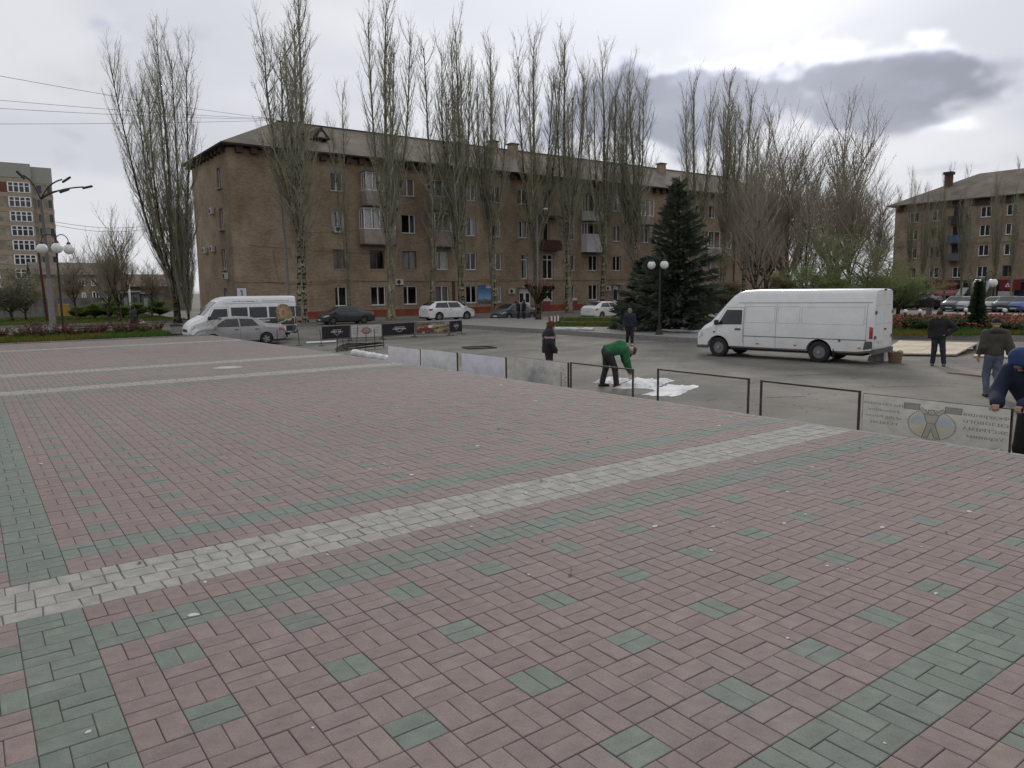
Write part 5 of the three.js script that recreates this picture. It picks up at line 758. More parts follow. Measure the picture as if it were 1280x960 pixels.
// patch on the upper surface between x0 and x1; half widths at either end
function topPatch(B, x0, x1, h0, h1, off = 0.006, n = 10) {
  const m = new MB(), P = (u, v) => { const x = lerp(x0, x1, u), z = lerp(-1, 1, v) * lerp(h0, h1, u); return [x, B.topY(x, z) + off, z]; };
  for (let i = 0; i < n; i++) for (let j = 0; j < n; j++) { const a = P(i / n, j / n), b = P((i + 1) / n, j / n), d = P((i + 1) / n, (j + 1) / n), e = P(i / n, (j + 1) / n); x1 > x0 ? m.quad(a, e, d, b) : m.quad(a, b, d, e); }
  return mergeSmooth(m.geo());
}
function wheel(parent, x, z, R, W, rimM = M.rim, spokes = 5) {
  const w = new THREE.Group(); w.name = 'wheel'; w.position.set(x, R, z); parent.add(w); const s = Math.sign(z);
  const prof = [[R * 0.62, -W / 2], [R * 0.93, -W / 2], [R, -W * 0.36], [R, W * 0.36], [R * 0.93, W / 2], [R * 0.62, W / 2]].map(([a, b]) => new THREE.Vector2(a, b));
  part('tyre', new THREE.LatheGeometry(prof, 28).rotateX(Math.PI / 2), M.tyre, w);
  const m = new MB(), zc = s * W * 0.40; const g = [new THREE.CylinderGeometry(R * 0.64, R * 0.64, W * 0.7, 24, 1, true).rotateX(Math.PI / 2)];
  const disc = new THREE.CylinderGeometry(R * 0.63, R * 0.6, 0.03, 24).rotateX(Math.PI / 2); disc.translate(0, 0, s * W * 0.2);
  part('rim', uvBox(g[0]), rimM, w); part('hub', uvBox(disc), spokes ? (rimM === M.rim ? M.rimDark : M.trim) : std([0.16, 0.16, 0.165], 0.6), w);
  for (let k = 0; k < spokes; k++) { const a = k / spokes * 6.283, c = Math.cos(a), sn = Math.sin(a), t = R * 0.09, q = (r, o) => [c * r - sn * o, sn * r + c * o]; const P = [q(R * 0.1, -t), q(R * 0.62, -t * 1.25), q(R * 0.62, t * 1.25), q(R * 0.1, t)]; for (const zz of [zc]) { const A = P.map(([a1, b1]) => [a1, b1, zz]); s > 0 ? m.quad(...A) : m.quad(A[3], A[2], A[1], A[0]); for (let i = 0; i < 4; i++) { const a1 = P[i], b1 = P[(i + 1) % 4]; m.quad([a1[0], a1[1], zz], [a1[0], a1[1], zz - s * 0.03], [b1[0], b1[1], zz - s * 0.03], [b1[0], b1[1], zz]); } } }
  m.build('spokes', rimM, w); part('hub_cap', new THREE.CylinderGeometry(R * 0.16, R * 0.18, 0.04, 14).rotateX(Math.PI / 2).translate(0, 0, zc), rimM, w);
}
function sideSet(o, B, list) { for (const s of [-1, 1]) for (const [name, c, mat, off, parentName] of list) { const m = part(name, sidePatch(B, c, s, off || 0.005), mat, o); } }
function mirror(o, x, y, z, mat) { for (const s of [-1, 1]) { const g = new THREE.Group(); g.name = 'door_mirror'; o.add(g); part('mirror_shell', new RoundedBoxGeometry(0.12, 0.2, 0.2, 3, 0.05).translate(x, y, s * (z + 0.14)), mat, g); new MB().tube([[x - 0.02, y - 0.06, s * z], [x, y - 0.04, s * (z + 0.1)]], 0.025, 5).build('mirror_arm', M.trim, g); } }
const strip = (pts, w) => { // thin vertical or level seam as quads of width w on side
  return pts; };
function seam(B, x0, y0, x1, y1, s, w = 0.010) { const dx = x1 - x0, dy = y1 - y0, l = Math.hypot(dx, dy), nx = -dy / l * w / 2, ny = dx / l * w / 2; return sidePatch(B, [[x0 + nx, y0 + ny], [x1 + nx, y1 + ny], [x1 - nx, y1 - ny], [x0 - nx, y0 - ny]].reverse(), s, 0.004, 8, 1); }  // flat strip hugging the side, painting the shade of a groove

// panel van / minibus
function makeVan(name, label, o3, { white = paint([0.74, 0.75, 0.77]), wb = 3.72, front = 0.92, rear = 1.72, H = 2.46, bus = false, group } = {}) {
  const o = thing(name, label, 'van', o3.pos, o3.turn, group), R = 0.36, xr = 0, xf = wb, X1 = wb + front, X0 = -rear, hw = 0.955;
  const st = [ // from the rear to the nose
    [X0, 0.50, 1.15, H - 0.04, 0.88, 0.90, 0.80, 0.13], [X0 + 0.06, 0.42, 1.15, H - 0.005, 0.92, 0.93, 0.825, 0.15], [X0 + 0.5, 0.36, 1.15, H, 0.94, hw, 0.835, 0.16], [xf - 1.45, 0.36, 1.15, H, 0.94, hw, 0.835, 0.16], [xf - 0.95, 0.36, 1.15, H - 0.015, 0.94, hw, 0.825, 0.16], [xf - 0.72, 0.36, 1.15, H - 0.07, 0.94, hw, 0.815, 0.16], [xf - 0.5, 0.36, 1.15, H - 0.2, 0.94, hw, 0.80, 0.14], [xf - 0.2, 0.36, 1.16, H - 0.5, 0.94, hw, 0.79, 0.11], [xf + 0.22, 0.36, 1.14, H - 0.97, 0.94, 0.95, 0.80, 0.10], [xf + 0.40, 0.36, 1.08, 1.30, 0.94, 0.935, 0.80, 0.09], [xf + 0.70, 0.36, 0.98, 1.14, 0.92, 0.90, 0.77, 0.09], [xf + 0.88, 0.34, 0.86, 0.98, 0.88, 0.85, 0.72, 0.08], [X1, 0.36, 0.66, 0.80, 0.76, 0.74, 0.64, 0.07],
  ];
  const B = carBody(st, [xr, xf], R, 1.22); part('body', B.g, white, o);
  new MB().box(X0 + 0.35, 0.28, -0.75, X1 - 0.5, 0.62, 0.75).build('underbody', M.under, o);
  for (const [x, s] of [[xr, -1], [xr, 1], [xf, -1], [xf, 1]]) wheel(o, x, s * 0.82, R, 0.22, M.rim, 0);
  const winY0 = 1.22, winY1 = 1.74;
  for (const s of [-1, 1]) {
    const d = new THREE.Group(); d.name = 'front_door'; o.add(d); const x0 = xf - 0.98, x1 = xf - 0.02;
    part('window', sidePatch(B, [[x0 + 0.06, winY0], [x1 + 0.05, winY0 - 0.02], [x1 - 0.26, winY1], [x0 + 0.06, winY1]], s, 0.006), M.carGlass, d);
    for (const q of [[x0, 0.42, x0, winY1 + 0.1], [x1 + 0.1, 0.95, x1 + 0.1, 1.16], [x1 - 0.21, winY1 + 0.08, x1 + 0.12, winY0 - 0.03], [x0, winY1 + 0.09, x1 - 0.22, winY1 + 0.09]]) part('door_gap_shade', seam(B, ...q, s), M.gapShade, d);  // door gaps: their shade painted as dark strips
    part('handle', sidePatch(B, [[x0 + 0.08, 1.02], [x0 + 0.3, 1.02], [x0 + 0.3, 1.08], [x0 + 0.08, 1.08]], s, 0.035, 2, 1), M.trim, d);
    // rub strip, and the gutter groove's shade painted as a line
    part('rub_strip', sidePatch(B, [[X0 + 0.2, 0.80], [x0 - 0.02, 0.80], [x0 - 0.02, 0.825], [X0 + 0.2, 0.825]], s, 0.008, 20, 1), bus ? white : M.bumperGrey, o);
    part('gutter_seam', sidePatch(B, [[X0 + 0.08, 2.015], [xf - 0.75, 1.985], [xf - 0.75, 2.0], [X0 + 0.08, 2.03]], s, 0.006, 24, 1), M.gapShade, o);
    if (!bus) {
      const slide = [x0 - 1.22, x0 - 0.06], P = [[X0 + 0.30, slide[0] - 0.9], [slide[0] - 0.82, slide[0] - 0.06], [slide[0] + 0.06, slide[1] - 0.02]];
      for (const [a, b] of P) { const t = 0.010; for (const q of [[a, 1.30, b, 1.30], [a, 1.88, b, 1.86], [a, 1.30, a, 1.88], [b, 1.30, b, 1.86]]) part('panel_crease_shade', seam(B, ...q, s, t), std([0.33, 0.34, 0.36], 0.6), o); }  // grey strips paint the shade of pressed creases
      for (const x of [slide[0], slide[1] + 0.03, X0 + 0.22]) part('panel_seam', seam(B, x, 0.45, x, 1.98, s), M.gapShade, o);
      for (const x of [X0 + 0.35, 0.75, xf - 1.6]) part('side_marker', sidePatch(B, [[x, 0.53], [x + 0.11, 0.53], [x + 0.11, 0.575], [x, 0.575]], s, 0.012, 2, 1), M.lampAmber, o);
      part('fuel_cap', sidePatch(B, [[X0 + 1.0, 0.74], [X0 + 1.07, 0.74], [X0 + 1.07, 0.80], [X0 + 1.0, 0.80]], s, 0.014, 1, 1), M.trim, o);
    } else {
      const W = [[x0 - 0.95, x0 - 0.12], [x0 - 1.95, x0 - 1.04], [x0 - 2.95, x0 - 2.05], [x0 - 3.78, x0 - 3.05]]; W.forEach(([a, b]) => part('window', sidePatch(B, [[a, winY0 + 0.02], [b, winY0 + 0.02], [b, winY1 + 0.06], [a, winY1 + 0.06]], s, 0.006), M.carGlass, o));
      part('dark_lower_panel', sidePatch(B, [[X0 + 0.1, 0.5], [xr + 1.75, 0.5], [xr + 1.45, 1.1], [X0 + 0.1, 1.22]], s, 0.003, 24, 4).index ? null : sidePatch(B, [[X0 + 0.14, 0.80], [xr + 1.7, 0.72], [xr + 1.3, 1.16], [X0 + 0.14, 1.24]], s, 0.004, 16, 5), std([0.03, 0.035, 0.033], 0.5), o);
      part('dark_rear_panel', sidePatch(B, [[X0 + 0.14, 0.48], [xr - 0.44, 0.48], [xr - 0.44, 0.80], [X0 + 0.14, 0.80]], s, 0.004, 6, 3), std([0.03, 0.035, 0.033], 0.5), o);
    }
    part('tail_light', sidePatch(B, [[X0 + 0.015, 0.86], [X0 + 0.12, 0.86], [X0 + 0.12, 1.26], [X0 + 0.015, 1.22]], s, 0.012, 2, 3), M.lampRed, o);
    part('head_light', sidePatch(B, [[xf + 0.62, 0.80], [X1 - 0.1, 0.66], [X1 - 0.16, 0.80], [xf + 0.70, 0.94]], s, 0.012, 5, 3), M.lampClear, o);
    part('indicator', sidePatch(B, [[xf + 0.12, 0.90], [xf + 0.2, 0.90], [xf + 0.2, 0.95], [xf + 0.12, 0.95]], s, 0.012, 1, 1), M.trim, o);
    new MB().box(xr - 0.5, 0.16, s * 0.86 - 0.1, xr - 0.48, 0.5, s * 0.86 + 0.1).build('mud_flap', M.tyre, o);
  }
  part('windscreen', topPatch(B, xf + 0.20, xf - 0.44, 0.74, 0.70, 0.008), M.carGlass, o);
  { const g = new MB(); g.box(X1 - 0.28, 0.30, -0.80, X1 + 0.04, 0.56, 0.80); for (const s of [-1, 1]) { g.quad([X1 - 0.28, 0.30, s * 0.8], [xf + 0.40, 0.30, s * 0.955], [xf + 0.40, 0.58, s * 0.955], [X1 - 0.28, 0.56, s * 0.8]); } g.build('front_bumper', bus ? white : M.bumperGrey, o); new MB().box(X1 - 0.06, 0.60, -0.5, X1 + 0.02, 0.74, 0.5).build('grille', M.trim, o); }
  { const g = new THREE.BufferGeometry(); new MB().box(X0 - 0.06, 0.36, -0.90, X0 + 0.10, 0.52, 0.90).build('rear_bumper', M.bumperGrey, o); for (const s of [-1, 1]) part('bumper_corner', sidePatch(B, [[X0 + 0.02, 0.44], [X0 + 0.30, 0.44], [X0 + 0.24, 0.78], [X0 + 0.02, 0.78]], s, 0.016, 3, 3), M.bumperGrey, o); }
  // rear doors
  for (const s of [-1, 1]) { const d = new THREE.Group(); d.name = 'rear_door'; o.add(d); const z0 = s * 0.012, z1 = s * 0.79; const x = X0 - 0.012, P = [[z0, 0.60], [z1, 0.60], [z1 * 0.955, 2.0], [z1 * 0.90, 2.3], [z0, 2.36]]; const m = new MB(), C = [x, 1.45, (z0 + z1) / 2]; for (let i = 0; i < P.length; i++) { const a = P[i], b = P[(i + 1) % P.length], A = [x, a[1], a[0]], Bq = [x, b[1], b[0]]; s > 0 ? m.tri(C, A, Bq) : m.tri(C, Bq, A); m.quad(s > 0 ? A : Bq, [x + 0.05, (s > 0 ? A : Bq)[1], (s > 0 ? A : Bq)[2]], [x + 0.05, (s > 0 ? Bq : A)[1], (s > 0 ? Bq : A)[2]], s > 0 ? Bq : A); } m.build('door_skin', white, d); for (const y of [1.32, 1.93]) new MB().box(x - 0.004, y, Math.min(z0, z1) + 0.05, x - 0.001, y + 0.012, Math.max(z0, z1) - 0.07).build('door_crease_shade', std([0.33, 0.34, 0.36], 0.6), d); for (const y of [0.85, 1.65]) new MB().box(x - 0.03, y, z1 - 0.05, x + 0.01, y + 0.1, z1 + 0.05).build('hinge', M.bumperGrey, d); if (s > 0) new MB().box(x - 0.035, 1.12, 0.06, x - 0.004, 1.17, 0.18).build('handle', M.trim, d); }  // door creases are grey strips of painted shade
  new MB().box(X0 - 0.016, 0.66, -0.62, X0 - 0.013, 0.79, -0.14).build('number_plate', M.plate, o);
  part('roof_lamp', new RoundedBoxGeometry(0.05, 0.05, 0.14, 2, 0.015).translate(X0 - 0.02, H - 0.03, 0), M.trim, o);
  mirror(o, xf + 0.02, 1.28, 0.93, M.trim);
  return { o, B, X0, X1, xf };
}
// passenger cars: sizes and profile by kind
const CAR = {
  sedan: { L: 4.3, W: 0.83, H: 1.41, wb: 2.52, fo: 0.82, hood: 0.92, belt: 0.90, boot: 1.0, cowl: 0.72, roofF: 1.42, roofR: 2.72, deck: 3.42, R: 0.295 },
  hatch: { L: 4.35, W: 0.86, H: 1.45, wb: 2.58, fo: 0.86, hood: 0.96, belt: 0.95, boot: 1.06, cowl: 0.80, roofF: 1.50, roofR: 3.1, deck: 4.05, R: 0.31 },
  suv: { L: 4.66, W: 0.91, H: 1.64, wb: 2.75, fo: 0.92, hood: 1.06, belt: 1.06, boot: 1.2, cowl: 0.90, roofF: 1.62, roofR: 3.75, deck: 4.48, R: 0.365 },
  pickup: { L: 5.0, W: 0.9, H: 1.75, wb: 3.0, fo: 0.95, hood: 1.15, belt: 1.15, boot: 1.2, cowl: 1.0, roofF: 1.6, roofR: 3.0, deck: 3.25, R: 0.37 },
};
function makeCar(name, label, kind, col, pos, turn, { group, rim = M.rim, detail = true } = {}) {
  const k = CAR[kind], o = thing(name, label, 'car', pos, turn, group), m = typeof col[0] === 'number' ? paint(col) : col, xf = 0, X1 = k.fo, X0 = k.fo - k.L, xr = -k.wb, yb = k.R * 0.62; // x measured from the front axle
  const X = d => X1 - d, W = k.W, st = [
    [X0, yb + 0.12, k.belt * 0.78, k.boot - 0.14, W * 0.80, W * 0.84, W * 0.70, 0.06], [X0 + 0.10, yb + 0.02, k.belt * 0.88, k.boot - 0.03, W * 0.92, W * 0.94, W * 0.78, 0.06], [X(k.deck), yb, k.belt * 0.97, k.boot + 0.03, W * 0.97, W * 0.97, W * 0.80, 0.06],
    [X(lerp(k.deck, k.roofR, 0.5)), yb, k.belt, lerp(k.boot, k.H, 0.62), W * 0.98, W * 0.99, W * 0.73, 0.07], [X(k.roofR), yb, k.belt, k.H - 0.035, W * 0.98, W, W * 0.68, 0.08], [X(lerp(k.roofR, k.roofF, 0.5)), yb, k.belt, k.H, W * 0.98, W, W * 0.68, 0.08], [X(k.roofF), yb, k.belt, k.H - 0.05, W * 0.98, W, W * 0.69, 0.08],
    [X(lerp(k.roofF, k.cowl, 0.55)), yb, k.belt, lerp(k.hood, k.H, 0.44), W * 0.98, W, W * 0.75, 0.07], [X(k.cowl), yb, k.belt * 0.98, k.hood + 0.04, W * 0.98, W * 0.99, W * 0.80, 0.06], [X(k.cowl * 0.5), yb, k.belt * 0.92, k.hood - 0.05, W * 0.96, W * 0.96, W * 0.78, 0.07], [X(0.14), yb, k.belt * 0.80, k.hood - 0.17, W * 0.90, W * 0.90, W * 0.72, 0.07], [X1, yb + 0.08, k.belt * 0.62, k.hood - 0.32, W * 0.74, W * 0.74, W * 0.60, 0.06],
  ];
  const B = carBody(st, [xr, xf], k.R, 1.16); part('body', B.g, m, o); new MB().box(X0 + 0.3, yb - 0.03, -W * 0.8, X1 - 0.3, yb + 0.2, W * 0.8).build('underbody', M.under, o);
  for (const [x, s] of [[xr, -1], [xr, 1], [xf, -1], [xf, 1]]) wheel(o, x, s * (W - 0.11), k.R, 0.19, rim, 5);
  const y0 = k.belt + 0.03, y1 = k.H - 0.115, mid = X(lerp(k.roofF, k.roofR, 0.5) + 0.02);
  for (const s of [-1, 1]) {
    for (const [nm, c, sx, hx] of [['front_door', [[mid + 0.03, y0], [X(k.cowl + 0.16), y0], [X(k.roofF + 0.06), y1], [mid + 0.03, y1 + 0.01]], [mid, mid], mid + 0.08], ['rear_door', [[X(k.deck - 0.42), y0 + 0.02], [mid - 0.03, y0], [mid - 0.03, y1 + 0.01], [X(k.roofR + 0.02), y1 - 0.02]], [xr + k.R * 1.05, xr + k.R * 1.05], xr + k.R * 1.3]]) {
      const d = new THREE.Group(); d.name = nm; o.add(d); part('window', sidePatch(B, c, s, 0.006), M.carGlass, d); if (detail) { part('door_gap_shade', seam(B, sx[0], yb + 0.15, sx[1], y0 - 0.01, s), M.gapShade, d); part('handle', sidePatch(B, [[hx, y0 - 0.16], [hx + 0.17, y0 - 0.16], [hx + 0.17, y0 - 0.12], [hx, y0 - 0.12]], s, 0.02, 1, 1), M.trim, d); }  // gaps between doors drawn as strips of painted shade
    }
    part('head_light', sidePatch(B, [[X(0.52), k.hood - 0.26], [X(0.06), k.hood - 0.36], [X(0.07), k.hood - 0.24], [X(0.48), k.hood - 0.15]], s, 0.012, 5, 2), M.lampClear, o);
    part('tail_light', sidePatch(B, [[X0 + 0.03, k.boot - 0.34], [X0 + 0.32, k.boot - 0.30], [X0 + 0.34, k.boot - 0.14], [X0 + 0.05, k.boot - 0.17]], s, 0.012, 4, 2), M.lampRed, o);
  }
  part('windscreen', topPatch(B, X(k.cowl + 0.03), X(k.roofF - 0.05), W * 0.74, W * 0.62, 0.007), M.carGlass, o);
  part('rear_window', topPatch(B, X(k.deck - 0.08), X(k.roofR + 0.06), W * 0.70, W * 0.60, 0.007), M.carGlass, o);
  new MB().box(X1 - 0.03, k.hood - 0.42, -W * 0.42, X1 + 0.012, k.hood - 0.33, W * 0.42).build('grille', M.trim, o); new MB().box(X1 - 0.02, yb + 0.14, -0.26, X1 + 0.02, yb + 0.25, 0.26).build('front_plate', M.plate, o); new MB().box(X0 - 0.012, k.boot - 0.46, -0.26, X0 + 0.02, k.boot - 0.35, 0.26).build('rear_plate', M.plate, o);
  for (const [x, d] of [[X1 - 0.1, 1], [X0 + 0.1, -1]]) { const g = new MB(); g.box(Math.min(x, x + d * 0.13), yb + 0.02, -W * 0.78, Math.max(x, x + d * 0.13), yb + 0.13, W * 0.78); g.build('bumper', M.trim, o); }
  mirror(o, X(k.cowl + 0.22), y0 + 0.03, W * 0.97, m);
  return o;
}
const heading = (du, dw) => Math.atan2(dw, du);
{
  // white panel van
  const F = onY(899, 445.5, 0), Rr = onY(1024, 453, 0), du = F.x - Rr.x, dz = F.z - Rr.z, th = Math.atan2(-dz, du), L = Math.hypot(du, dz);
  // wheel contacts seen are on the left side: shift the centre line to the right of the heading
  const rgt = [Math.sin(th), Math.cos(th)], c = [Rr.x + rgt[0] * 0.82, Rr.z + rgt[1] * 0.82];
  makeVan('panel_van', 'white high-roof panel van parked on the asphalt with rear doors closed', { pos: [c[0], 0, c[1]], turn: th }, { wb: L });
  // white minibus with side print
  const bx = onW(348, 427, 35.2), bus = makeVan('minibus', 'white minibus with tinted windows and woman portrait print on its side', { pos: [bx.x, 0, -36.05], turn: Math.PI - 0.02 }, { bus: true, wb: 3.45, front: 0.98, rear: 1.05, H: 2.36 });
  const { o, B, X0, xf } = bus;
  const printTex = canvasTex(512, 512, (g, w, h) => { // generic head with long fair hair, dark shoulders and a pale floral garland
    g.clearRect(0, 0, w, h); const bl = (x, y, rx, ry, c, rot = 0) => { g.fillStyle = c; g.beginPath(); g.ellipse(x, y, rx, ry, rot, 0, 7); g.fill(); };
    bl(250, 210, 190, 185, '#6f5b42'); bl(130, 330, 90, 130, '#5f4c36'); bl(370, 300, 85, 150, '#7d6849', 0.2); bl(235, 235, 82, 118, '#b08c76'); bl(215, 180, 80, 55, '#b8947c'); bl(300, 250, 45, 90, '#a68169');
    for (let i = 0; i < 60; i++) { g.strokeStyle = i % 2 ? '#a58d68' : '#6d583e'; g.lineWidth = 5; g.beginPath(); const a = -2.9 + i * 0.055; g.moveTo(250 + Math.cos(a) * 90, 150 + Math.sin(a) * 60); g.quadraticCurveTo(250 + Math.cos(a) * 210, 210 + Math.sin(a) * 190, 250 + Math.cos(a) * 150, 330 + hash(i, 1) * 120); g.stroke(); }
    bl(205, 225, 66, 96, '#b08c77'); bl(235, 235, 34, 80, '#8a6752'); bl(180, 205, 15, 7, '#3d2b24'); bl(232, 205, 14, 7, '#3d2b24'); bl(198, 235, 9, 20, '#9a7562'); bl(200, 272, 22, 8, '#7f403c'); for (let i = 0; i < 90; i++) { const a = hash(i, 31) * 6.28, q = 105 + hash(i, 32) * 85, x = 255 + Math.cos(a) * q, y = 215 + Math.sin(a) * q * 1.05; if (x > 140 && x < 268 && y > 140 && y < 320) continue; g.strokeStyle = ['#a18a63', '#5a4630', '#80694a', '#b59f78'][i % 4]; g.lineWidth = 7; g.beginPath(); g.arc(x, y, 14 + hash(i, 33) * 16, a, a + 3.6); g.stroke(); }
    for (let i = 0; i < 40; i++) bl(60 + i * 11, 490 - i * 4.5 + hash(i, 2) * 40, 16, 12, ['#9fb39b', '#3f5a47', '#cfd6c6'][i % 3]);
  });
  // the print is laid on the flank as patches following the body
  const sd = 1, mapPatch = (c, mat, nm, off) => { const n = 12, m = new MB(), uv = []; const P = (u, v) => { const x = lerp(lerp(c[0][0], c[1][0], u), lerp(c[3][0], c[2][0], u), v), y = lerp(lerp(c[0][1], c[1][1], u), lerp(c[3][1], c[2][1], u), v); return [x, y, sd * (B.halfW(x, y) + off)]; }; for (let i = 0; i < n; i++) for (let j = 0; j < n; j++) { const q = [[i, j], [i + 1, j], [i + 1, j + 1], [i, j + 1]].map(([a, b]) => [P(a / n, b / n), [a / n, b / n]]); const ord = sd > 0 ? [0, 1, 2, 0, 2, 3] : [1, 0, 3, 1, 3, 2]; for (const t of [ord.slice(0, 3), ord.slice(3)]) { m.tri(q[t[0]][0], q[t[1]][0], q[t[2]][0]); for (const e of t) uv.push(q[e][1][0], q[e][1][1]); } } const g = m.geo(); g.setAttribute('uv', new THREE.Float32BufferAttribute(uv, 2)); return part(nm, g, mat, o); };
  window_side: for (const side of [0]) {
    const T2 = canvasTex(512, 512, (g, w, h) => { g.drawImage(printTex.image, 0, 0); });
    M.busPrint = std(0xffffff, 0.5, { map: printTex, alphaMap: null, transparent: true, alphaTest: 0.5 });
  }
  // visible flank is the left one (local -z)
  { const B2 = B, neg = (c, mat, nm, off, flip) => { const n = 12, m = new MB(), uv = []; const P = (u, v) => { const x = lerp(lerp(c[0][0], c[1][0], u), lerp(c[3][0], c[2][0], u), v), y = lerp(lerp(c[0][1], c[1][1], u), lerp(c[3][1], c[2][1], u), v); return [x, y, -(B2.halfW(x, y) + off)]; }; for (let i = 0; i < n; i++) for (let j = 0; j < n; j++) { const q = [[i, j], [i, j + 1], [i + 1, j + 1], [i + 1, j]].map(([a, b]) => [P(a / n, b / n), [1 - a / n, b / n]]); for (const t of [[0, 1, 2], [0, 2, 3]]) { m.tri(q[t[0]][0], q[t[1]][0], q[t[2]][0]); for (const e of t) uv.push(q[e][1][0], q[e][1][1]); } } const g = m.geo(); g.setAttribute('uv', new THREE.Float32BufferAttribute(uv, 2)); return part(nm, g, mat, o); };
    neg([[X0 + 0.10, 0.85], [X0 + 1.25, 0.85], [X0 + 1.25, 1.98], [X0 + 0.10, 1.98]], M.busPrint, 'portrait_print', 0.012);
    const txt = (s, font, col, bg) => std(0xffffff, 0.5, { map: canvasTex(512, 64, (g, w, h) => { if (bg) { g.fillStyle = bg; g.fillRect(0, 0, w, h); } else g.clearRect(0, 0, w, h); g.fillStyle = col; g.font = font; g.textAlign = 'center'; g.textBaseline = 'middle'; g.fillText(s, w / 2, h / 2 + 2); }), transparent: true, alphaTest: 0.4 });
    neg([[X0 + 1.25, 1.0], [X0 + 2.75, 1.0], [X0 + 2.75, 1.2], [X0 + 1.25, 1.2]], txt('nas Boutique', 'bold 58px sans-serif', '#d9d9d9'), 'side_lettering', 0.014);
    neg([[X0 + 1.95, 2.06], [X0 + 3.3, 2.06], [X0 + 3.3, 2.16], [X0 + 1.95, 2.16]], txt('пр-т 50 лет Победы, 11', 'bold 44px sans-serif', '#3b4058'), 'roof_lettering', 0.012);
    neg([[X0 + 0.35, 2.06], [X0 + 1.8, 2.06], [X0 + 1.8, 2.16], [X0 + 0.35, 2.16]], txt('www.beauty-boutique.com', 'bold 40px sans-serif', '#3b4058'), 'roof_lettering', 0.012); }
  // silver sedan in front of the minibus
  const s1 = onW(333, 430, 32.7); makeCar('parked_car', 'silver sedan parked in front of the white minibus', 'sedan', [0.30, 0.30, 0.31], [s1.x - 2.52, 0, -33.4], Math.PI - 0.03);
  const dk = onW(455, 407, 50); makeCar('parked_car', 'dark green boxy sedan parked behind the black banners', 'sedan', [0.016, 0.022, 0.022], [dk.x - 2.5, 0, -50.8], Math.PI - 0.05, { rim: M.rimDark });
  const su = onW(584, 406, 49); makeCar('parked_car', 'white crossover with dark windows parked behind the banners', 'suv', [0.76, 0.77, 0.79], [su.x, 0, -49.9], 0.02);
  const gr = onW(636, 402, 45); makeCar('parked_car', 'dark grey sedan parked behind the pollarded tree', 'sedan', [0.05, 0.055, 0.062], [gr.x, 0, -45.8], Math.PI + 0.06, { rim: M.rim });
  const wh = onW(772, 401.5, 42); makeCar('parked_car', 'white hatchback parked by the lawn in front of brown block', 'hatch', [0.72, 0.72, 0.71], [wh.x, 0, -42.6], 0.16);
  // cars before the shops, noses towards the flower bed
  const rowX = 75; [[1204.5, 'sedan', [0.36, 0.37, 0.38], 'silver sedan parked facing the flower bed beside columnar conifer'], [1238.5, 'sedan', [0.34, 0.34, 0.33], 'grey-silver sedan parked facing the flower bed between conifer and dark car'], [1254.5, 'hatch', [0.02, 0.022, 0.028], 'dark hatchback parked between the silver and the blue sedan'], [1270.5, 'sedan', [0.03, 0.06, 0.26], 'bright blue sedan parked facing the flower bed'], [1190, 'hatch', [0.05, 0.053, 0.06], 'dark grey hatchback parked before the small white awning']].forEach(([px, k, c, lab]) => { const p = onX(px, 390, rowX); makeCar('parked_car', lab, k, c, [p.x, 0, p.z], Math.PI + 0.02, { detail: false }); });
  const bp = onX(1180, 388, 79); makeCar('parked_car', 'black pickup-like car standing sideways before the red awning', 'pickup', [0.012, 0.012, 0.014], [bp.x, 0, bp.z - 4.2], Math.PI / 2 + 0.1, { detail: false });
  const rc = onX(1124, 387, 82); makeCar('parked_car', 'dark red hatchback parked beside the dark shop sign', 'hatch', [0.16, 0.015, 0.02], [rc.x, 0, rc.z - 1], Math.PI / 2, { detail: false });
  const sv = onX(1131, 387, 86); makeCar('parked_car', 'silver-grey estate car parked behind the dark red hatchback', 'suv', [0.22, 0.22, 0.225], [sv.x, 0, sv.z], Math.PI / 2, { detail: false });
}
// ───────── barriers, banners, street furniture, loose things ─────────
M.steel = std([0.11, 0.092, 0.08], 0.7, { map: T.metal, metalness: 0.3 }); M.wood = std([0.20, 0.15, 0.10], 0.9, { map: T.ply });
const clothGeo = (w, h, { bulge = 0.03, seed = 1, nx = 24, ny = 10, sag = 0, tear = 0 } = {}) => { // hanging banner: x -w/2..w/2, y 0..h
  const P = (i, j) => { const u = i / nx, v = j / ny, n = fbm(u * 5 + seed * 7, v * 3 + seed, 4, 401) - 0.5; return [-w / 2 + u * w, v * h - (tear && v === 0 ? tear * fbm(u * 6, seed, 3, 411) : 0), n * bulge * 2.2 * Math.sin(Math.PI * clamp(u * 1.05)) + bulge * 0.3 * Math.sin(u * 9 + seed) * (1 - v)]; };
  const pos = [], uv = [], idx = []; for (let j = 0; j <= ny; j++) for (let i = 0; i <= nx; i++) { pos.push(...P(i, j)); uv.push(i / nx, j / ny); }
  for (let j = 0; j < ny; j++) for (let i = 0; i < nx; i++) { const a = j * (nx + 1) + i; idx.push(a, a + 1, a + nx + 2, a, a + nx + 2, a + nx + 1); }
  const g = new THREE.BufferGeometry(); g.setAttribute('position', new THREE.Float32BufferAttribute(pos, 3)); g.setAttribute('uv', new THREE.Float32BufferAttribute(uv, 2)); g.setIndex(idx); g.computeVertexNormals(); return g;
};
const grime = (c, w, h, seed, a = 0.2) => { for (let i = 0; i < 900; i++) { const x = hash(i, seed) * w, y = hash(i, seed + 1) * h, r = 2 + hash(i, seed + 2) * 26; c.fillStyle = `rgba(${70 + hash(i, seed + 3) * 60 | 0},${66 + hash(i, seed + 3) * 60 | 0},${60 + hash(i, seed + 3) * 60 | 0},${a * 0.035 * hash(i, seed + 4)})`; c.beginPath(); c.ellipse(x, y, r * 1.4, r, hash(i, seed + 5) * 3, 0, 7); c.fill(); } };
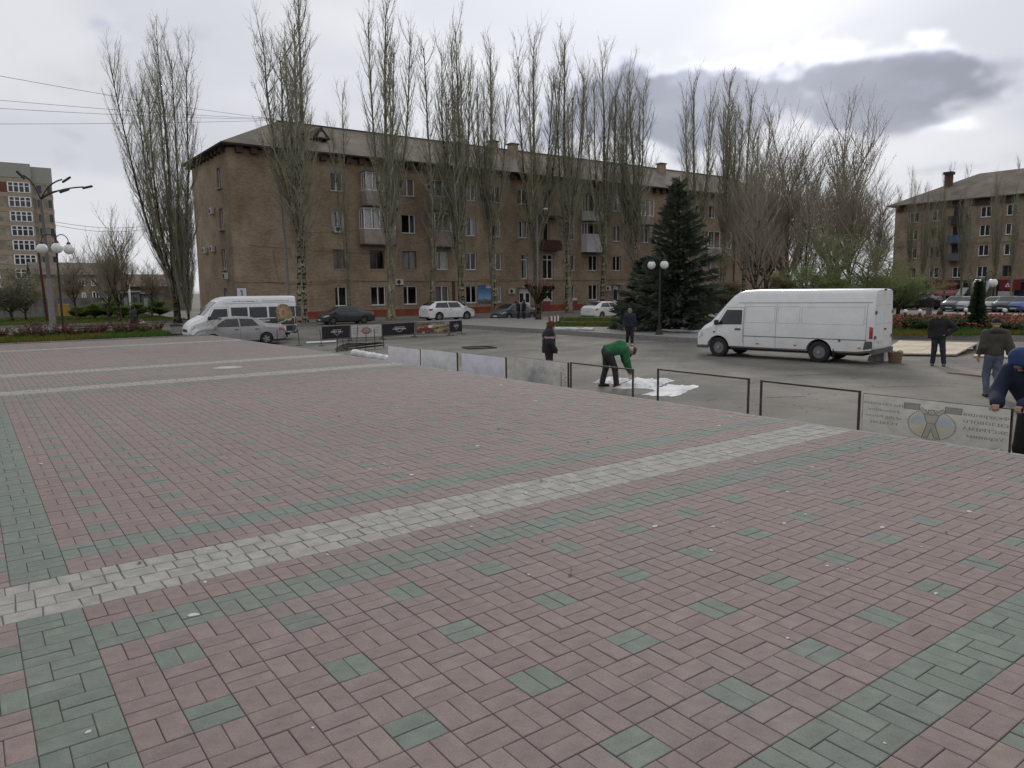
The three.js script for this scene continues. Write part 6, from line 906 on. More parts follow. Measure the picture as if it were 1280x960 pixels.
// frame of square tube standing on the asphalt, with feet; face towards local +z, left end at local x = 0
function barrier(name, label, a, b, hgt, { cloth = null, group, brace = true, mid = false, category = 'barrier' } = {}) {
  const dx = b.x - a.x, dz = b.z - a.z, L = Math.hypot(dx, dz), o = thing(name, label, category, [a.x, 0, a.z], Math.atan2(-dz, dx), group), t = 0.014, yb = cloth && cloth.short ? hgt - cloth.short : 0.12;
  for (const x of [t, L - t]) { new MB().box(x - t, 0.03, -t, x + t, hgt, t).build('post', M.steel, o); new MB().box(x - t, 0, -0.30, x + t, 0.028, 0.30).build('foot', M.steel, o); if (brace) new MB().tube([[x, 0.05, -0.28], [x, 0.5, -0.02]], 0.012, 5).build('brace', M.steel, o); }
  new MB().box(2 * t, hgt - 2 * t, -t * 0.98, L - 2 * t, hgt - 0.001, t * 0.98).build('top_rail', M.steel, o); new MB().box(2 * t, yb, -t * 0.98, L - 2 * t, yb + 2 * t, t * 0.98).build('bottom_rail', M.steel, o);
  if (cloth) { const g = clothGeo(L - 0.03, hgt - yb - 0.05, cloth); const m = part('banner', g, cloth.mat, o); m.position.set(L / 2, yb + 0.045, t + 0.018); }
  return o;
}
{
  const FX = 9.6, plain = (seed, tint) => std(0xffffff, 0.75, { side: THREE.DoubleSide, map: canvasTex(512, 256, (c, w, h) => { c.fillStyle = tint; c.fillRect(0, 0, w, h); grime(c, w, h, seed, 0.7); }) });
  const P = (px, py) => onX(px, py, FX), fr = [ // photo x and y of the top corners
    [486, 432.5, 526, 435.5, 'white-backed banner barrier at the end of row beside the white roll', plain(11, '#dcd8dc')],
    [526.8, 435.8, 572, 440.3, 'greenish-white banner barrier second from the white roll', plain(21, '#d3d7d6')],
    [578, 440.5, 633, 446.8, 'pale violet-white banner barrier standing between two gaps', plain(31, '#d8d5df')],
    [641, 446, 711, 452.5, 'greyish banner barrier with faded bluish stain', std(0xffffff, 0.75, { side: THREE.DoubleSide, map: canvasTex(512, 256, (c, w, h) => { c.fillStyle = '#c9c4bc'; c.fillRect(0, 0, w, h); grime(c, w, h, 41, 1.4); c.fillStyle = 'rgba(105,112,120,0.10)'; for (let i = 0; i < 30; i++) { c.beginPath(); c.ellipse(250 + (hash(i, 5) - 0.5) * 150, 120 + (hash(i, 6) - 0.5) * 120, 30, 24, 0, 0, 7); c.fill(); } c.fillStyle = 'rgba(60,56,52,0.5)'; c.fillRect(455, 60, 10, 150); for (let i = 0; i < 9; i++) c.fillRect(470 + hash(i, 9) * 30, 70 + i * 16, 16, 4); }) })],
    [713, 452.8, 792, 460.8, 'empty steel barrier frame in front of the man in green', null],
    [822, 460.8, 937, 472.5, 'empty steel barrier frame between two gaps beside white sheet', null],
    [951, 473, 1076, 490.5, 'empty steel barrier frame beside the printed banner', null],
  ];
  fr.forEach(([x0, y0, x1, y1, label, mat], i) => { const a = P(x0, y0), b = P(x1, y1), h = (a.y + b.y) / 2; barrier('banner_barrier', label, a, b, h, { group: 'barriers along the plaza edge', cloth: mat ? { mat, seed: i + 1, bulge: 0.025 } : null }); });
  // last barrier: banner seen from its back, lettering mirrored, lower edge torn loose
  const a = P(1080, 491.5), b = P(1267, 511), tx = canvasTex(1024, 512, (c, w, h) => {
    c.fillStyle = '#c6c2b8'; c.fillRect(0, 0, w, h); grime(c, w, h, 61, 1.4); c.save(); c.translate(w, 0); c.scale(-1, 1); // print shows through from the other side
    const ink = '#868279'; c.fillStyle = ink; c.textAlign = 'center'; c.font = 'bold 50px serif';
    ['Федерация', 'СИЛОВОГО', 'ЭКСТРИМА', 'Украины'].forEach((s, i) => c.fillText(s, 150, 120 + i * 78)); ['The Ukrainian', 'Federation', 'of the Power', 'EXTREME'].forEach((s, i) => { c.font = 'bold 44px serif'; c.fillText(s, 862, 112 + i * 76); });
    const cx = 505, cy = 270; c.save(); c.beginPath(); c.arc(cx, cy, 150, 0, 7); c.clip(); c.fillStyle = '#a9b0b0'; c.fillRect(cx - 150, cy - 150, 300, 165); c.fillStyle = '#bab39e'; c.fillRect(cx - 150, cy + 15, 300, 150); c.restore();
    c.strokeStyle = '#858176'; c.lineWidth = 16; c.setLineDash([12, 7]); c.beginPath(); c.arc(cx, cy, 166, 0, 7); c.stroke(); c.setLineDash([]);
    c.strokeStyle = '#6f6b65'; c.lineWidth = 6; c.fillStyle = '#a39f95'; // standing figure holding a log overhead
    const poly = q => { c.beginPath(); q.forEach(([x, y], i) => i ? c.lineTo(x, y) : c.moveTo(x, y)); c.closePath(); c.fill(); c.stroke(); };
    poly([[cx - 24, cy - 20], [cx + 24, cy - 20], [cx + 62, cy + 150], [cx + 22, cy + 150], [cx, cy + 50], [cx - 22, cy + 150], [cx - 62, cy + 150]]); poly([[cx - 52, cy - 112], [cx + 52, cy - 112], [cx + 30, cy - 18], [cx - 30, cy - 18]]); poly([[cx - 52, cy - 112], [cx - 92, cy - 168], [cx - 70, cy - 184], [cx - 22, cy - 128]]); poly([[cx + 52, cy - 112], [cx + 92, cy - 168], [cx + 70, cy - 184], [cx + 22, cy - 128]]);
    c.beginPath(); c.arc(cx, cy - 140, 25, 0, 7); c.fill(); c.stroke(); c.fillStyle = '#8d8980'; c.fillRect(cx - 200, cy - 218, 110, 66); c.fillRect(cx + 90, cy - 218, 110, 66); c.strokeRect(cx - 200, cy - 218, 110, 66); c.strokeRect(cx + 90, cy - 218, 110, 66); c.fillStyle = ink; c.font = 'bold 40px serif'; c.fillText('УКРАЇНА', cx, cy + 205); c.restore(); });
  const ba = barrier('banner_barrier', 'barrier with mirrored federation lettering and strongman emblem gripped by the blue-hooded person', a, b, (a.y + b.y) / 2, { group: 'barriers along the plaza edge', cloth: { mat: std(0xffffff, 0.8, { map: tx, side: THREE.DoubleSide }), seed: 9, bulge: 0.03, tear: 0.06, short: 0.64 } });
  // the flap that has come off the lower corner
  { const m = new MB(), L = Math.hypot(b.x - a.x, b.z - a.z), x = L - 0.08; m.quad([x - 0.36, 0.44, 0.05], [x - 0.1, 0.42, 0.10], [x, 0.62, 0.05], [x - 0.24, 0.56, 0.08]); m.build('loose_flap', std([0.5, 0.5, 0.48], 0.8, { side: THREE.DoubleSide }), ba); }
}
// row of printed banners in the middle of the square
{
  const logo = (c, x, y, s, top) => { c.textAlign = 'center'; c.fillStyle = '#8d2430'; c.fillRect(x - s * 0.8, y - s * 0.62, s * 1.6, s * 0.22); c.fillStyle = '#d6d0d0'; c.font = `bold ${s * 0.2}px sans-serif`; c.fillText(top, x, y - s * 0.44); c.strokeStyle = '#c9c9cd'; c.lineWidth = s * 0.07; c.beginPath(); c.moveTo(x - s * 0.62, y - s * 0.36); c.lineTo(x - s * 0.55, y + s * 0.2); c.lineTo(x, y + s * 0.68); c.lineTo(x + s * 0.55, y + s * 0.2); c.lineTo(x + s * 0.62, y - s * 0.36); c.stroke(); c.fillStyle = '#dcdce0'; c.font = `bold ${s * 0.40}px sans-serif`; c.fillText('STRONGMAN', x, y + s * 0.06, s * 2.3); c.font = `bold ${s * 0.2}px sans-serif`; c.fillText('★ ★', x, y + s * 0.34); };
  const black = canvasTex(512, 256, (c, w, h) => { c.fillStyle = '#17151a'; c.fillRect(0, 0, w, h); logo(c, w * 0.52, h * 0.5, 95, 'НАЦИОНАЛЬНЫЙ'); });
  const white = canvasTex(512, 256, (c, w, h) => { c.fillStyle = '#b9b7b3'; c.fillRect(0, 0, w, h); grime(c, w, h, 5, 0.8); c.fillStyle = '#6b3a30'; c.beginPath(); c.arc(w * 0.5, h * 0.48, 72, 0, 7); c.fill(); c.fillStyle = '#a58f7d'; c.beginPath(); c.arc(w * 0.5, h * 0.48, 52, 0, 7); c.fill(); c.fillStyle = '#5a2a22'; c.fillRect(w * 0.5 - 92, h * 0.44, 184, 40); c.fillStyle = '#d8cfc6'; c.font = 'bold 30px sans-serif'; c.textAlign = 'center'; c.fillText('STRONGMAN', w * 0.5, h * 0.56, 176); c.fillStyle = '#77726c'; for (const s of [-1, 1]) for (let i = 0; i < 3; i++) c.fillRect(w * 0.5 + s * 172 - 55, 66 + i * 50, 110, 9); });
  const collage = canvasTex(512, 256, (c, w, h) => { c.fillStyle = '#6b675f'; c.fillRect(0, 0, w, h); for (let i = 0; i < 70; i++) { c.fillStyle = ['#8a8578', '#4a463f', '#9c8f77', '#3a3733', '#7a4038'][i % 5]; c.fillRect(hash(i, 1) * w, hash(i, 2) * h, 20 + hash(i, 3) * 70, 10 + hash(i, 4) * 50); } c.fillStyle = '#7d2630'; c.fillRect(60, 130, 170, 66); c.fillStyle = '#cfcfcf'; c.beginPath(); c.arc(225, 100, 34, 0, 7); c.fill(); c.fillStyle = '#c4a14a'; c.font = 'bold 72px sans-serif'; c.fillText('СТО', 280, 222); c.fillStyle = '#b9b2a2'; c.fillText('РАДИО', 250, 100, 230); });
  const A = [[402, 428], [444.5, 426.6], [487, 425], [525, 421.6], [564, 419.4], [587, 418.2]].map(([x, y]) => onY(x, y, 0)), zig = [0, 0.15, 0.0, 0.5, 0.15, 0.4];
  const lab = ['black strongman banner on frame next to the boxy dark sedan', 'white banner with round brown emblem between two black banners', 'black strongman banner between white banner and photo collage banner', 'grey photo collage banner with yellow letters', 'narrow black strongman banner at end of row by the crossover']; const tx = [black, white, black, collage, black];
  for (let i = 0; i < 5; i++) { const a = V3(A[i].x + 0.02, 0, -31.9 - zig[i]), b = V3(A[i + 1].x - 0.02, 0, -31.9 - zig[i + 1] * (i === 4 ? 1.8 : 1)); barrier('advert_banner', lab[i], a, b, 0.80, { category: 'banner', group: 'banners across the square', brace: false, cloth: { mat: std(0xffffff, 0.65, { map: tx[i], side: THREE.DoubleSide }), seed: i + 20, bulge: 0.02 } }); }
}
// lamps
M.globe = new THREE.MeshPhysicalMaterial({ color: lin(0.82, 0.81, 0.80), roughness: 0.35, transmission: 0.25, thickness: 0 }); M.iron = std([0.028, 0.026, 0.025], 0.6, { metalness: 0.3 });
function globeLamp(name, label, pos, H, arms, R, reach, turn = 0, group) {
  const o = thing(name, label, 'street lamp', pos, turn, group); new MB().tube([[0, 0, 0], [0, 0.5, 0], [0, 0.55, 0], [0, H, 0]], [0.11, 0.10, 0.055, 0.04], 10).build('post', M.iron, o); part('base', new THREE.CylinderGeometry(0.14, 0.2, 0.25, 12).translate(0, 0.125, 0), M.iron, o);
  for (let i = 0; i < arms; i++) { const a = i / arms * 6.283, c = Math.cos(a), s = Math.sin(a), m = new MB(), P = []; for (let k = 0; k <= 10; k++) { const t = k / 10 * Math.PI, x = reach / 2 - reach / 2 * Math.cos(t); P.push([c * x, H - 0.1 + Math.sin(t) * 0.32, s * x]); } m.tube(P, 0.022, 6); const arm = m.build('arm', M.iron, o); const y = H - 0.1 - R - 0.1; part('globe', new THREE.SphereGeometry(R, 20, 14).translate(c * reach, y, s * reach), M.globe, o); part('globe_collar', new THREE.CylinderGeometry(0.06, 0.11, 0.12, 10).translate(c * reach, y + R + 0.03, s * reach), M.iron, o); }
  return o;
}
{
  const l1 = onW(79, 410, 36.5); globeLamp('globe_lamp', 'black lamp post with white globes on curved arms in the rose bed', [l1.x, 0, -36.5], onW(79, 299, 36.5).y, 3, 0.24, 0.62, 0.5);
  const l2 = onW(824, 414, 21.6); globeLamp('globe_lamp', 'lamp post with three white globes in front of the dark spruce', [l2.x, RP, -21.6], onW(823, 321, 21.6).y - RP, 3, 0.20, 0.42, 0.2);
  const l3 = onX(1222, 413, 46); globeLamp('globe_lamp', 'lamp post with two white globes behind the columnar conifer', [l3.x + 0.6, RP, l3.z], onX(1222, 344, 46).y - RP, 2, 0.24, 0.42, 1.4);
  const bl = [[1131, 404, 390], [1149, 404, 393], [1206.5, 402, 392], [1255, 403, 382]]; bl.forEach(([px, py, top], i) => { const p = onY(px, py, RP), o = thing('bollard_lamp', 'low black bollard lamp with white globe behind the red flowers', 'bollard lamp', [p.x, RP, p.z], 0, 'bollard lamps behind the flower bed'), h = 0.62; new MB().tube([[0, 0, 0], [0, h, 0]], [0.09, 0.07], 8).build('post', M.iron, o); part('globe', new THREE.SphereGeometry(0.13, 16, 12).translate(0, h + 0.11, 0), M.globe, o); });
  // tall street light with raised arms
  const W = 52, p = onW(67, 413, W), H = onW(65, 250, W).y, o = thing('street_light', 'tall steel street light with three raised arms beside the globe lamp', 'street light', [p.x, 0, -W]);
  new MB().tube([[0, 0, 0], [0, H * 0.42, 0]], [0.20, 0.17], 10).build('lower_post', M.kerb, o); new MB().tube([[0, H * 0.42 - 0.1, 0], [-0.05, H, 0]], [0.13, 0.08], 10).build('upper_post', std([0.13, 0.12, 0.11], 0.8), o);
  for (const [px, py] of [[29.5, 213.5], [78.5, 219], [105, 228.5], [76, 233]]) { const e = onW(px, py, W).sub(p), m = new MB(), P = []; for (let k = 0; k <= 8; k++) { const t = k / 8; P.push([e.x * t * t * 0.3 + e.x * t * 0.7 - 0.05, H + (e.y - H) * (1 - (1 - t) * (1 - t) * 0.6 - 0.4 * (1 - t)), 0]); } m.tube(P, 0.045, 6); m.build('arm', M.steel, o); const d = Math.sign(e.x); const hd = part('lamp_head', new RoundedBoxGeometry(0.62, 0.14, 0.26, 3, 0.06), M.trim, o); hd.position.set(e.x + d * 0.18, e.y, 0); hd.rotation.z = d * Math.atan2(e.y - H, Math.abs(e.x)) * 0.8; }
  const tp = onW(59, 397, 80), t2 = thing('lamp_pole', 'thin rusty pole beside dark olive tree across the road', 'pole', [tp.x, 0, -80]); new MB().tube([[0, 0, 0], [-0.25, onW(53, 305, 80).y, 0]], [0.14, 0.09], 8).build('post', M.rustRed, t2); new MB().tube([[-0.25, onW(53, 305, 80).y - 0.1, 0], [0.5, onW(53, 302, 80).y, 0]], 0.04, 6).build('arm', M.steel, t2);
  // white street light post before the end of the brown block and one in the poplar row
  const q = onW(363, 400, 57.5), o2 = thing('street_light', 'slim pale street light post rising beside the first poplar', 'street light', [q.x, 0, -57.5]); const h2 = onW(357, 232, 57.5).y; new MB().tube([[0, 0, 0], [-0.12, h2 * 0.55, 0], [-0.35, h2, 0]], [0.16, 0.11, 0.06], 8).build('post', M.kerb, o2); part('lamp_head', new RoundedBoxGeometry(0.5, 0.16, 0.3, 3, 0.06).translate(-0.4, h2 + 0.05, 0.1), M.sill, o2);
  const q3 = onW(676, 400, 57), o3 = thing('street_light', 'slim pale street light with small white head beside red balcony', 'street light', [q3.x - 0.4, 0, -57]); const h3 = onW(676, 268, 57).y; new MB().tube([[0, 0, 0], [0, h3, 0]], [0.15, 0.07], 8).build('post', M.kerb, o3); new MB().tube([[0, h3 - 0.05, 0], [0.7, h3 + 0.5, 0.3]], 0.035, 6).build('arm', M.kerb, o3); part('lamp_head', new RoundedBoxGeometry(0.45, 0.13, 0.22, 3, 0.05).translate(0.85, h3 + 0.55, 0.35), M.white, o3);
}
// overhead wires
{
  const wire = (label, a, b, sag) => { const o = thing('overhead_wire', label, 'wire', [0, 0, 0]); const P = []; for (let i = 0; i <= 40; i++) { const t = i / 40; P.push([lerp(a.x, b.x, t), lerp(a.y, b.y, t) - Math.sin(t * Math.PI) * sag, lerp(a.z, b.z, t)]); } new MB().tube(P, 0.013, 4).build('cable', M.black, o); };
  wire('dark overhead cable running highest to the roof of brown block', onW(-60, 84, 50), onW(340, 148.5, 67), 0.2); wire('thin overhead cable just below the highest one', onW(-60, 120, 56), onW(340, 148.8, 67), 0.15); wire('thin overhead cable second lowest above the tower block', onW(-60, 132, 56), onW(340, 149.2, 67), 0.15); wire('lowest thin overhead cable near the roof corner', onW(-60, 155, 60), onW(340, 150.5, 67), 0.1);
  wire('sagging cable from tall street light to the wide poplar', onW(66, 277, 52), onW(180, 283, 63), 0.25); wire('sagging cable below it towards the wide poplar', onW(66, 281, 52), onW(180, 287, 63), 0.3); wire('pale cable crossing in front of dark olive leafy tree', onW(-20, 327, 70), onW(58, 331, 80), 0.15);
}
// bins, benches, kerb things on the left
{
  const bin = (label, px, py, w) => { const p = onY(px, py, PLAZA + 0.02), o = thing('litter_bin', label, 'bin', [p.x, PLAZA + 0.02, p.z]); part('drum', new THREE.LatheGeometry([[0.19, 0], [0.21, 0.02], [0.22, 0.3], [0.21, 0.42]].map(q => new THREE.Vector2(...q)), 18), M.kerb, o); part('rim_band', new THREE.LatheGeometry([[0.21, 0.38], [0.235, 0.39], [0.235, 0.47], [0.18, 0.475], [0.17, 0.4]].map(q => new THREE.Vector2(...q)), 18), M.trim, o); part('bottom_band', new THREE.CylinderGeometry(0.225, 0.225, 0.06, 18).translate(0, 0.05, 0), M.trim, o); };
  bin('grey concrete litter bin at corner of rose bed by the minibus', 221, 419.5); bin('grey concrete litter bin in rose bed beside black lamp post', 48, 417);
  const sp = onY(40.5, 417, PLAZA), st = thing('sign_post', 'thin bare metal post beside litter bin in rose bed', 'post', [sp.x, PLAZA, sp.z]); new MB().tube([[0, 0, 0], [0, 0.55, 0]], 0.018, 6).build('rod', M.steel, st); new MB().tube([[0, 0.52, 0], [0.5, 0.52, 0]], 0.014, 6).build('crossbar', M.steel, st);
  const b = onY(140, 412, 0), o = thing('bench', 'long dark bench beyond the rose bed', 'bench', [onW(138, 410, 44).x, 0, -44]); for (const z of [-0.2, 0, 0.2]) new MB().box(-2.0, 0.42, z - 0.08, 2.0, 0.47, z + 0.08).build('slat', M.wood, o); for (const z of [0.3, 0.42]) new MB().box(-2.0, 0.2 + z * 1.2, -0.34, 2.0, 0.3 + z * 1.2, -0.30).build('back_slat', M.wood, o); for (const x of [-1.7, 0, 1.7]) new MB().box(x - 0.06, 0, -0.28, x + 0.06, 0.417, 0.28).build('leg', M.kerb, o);
}
// plywood sheets, basket, bags, cloth, frames lying about
{
  const slab = (name, label, pts, y0, th, mat, category = 'board') => { const c = pts.reduce((s, p) => [s[0] + p[0] / pts.length, s[1] + p[1] / pts.length], [0, 0]), o = thing(name, label, category, [c[0], 0, c[1]]); const m = new MB(); m.prism(pts.map(([x, z]) => [x - c[0], z - c[1]]), y0, y0 + th, 0.004); m.build('sheet', mat, o); return o; };
  const ply = std([0.62, 0.57, 0.50], 0.85, { map: T.ply }), edge = std([0.16, 0.12, 0.09], 0.9);
  const Q = (x, y, h = 0) => { const p = onY(x, y, h); return [p.x, p.z]; };
  const pl = thing('plywood_platform', 'large pale plywood platform lying on asphalt behind the man with hand on hip', 'board', [0, 0, 0]);
  const A = Q(1100, 444.5), B = Q(1195, 446), C = Q(1222, 431.5, 0.2), D = Q(1124, 428.5, 0.2), mid = [(A[0] + B[0]) / 2, (A[1] + B[1]) / 2], cx = (A[0] + B[0] + C[0] + D[0]) / 4, cz = (A[1] + B[1] + C[1] + D[1]) / 4; pl.position.set(cx, 0, cz);
  const top = (p, y) => [p[0] - cx, y, p[1] - cz], half = (a, b, t) => [lerp(a[0], b[0], t), lerp(a[1], b[1], t)];
  for (const [t0, t1] of [[0, 0.498], [0.502, 1]]) { const a = half(A, B, t0), b = half(A, B, t1), c = half(D, C, t1), d = half(D, C, t0), m = new MB(), y0 = 0.10, y1 = 0.30; m.quad(top(a, y0), top(b, y0), top(c, y1), top(d, y1)); m.quad(top(a, y0 - 0.05), top(b, y0 - 0.05), top(b, y0), top(a, y0)); m.quad(top(b, y0 - 0.05), top(c, y1 - 0.05), top(c, y1), top(b, y0)); m.quad(top(d, y1 - 0.05), top(a, y0 - 0.05), top(a, y0), top(d, y1)); m.quad(top(c, y1 - 0.05), top(d, y1 - 0.05), top(d, y1), top(c, y1)); m.quad(top(b, y0 - 0.05), top(a, y0 - 0.05), top(d, y1 - 0.05), top(c, y1 - 0.05)); m.build('plywood_sheet', ply, pl); }
  for (const [p, q] of [[half(A, D, 0.05), half(B, C, 0.05)], [half(A, D, 0.5), half(B, C, 0.5)], [half(A, D, 0.94), half(B, C, 0.94)]]) { const y = 0.05 + 0.2 * (p === half(A, D, 0.05) ? 0.05 : 0.0); new MB().tube([[p[0] - cx, 0.03, p[1] - cz], [q[0] - cx, 0.03, q[1] - cz]], 0.03, 4).build('bearer', edge, pl); }
  for (const p of [half(D, C, 0.03), half(D, C, 0.5), half(D, C, 0.97)]) new MB().box(p[0] - cx - 0.05, 0, p[1] - cz - 0.05, p[0] - cx + 0.05, 0.245, p[1] - cz + 0.05).build('support_block', edge, pl);
  slab('plywood_board', 'pale plywood board lying flat behind the olive-jacketed person', [Q(1216, 447), Q(1262, 448.5), Q(1270, 439.5), Q(1228, 438.5)], 0.01, 0.06, ply);
  slab('plywood_board', 'thin dark-edged board lying between the two walking areas near olive jacket person', [Q(1183, 466.2), Q(1228, 471.5), Q(1240, 468.0), Q(1210, 464.5)], 0.01, 0.035, std([0.36, 0.29, 0.26], 0.85, { map: T.ply }));
  // basket
  const bk = onY(1118.5, 453.5, 0), o = thing('basket', 'straw-coloured wicker basket behind rear bumper of the white van', 'basket', [bk.x, 0, bk.z]); M.wicker = std([0.26, 0.20, 0.12], 0.9, { map: T.ply });
  for (let k = 0; k < 7; k++) { const y = 0.03 + k * 0.052, r = 0.17 + k * 0.007; part('woven_ring', new THREE.TorusGeometry(r, 0.028, 6, 22).rotateX(Math.PI / 2).translate(0, y, 0), M.wicker, o); } part('bottom', new THREE.CylinderGeometry(0.16, 0.16, 0.02, 18).translate(0, 0.012, 0), M.wicker, o); { const P = []; for (let k = 0; k <= 10; k++) { const a = k / 10 * Math.PI; P.push([Math.cos(a) * 0.2, 0.35 + Math.sin(a) * 0.06, 0.14]); } new MB().tube(P, 0.016, 5).build('handle', M.wicker, o); }
  // crumpled heaps and sheets of white cloth
  const heap = (name, label, px, py, w, d, h, seed, mat, turn = 0, category = 'cloth') => { const p = onY(px, py, 0), o = thing(name, label, category, [p.x, 0, p.z], turn), n = 34, pos = [], idx = []; for (let j = 0; j <= n; j++) for (let i = 0; i <= n; i++) { const u = i / n * 2 - 1, v = j / n * 2 - 1, e = 1 + 0.25 * (fbm(u * 2 + seed, v * 2, 3, 501) - 0.5), R = Math.max(Math.abs(u), Math.abs(v)), k = clamp(1 - R); pos.push(u * w / 2 * e + (fbm(v * 3, seed, 2, 505) - 0.5) * w * 0.16, 0.006 + h * (smooth(0, 0.3, k) * (0.25 + 1.1 * Math.pow(fbm(u * 3.2 + seed, v * 3.2 + 7, 4, 503), 1.6))), v * d / 2 * e + (fbm(u * 3, seed + 4, 2, 507) - 0.5) * d * 0.2); } for (let j = 0; j < n; j++) for (let i = 0; i < n; i++) { const a = j * (n + 1) + i; idx.push(a, a + n + 1, a + 1, a + 1, a + n + 1, a + n + 2); } const g = new THREE.BufferGeometry(); g.setAttribute('position', new THREE.Float32BufferAttribute(pos, 3)); g.setIndex(idx); g.computeVertexNormals(); part('folds', uvBox(g), mat, o); return o; };
  M.whiteCloth = std([0.70, 0.70, 0.71], 0.85, { map: T.tarp, side: THREE.DoubleSide });
  heap('white_sheet', 'crumpled white sheet spread on asphalt under hands of the man in green', 806, 480.5, 1.9, 1.0, 0.13, 1, M.whiteCloth, 0.5); heap('white_sheet', 'flat white sheet lying beside the crumpled one past the barrier post', 840, 488, 2.1, 0.8, 0.06, 5, M.whiteCloth, 0.45); heap('white_sheet', 'small white sheet behind legs of the man in green', 765, 476.5, 1.1, 0.7, 0.09, 8, M.whiteCloth, 0.4);
  heap('cloth_bundle', 'crumpled grey-white bag lying behind wheel of the white van', 1099, 450.5, 0.8, 0.55, 0.40, 11, std([0.58, 0.57, 0.56], 0.9, { map: T.tarp }), 0.2, 'bag'); heap('cloth_bundle', 'dark bag beside the wicker basket', 1110, 449, 0.45, 0.4, 0.36, 14, std([0.06, 0.05, 0.045], 0.9), 0.2, 'bag');
  // white strips on the raised pavement
  [[690, 412.2, 742, 413.4, 'long white sheet lying on raised pavement edge left of walking man'], [808, 412.6, 822, 413.4, 'short white bundle on raised pavement right of walking man'], [824, 414.2, 880, 416.4, 'long white sheet on raised pavement edge before the van']].forEach(([x0, y0, x1, y1, label], i) => { const a = onY(x0, y0, RP), b = onY(x1, y1, RP), L = a.distanceTo(b), o = thing('white_sheet', label, 'cloth', [(a.x + b.x) / 2, RP, (a.z + b.z) / 2], Math.atan2(-(b.z - a.z), b.x - a.x)); const m = new MB(), P = []; for (let k = 0; k <= 14; k++) P.push([-L / 2 + L * k / 14, 0.06 + hash(k, i) * 0.03, (hash(k, i + 7) - 0.5) * 0.12]); m.tube(P, P.map((_, k) => 0.05 + hash(k, i + 3) * 0.05), 8, true); m.build('roll', M.whiteCloth, o); });
  // long white roll and steel bits at the end of the barrier row
  [[442, 441.5, 461, 445.5, 'short white rolled banner nearest the banner row'], [461.5, 445.6, 488, 450.5, 'longer white rolled banner against the first barrier']].forEach(([x0, y0, x1, y1, label], i) => { const a = onY(x0, y0, 0.13), b = onY(x1, y1, 0.13), L = a.distanceTo(b), o = thing('rolled_banner', label, 'banner roll', [(a.x + b.x) / 2, 0, (a.z + b.z) / 2], Math.atan2(-(b.z - a.z), b.x - a.x)); const m = new MB(), P = []; for (let k = 0; k <= 10; k++) P.push([-L / 2 + L * k / 10, 0.15 + (hash(k, i) - 0.5) * 0.02, (hash(k, i + 5) - 0.5) * 0.03]); m.tube(P, P.map((_, k) => 0.13 + hash(k, i + 2) * 0.03), 10, true); m.build('roll', M.whiteCloth, o); });
  [[582, 436, 616, 434.5, 'flat steel frame lying on asphalt behind pale violet barrier']].forEach(([x0, y0, x1, y1, label]) => { const a = onY(x0, y0, 0), b = onY(x1, y1, 0), L = a.distanceTo(b), o = thing('steel_trestle', label, 'trestle', [a.x, 0, a.z], Math.atan2(-(b.z - a.z), b.x - a.x)); new MB().box(0, 0.01, -0.5, L, 0.06, -0.45).build('rail', M.steel, o); new MB().box(0, 0.01, 0.45, L, 0.06, 0.5).build('rail', M.steel, o); new MB().box(0, 0.012, -0.45, 0.05, 0.058, 0.45).build('end_bar', M.steel, o); new MB().box(L - 0.05, 0.012, -0.45, L, 0.058, 0.45).build('end_bar', M.steel, o); });
  const ld = onY(452, 438, 0), fr = thing('steel_trestle', 'heap of steel frames with upright rods by the white rolls', 'trestle', [ld.x, 0, ld.z], 0.2); for (let i = 0; i < 7; i++) { const y = 0.03 + i * 0.045, a = i * 0.22; new MB().tube([[-1.1 * Math.cos(a), y, -0.5 * Math.sin(a) - 0.3], [1.2 * Math.cos(a), y + 0.15 * hash(i, 1), 0.5 * Math.sin(a)]], 0.022, 5).build('rail', M.steel, fr); } for (let i = 0; i < 6; i++) { const x = -1.2 + i * 0.5; new MB().tube([[x, 0, -0.1], [x + (hash(i, 2) - 0.5) * 0.3, 0.75 + hash(i, 3) * 0.35, 0]], 0.016, 5).build('rod', M.steel, fr); }
  [[331, 434], [358, 432.5], [386, 433], [413, 436]].forEach(([px, py], i) => { const p = onY(px + 6, py, 0), o = thing('steel_stake', 'thin steel stake standing on asphalt between silver sedan and banners', 'stake', [p.x + 0.4, 0, p.z], 0, 'steel stakes on the square'); new MB().tube([[0, 0, 0], [(hash(i, 4) - 0.5) * 0.14, 0.8, 0]], 0.016, 5).build('rod', M.steel, o); new MB().box(-0.12, 0, -0.12, 0.12, 0.02, 0.12).build('foot', M.steel, o); });
  const tb = onY(432, 428.5, 0), t3 = thing('white_pipe', 'white pipe lying on asphalt in front of the black banner', 'pipe', [onW(383, 429, 31.4).x, 0, -31.4]); new MB().tube([[0, 0.06, 0], [1.5, 0.06, 0.1]], 0.05, 8, true).build('tube', M.white, t3);
  const rs = onY(692, 404.5, RP), rw = thing('road_barrier', 'low red and white striped barrier behind the red-haired woman', 'barrier', [rs.x, RP, rs.z], 0.5); for (let i = 0; i < 6; i++) new MB().box(-0.9 + i * 0.3, 0.12, -0.04, -0.6 + i * 0.3 - 0.004, 0.5, 0.04).build('stripe', i % 2 ? M.white : std([0.30, 0.10, 0.10], 0.7), rw); for (const x of [-0.75, 0.75]) new MB().box(x - 0.05, 0, -0.2, x + 0.05, 0.117, 0.2).build('foot', M.trim, rw);
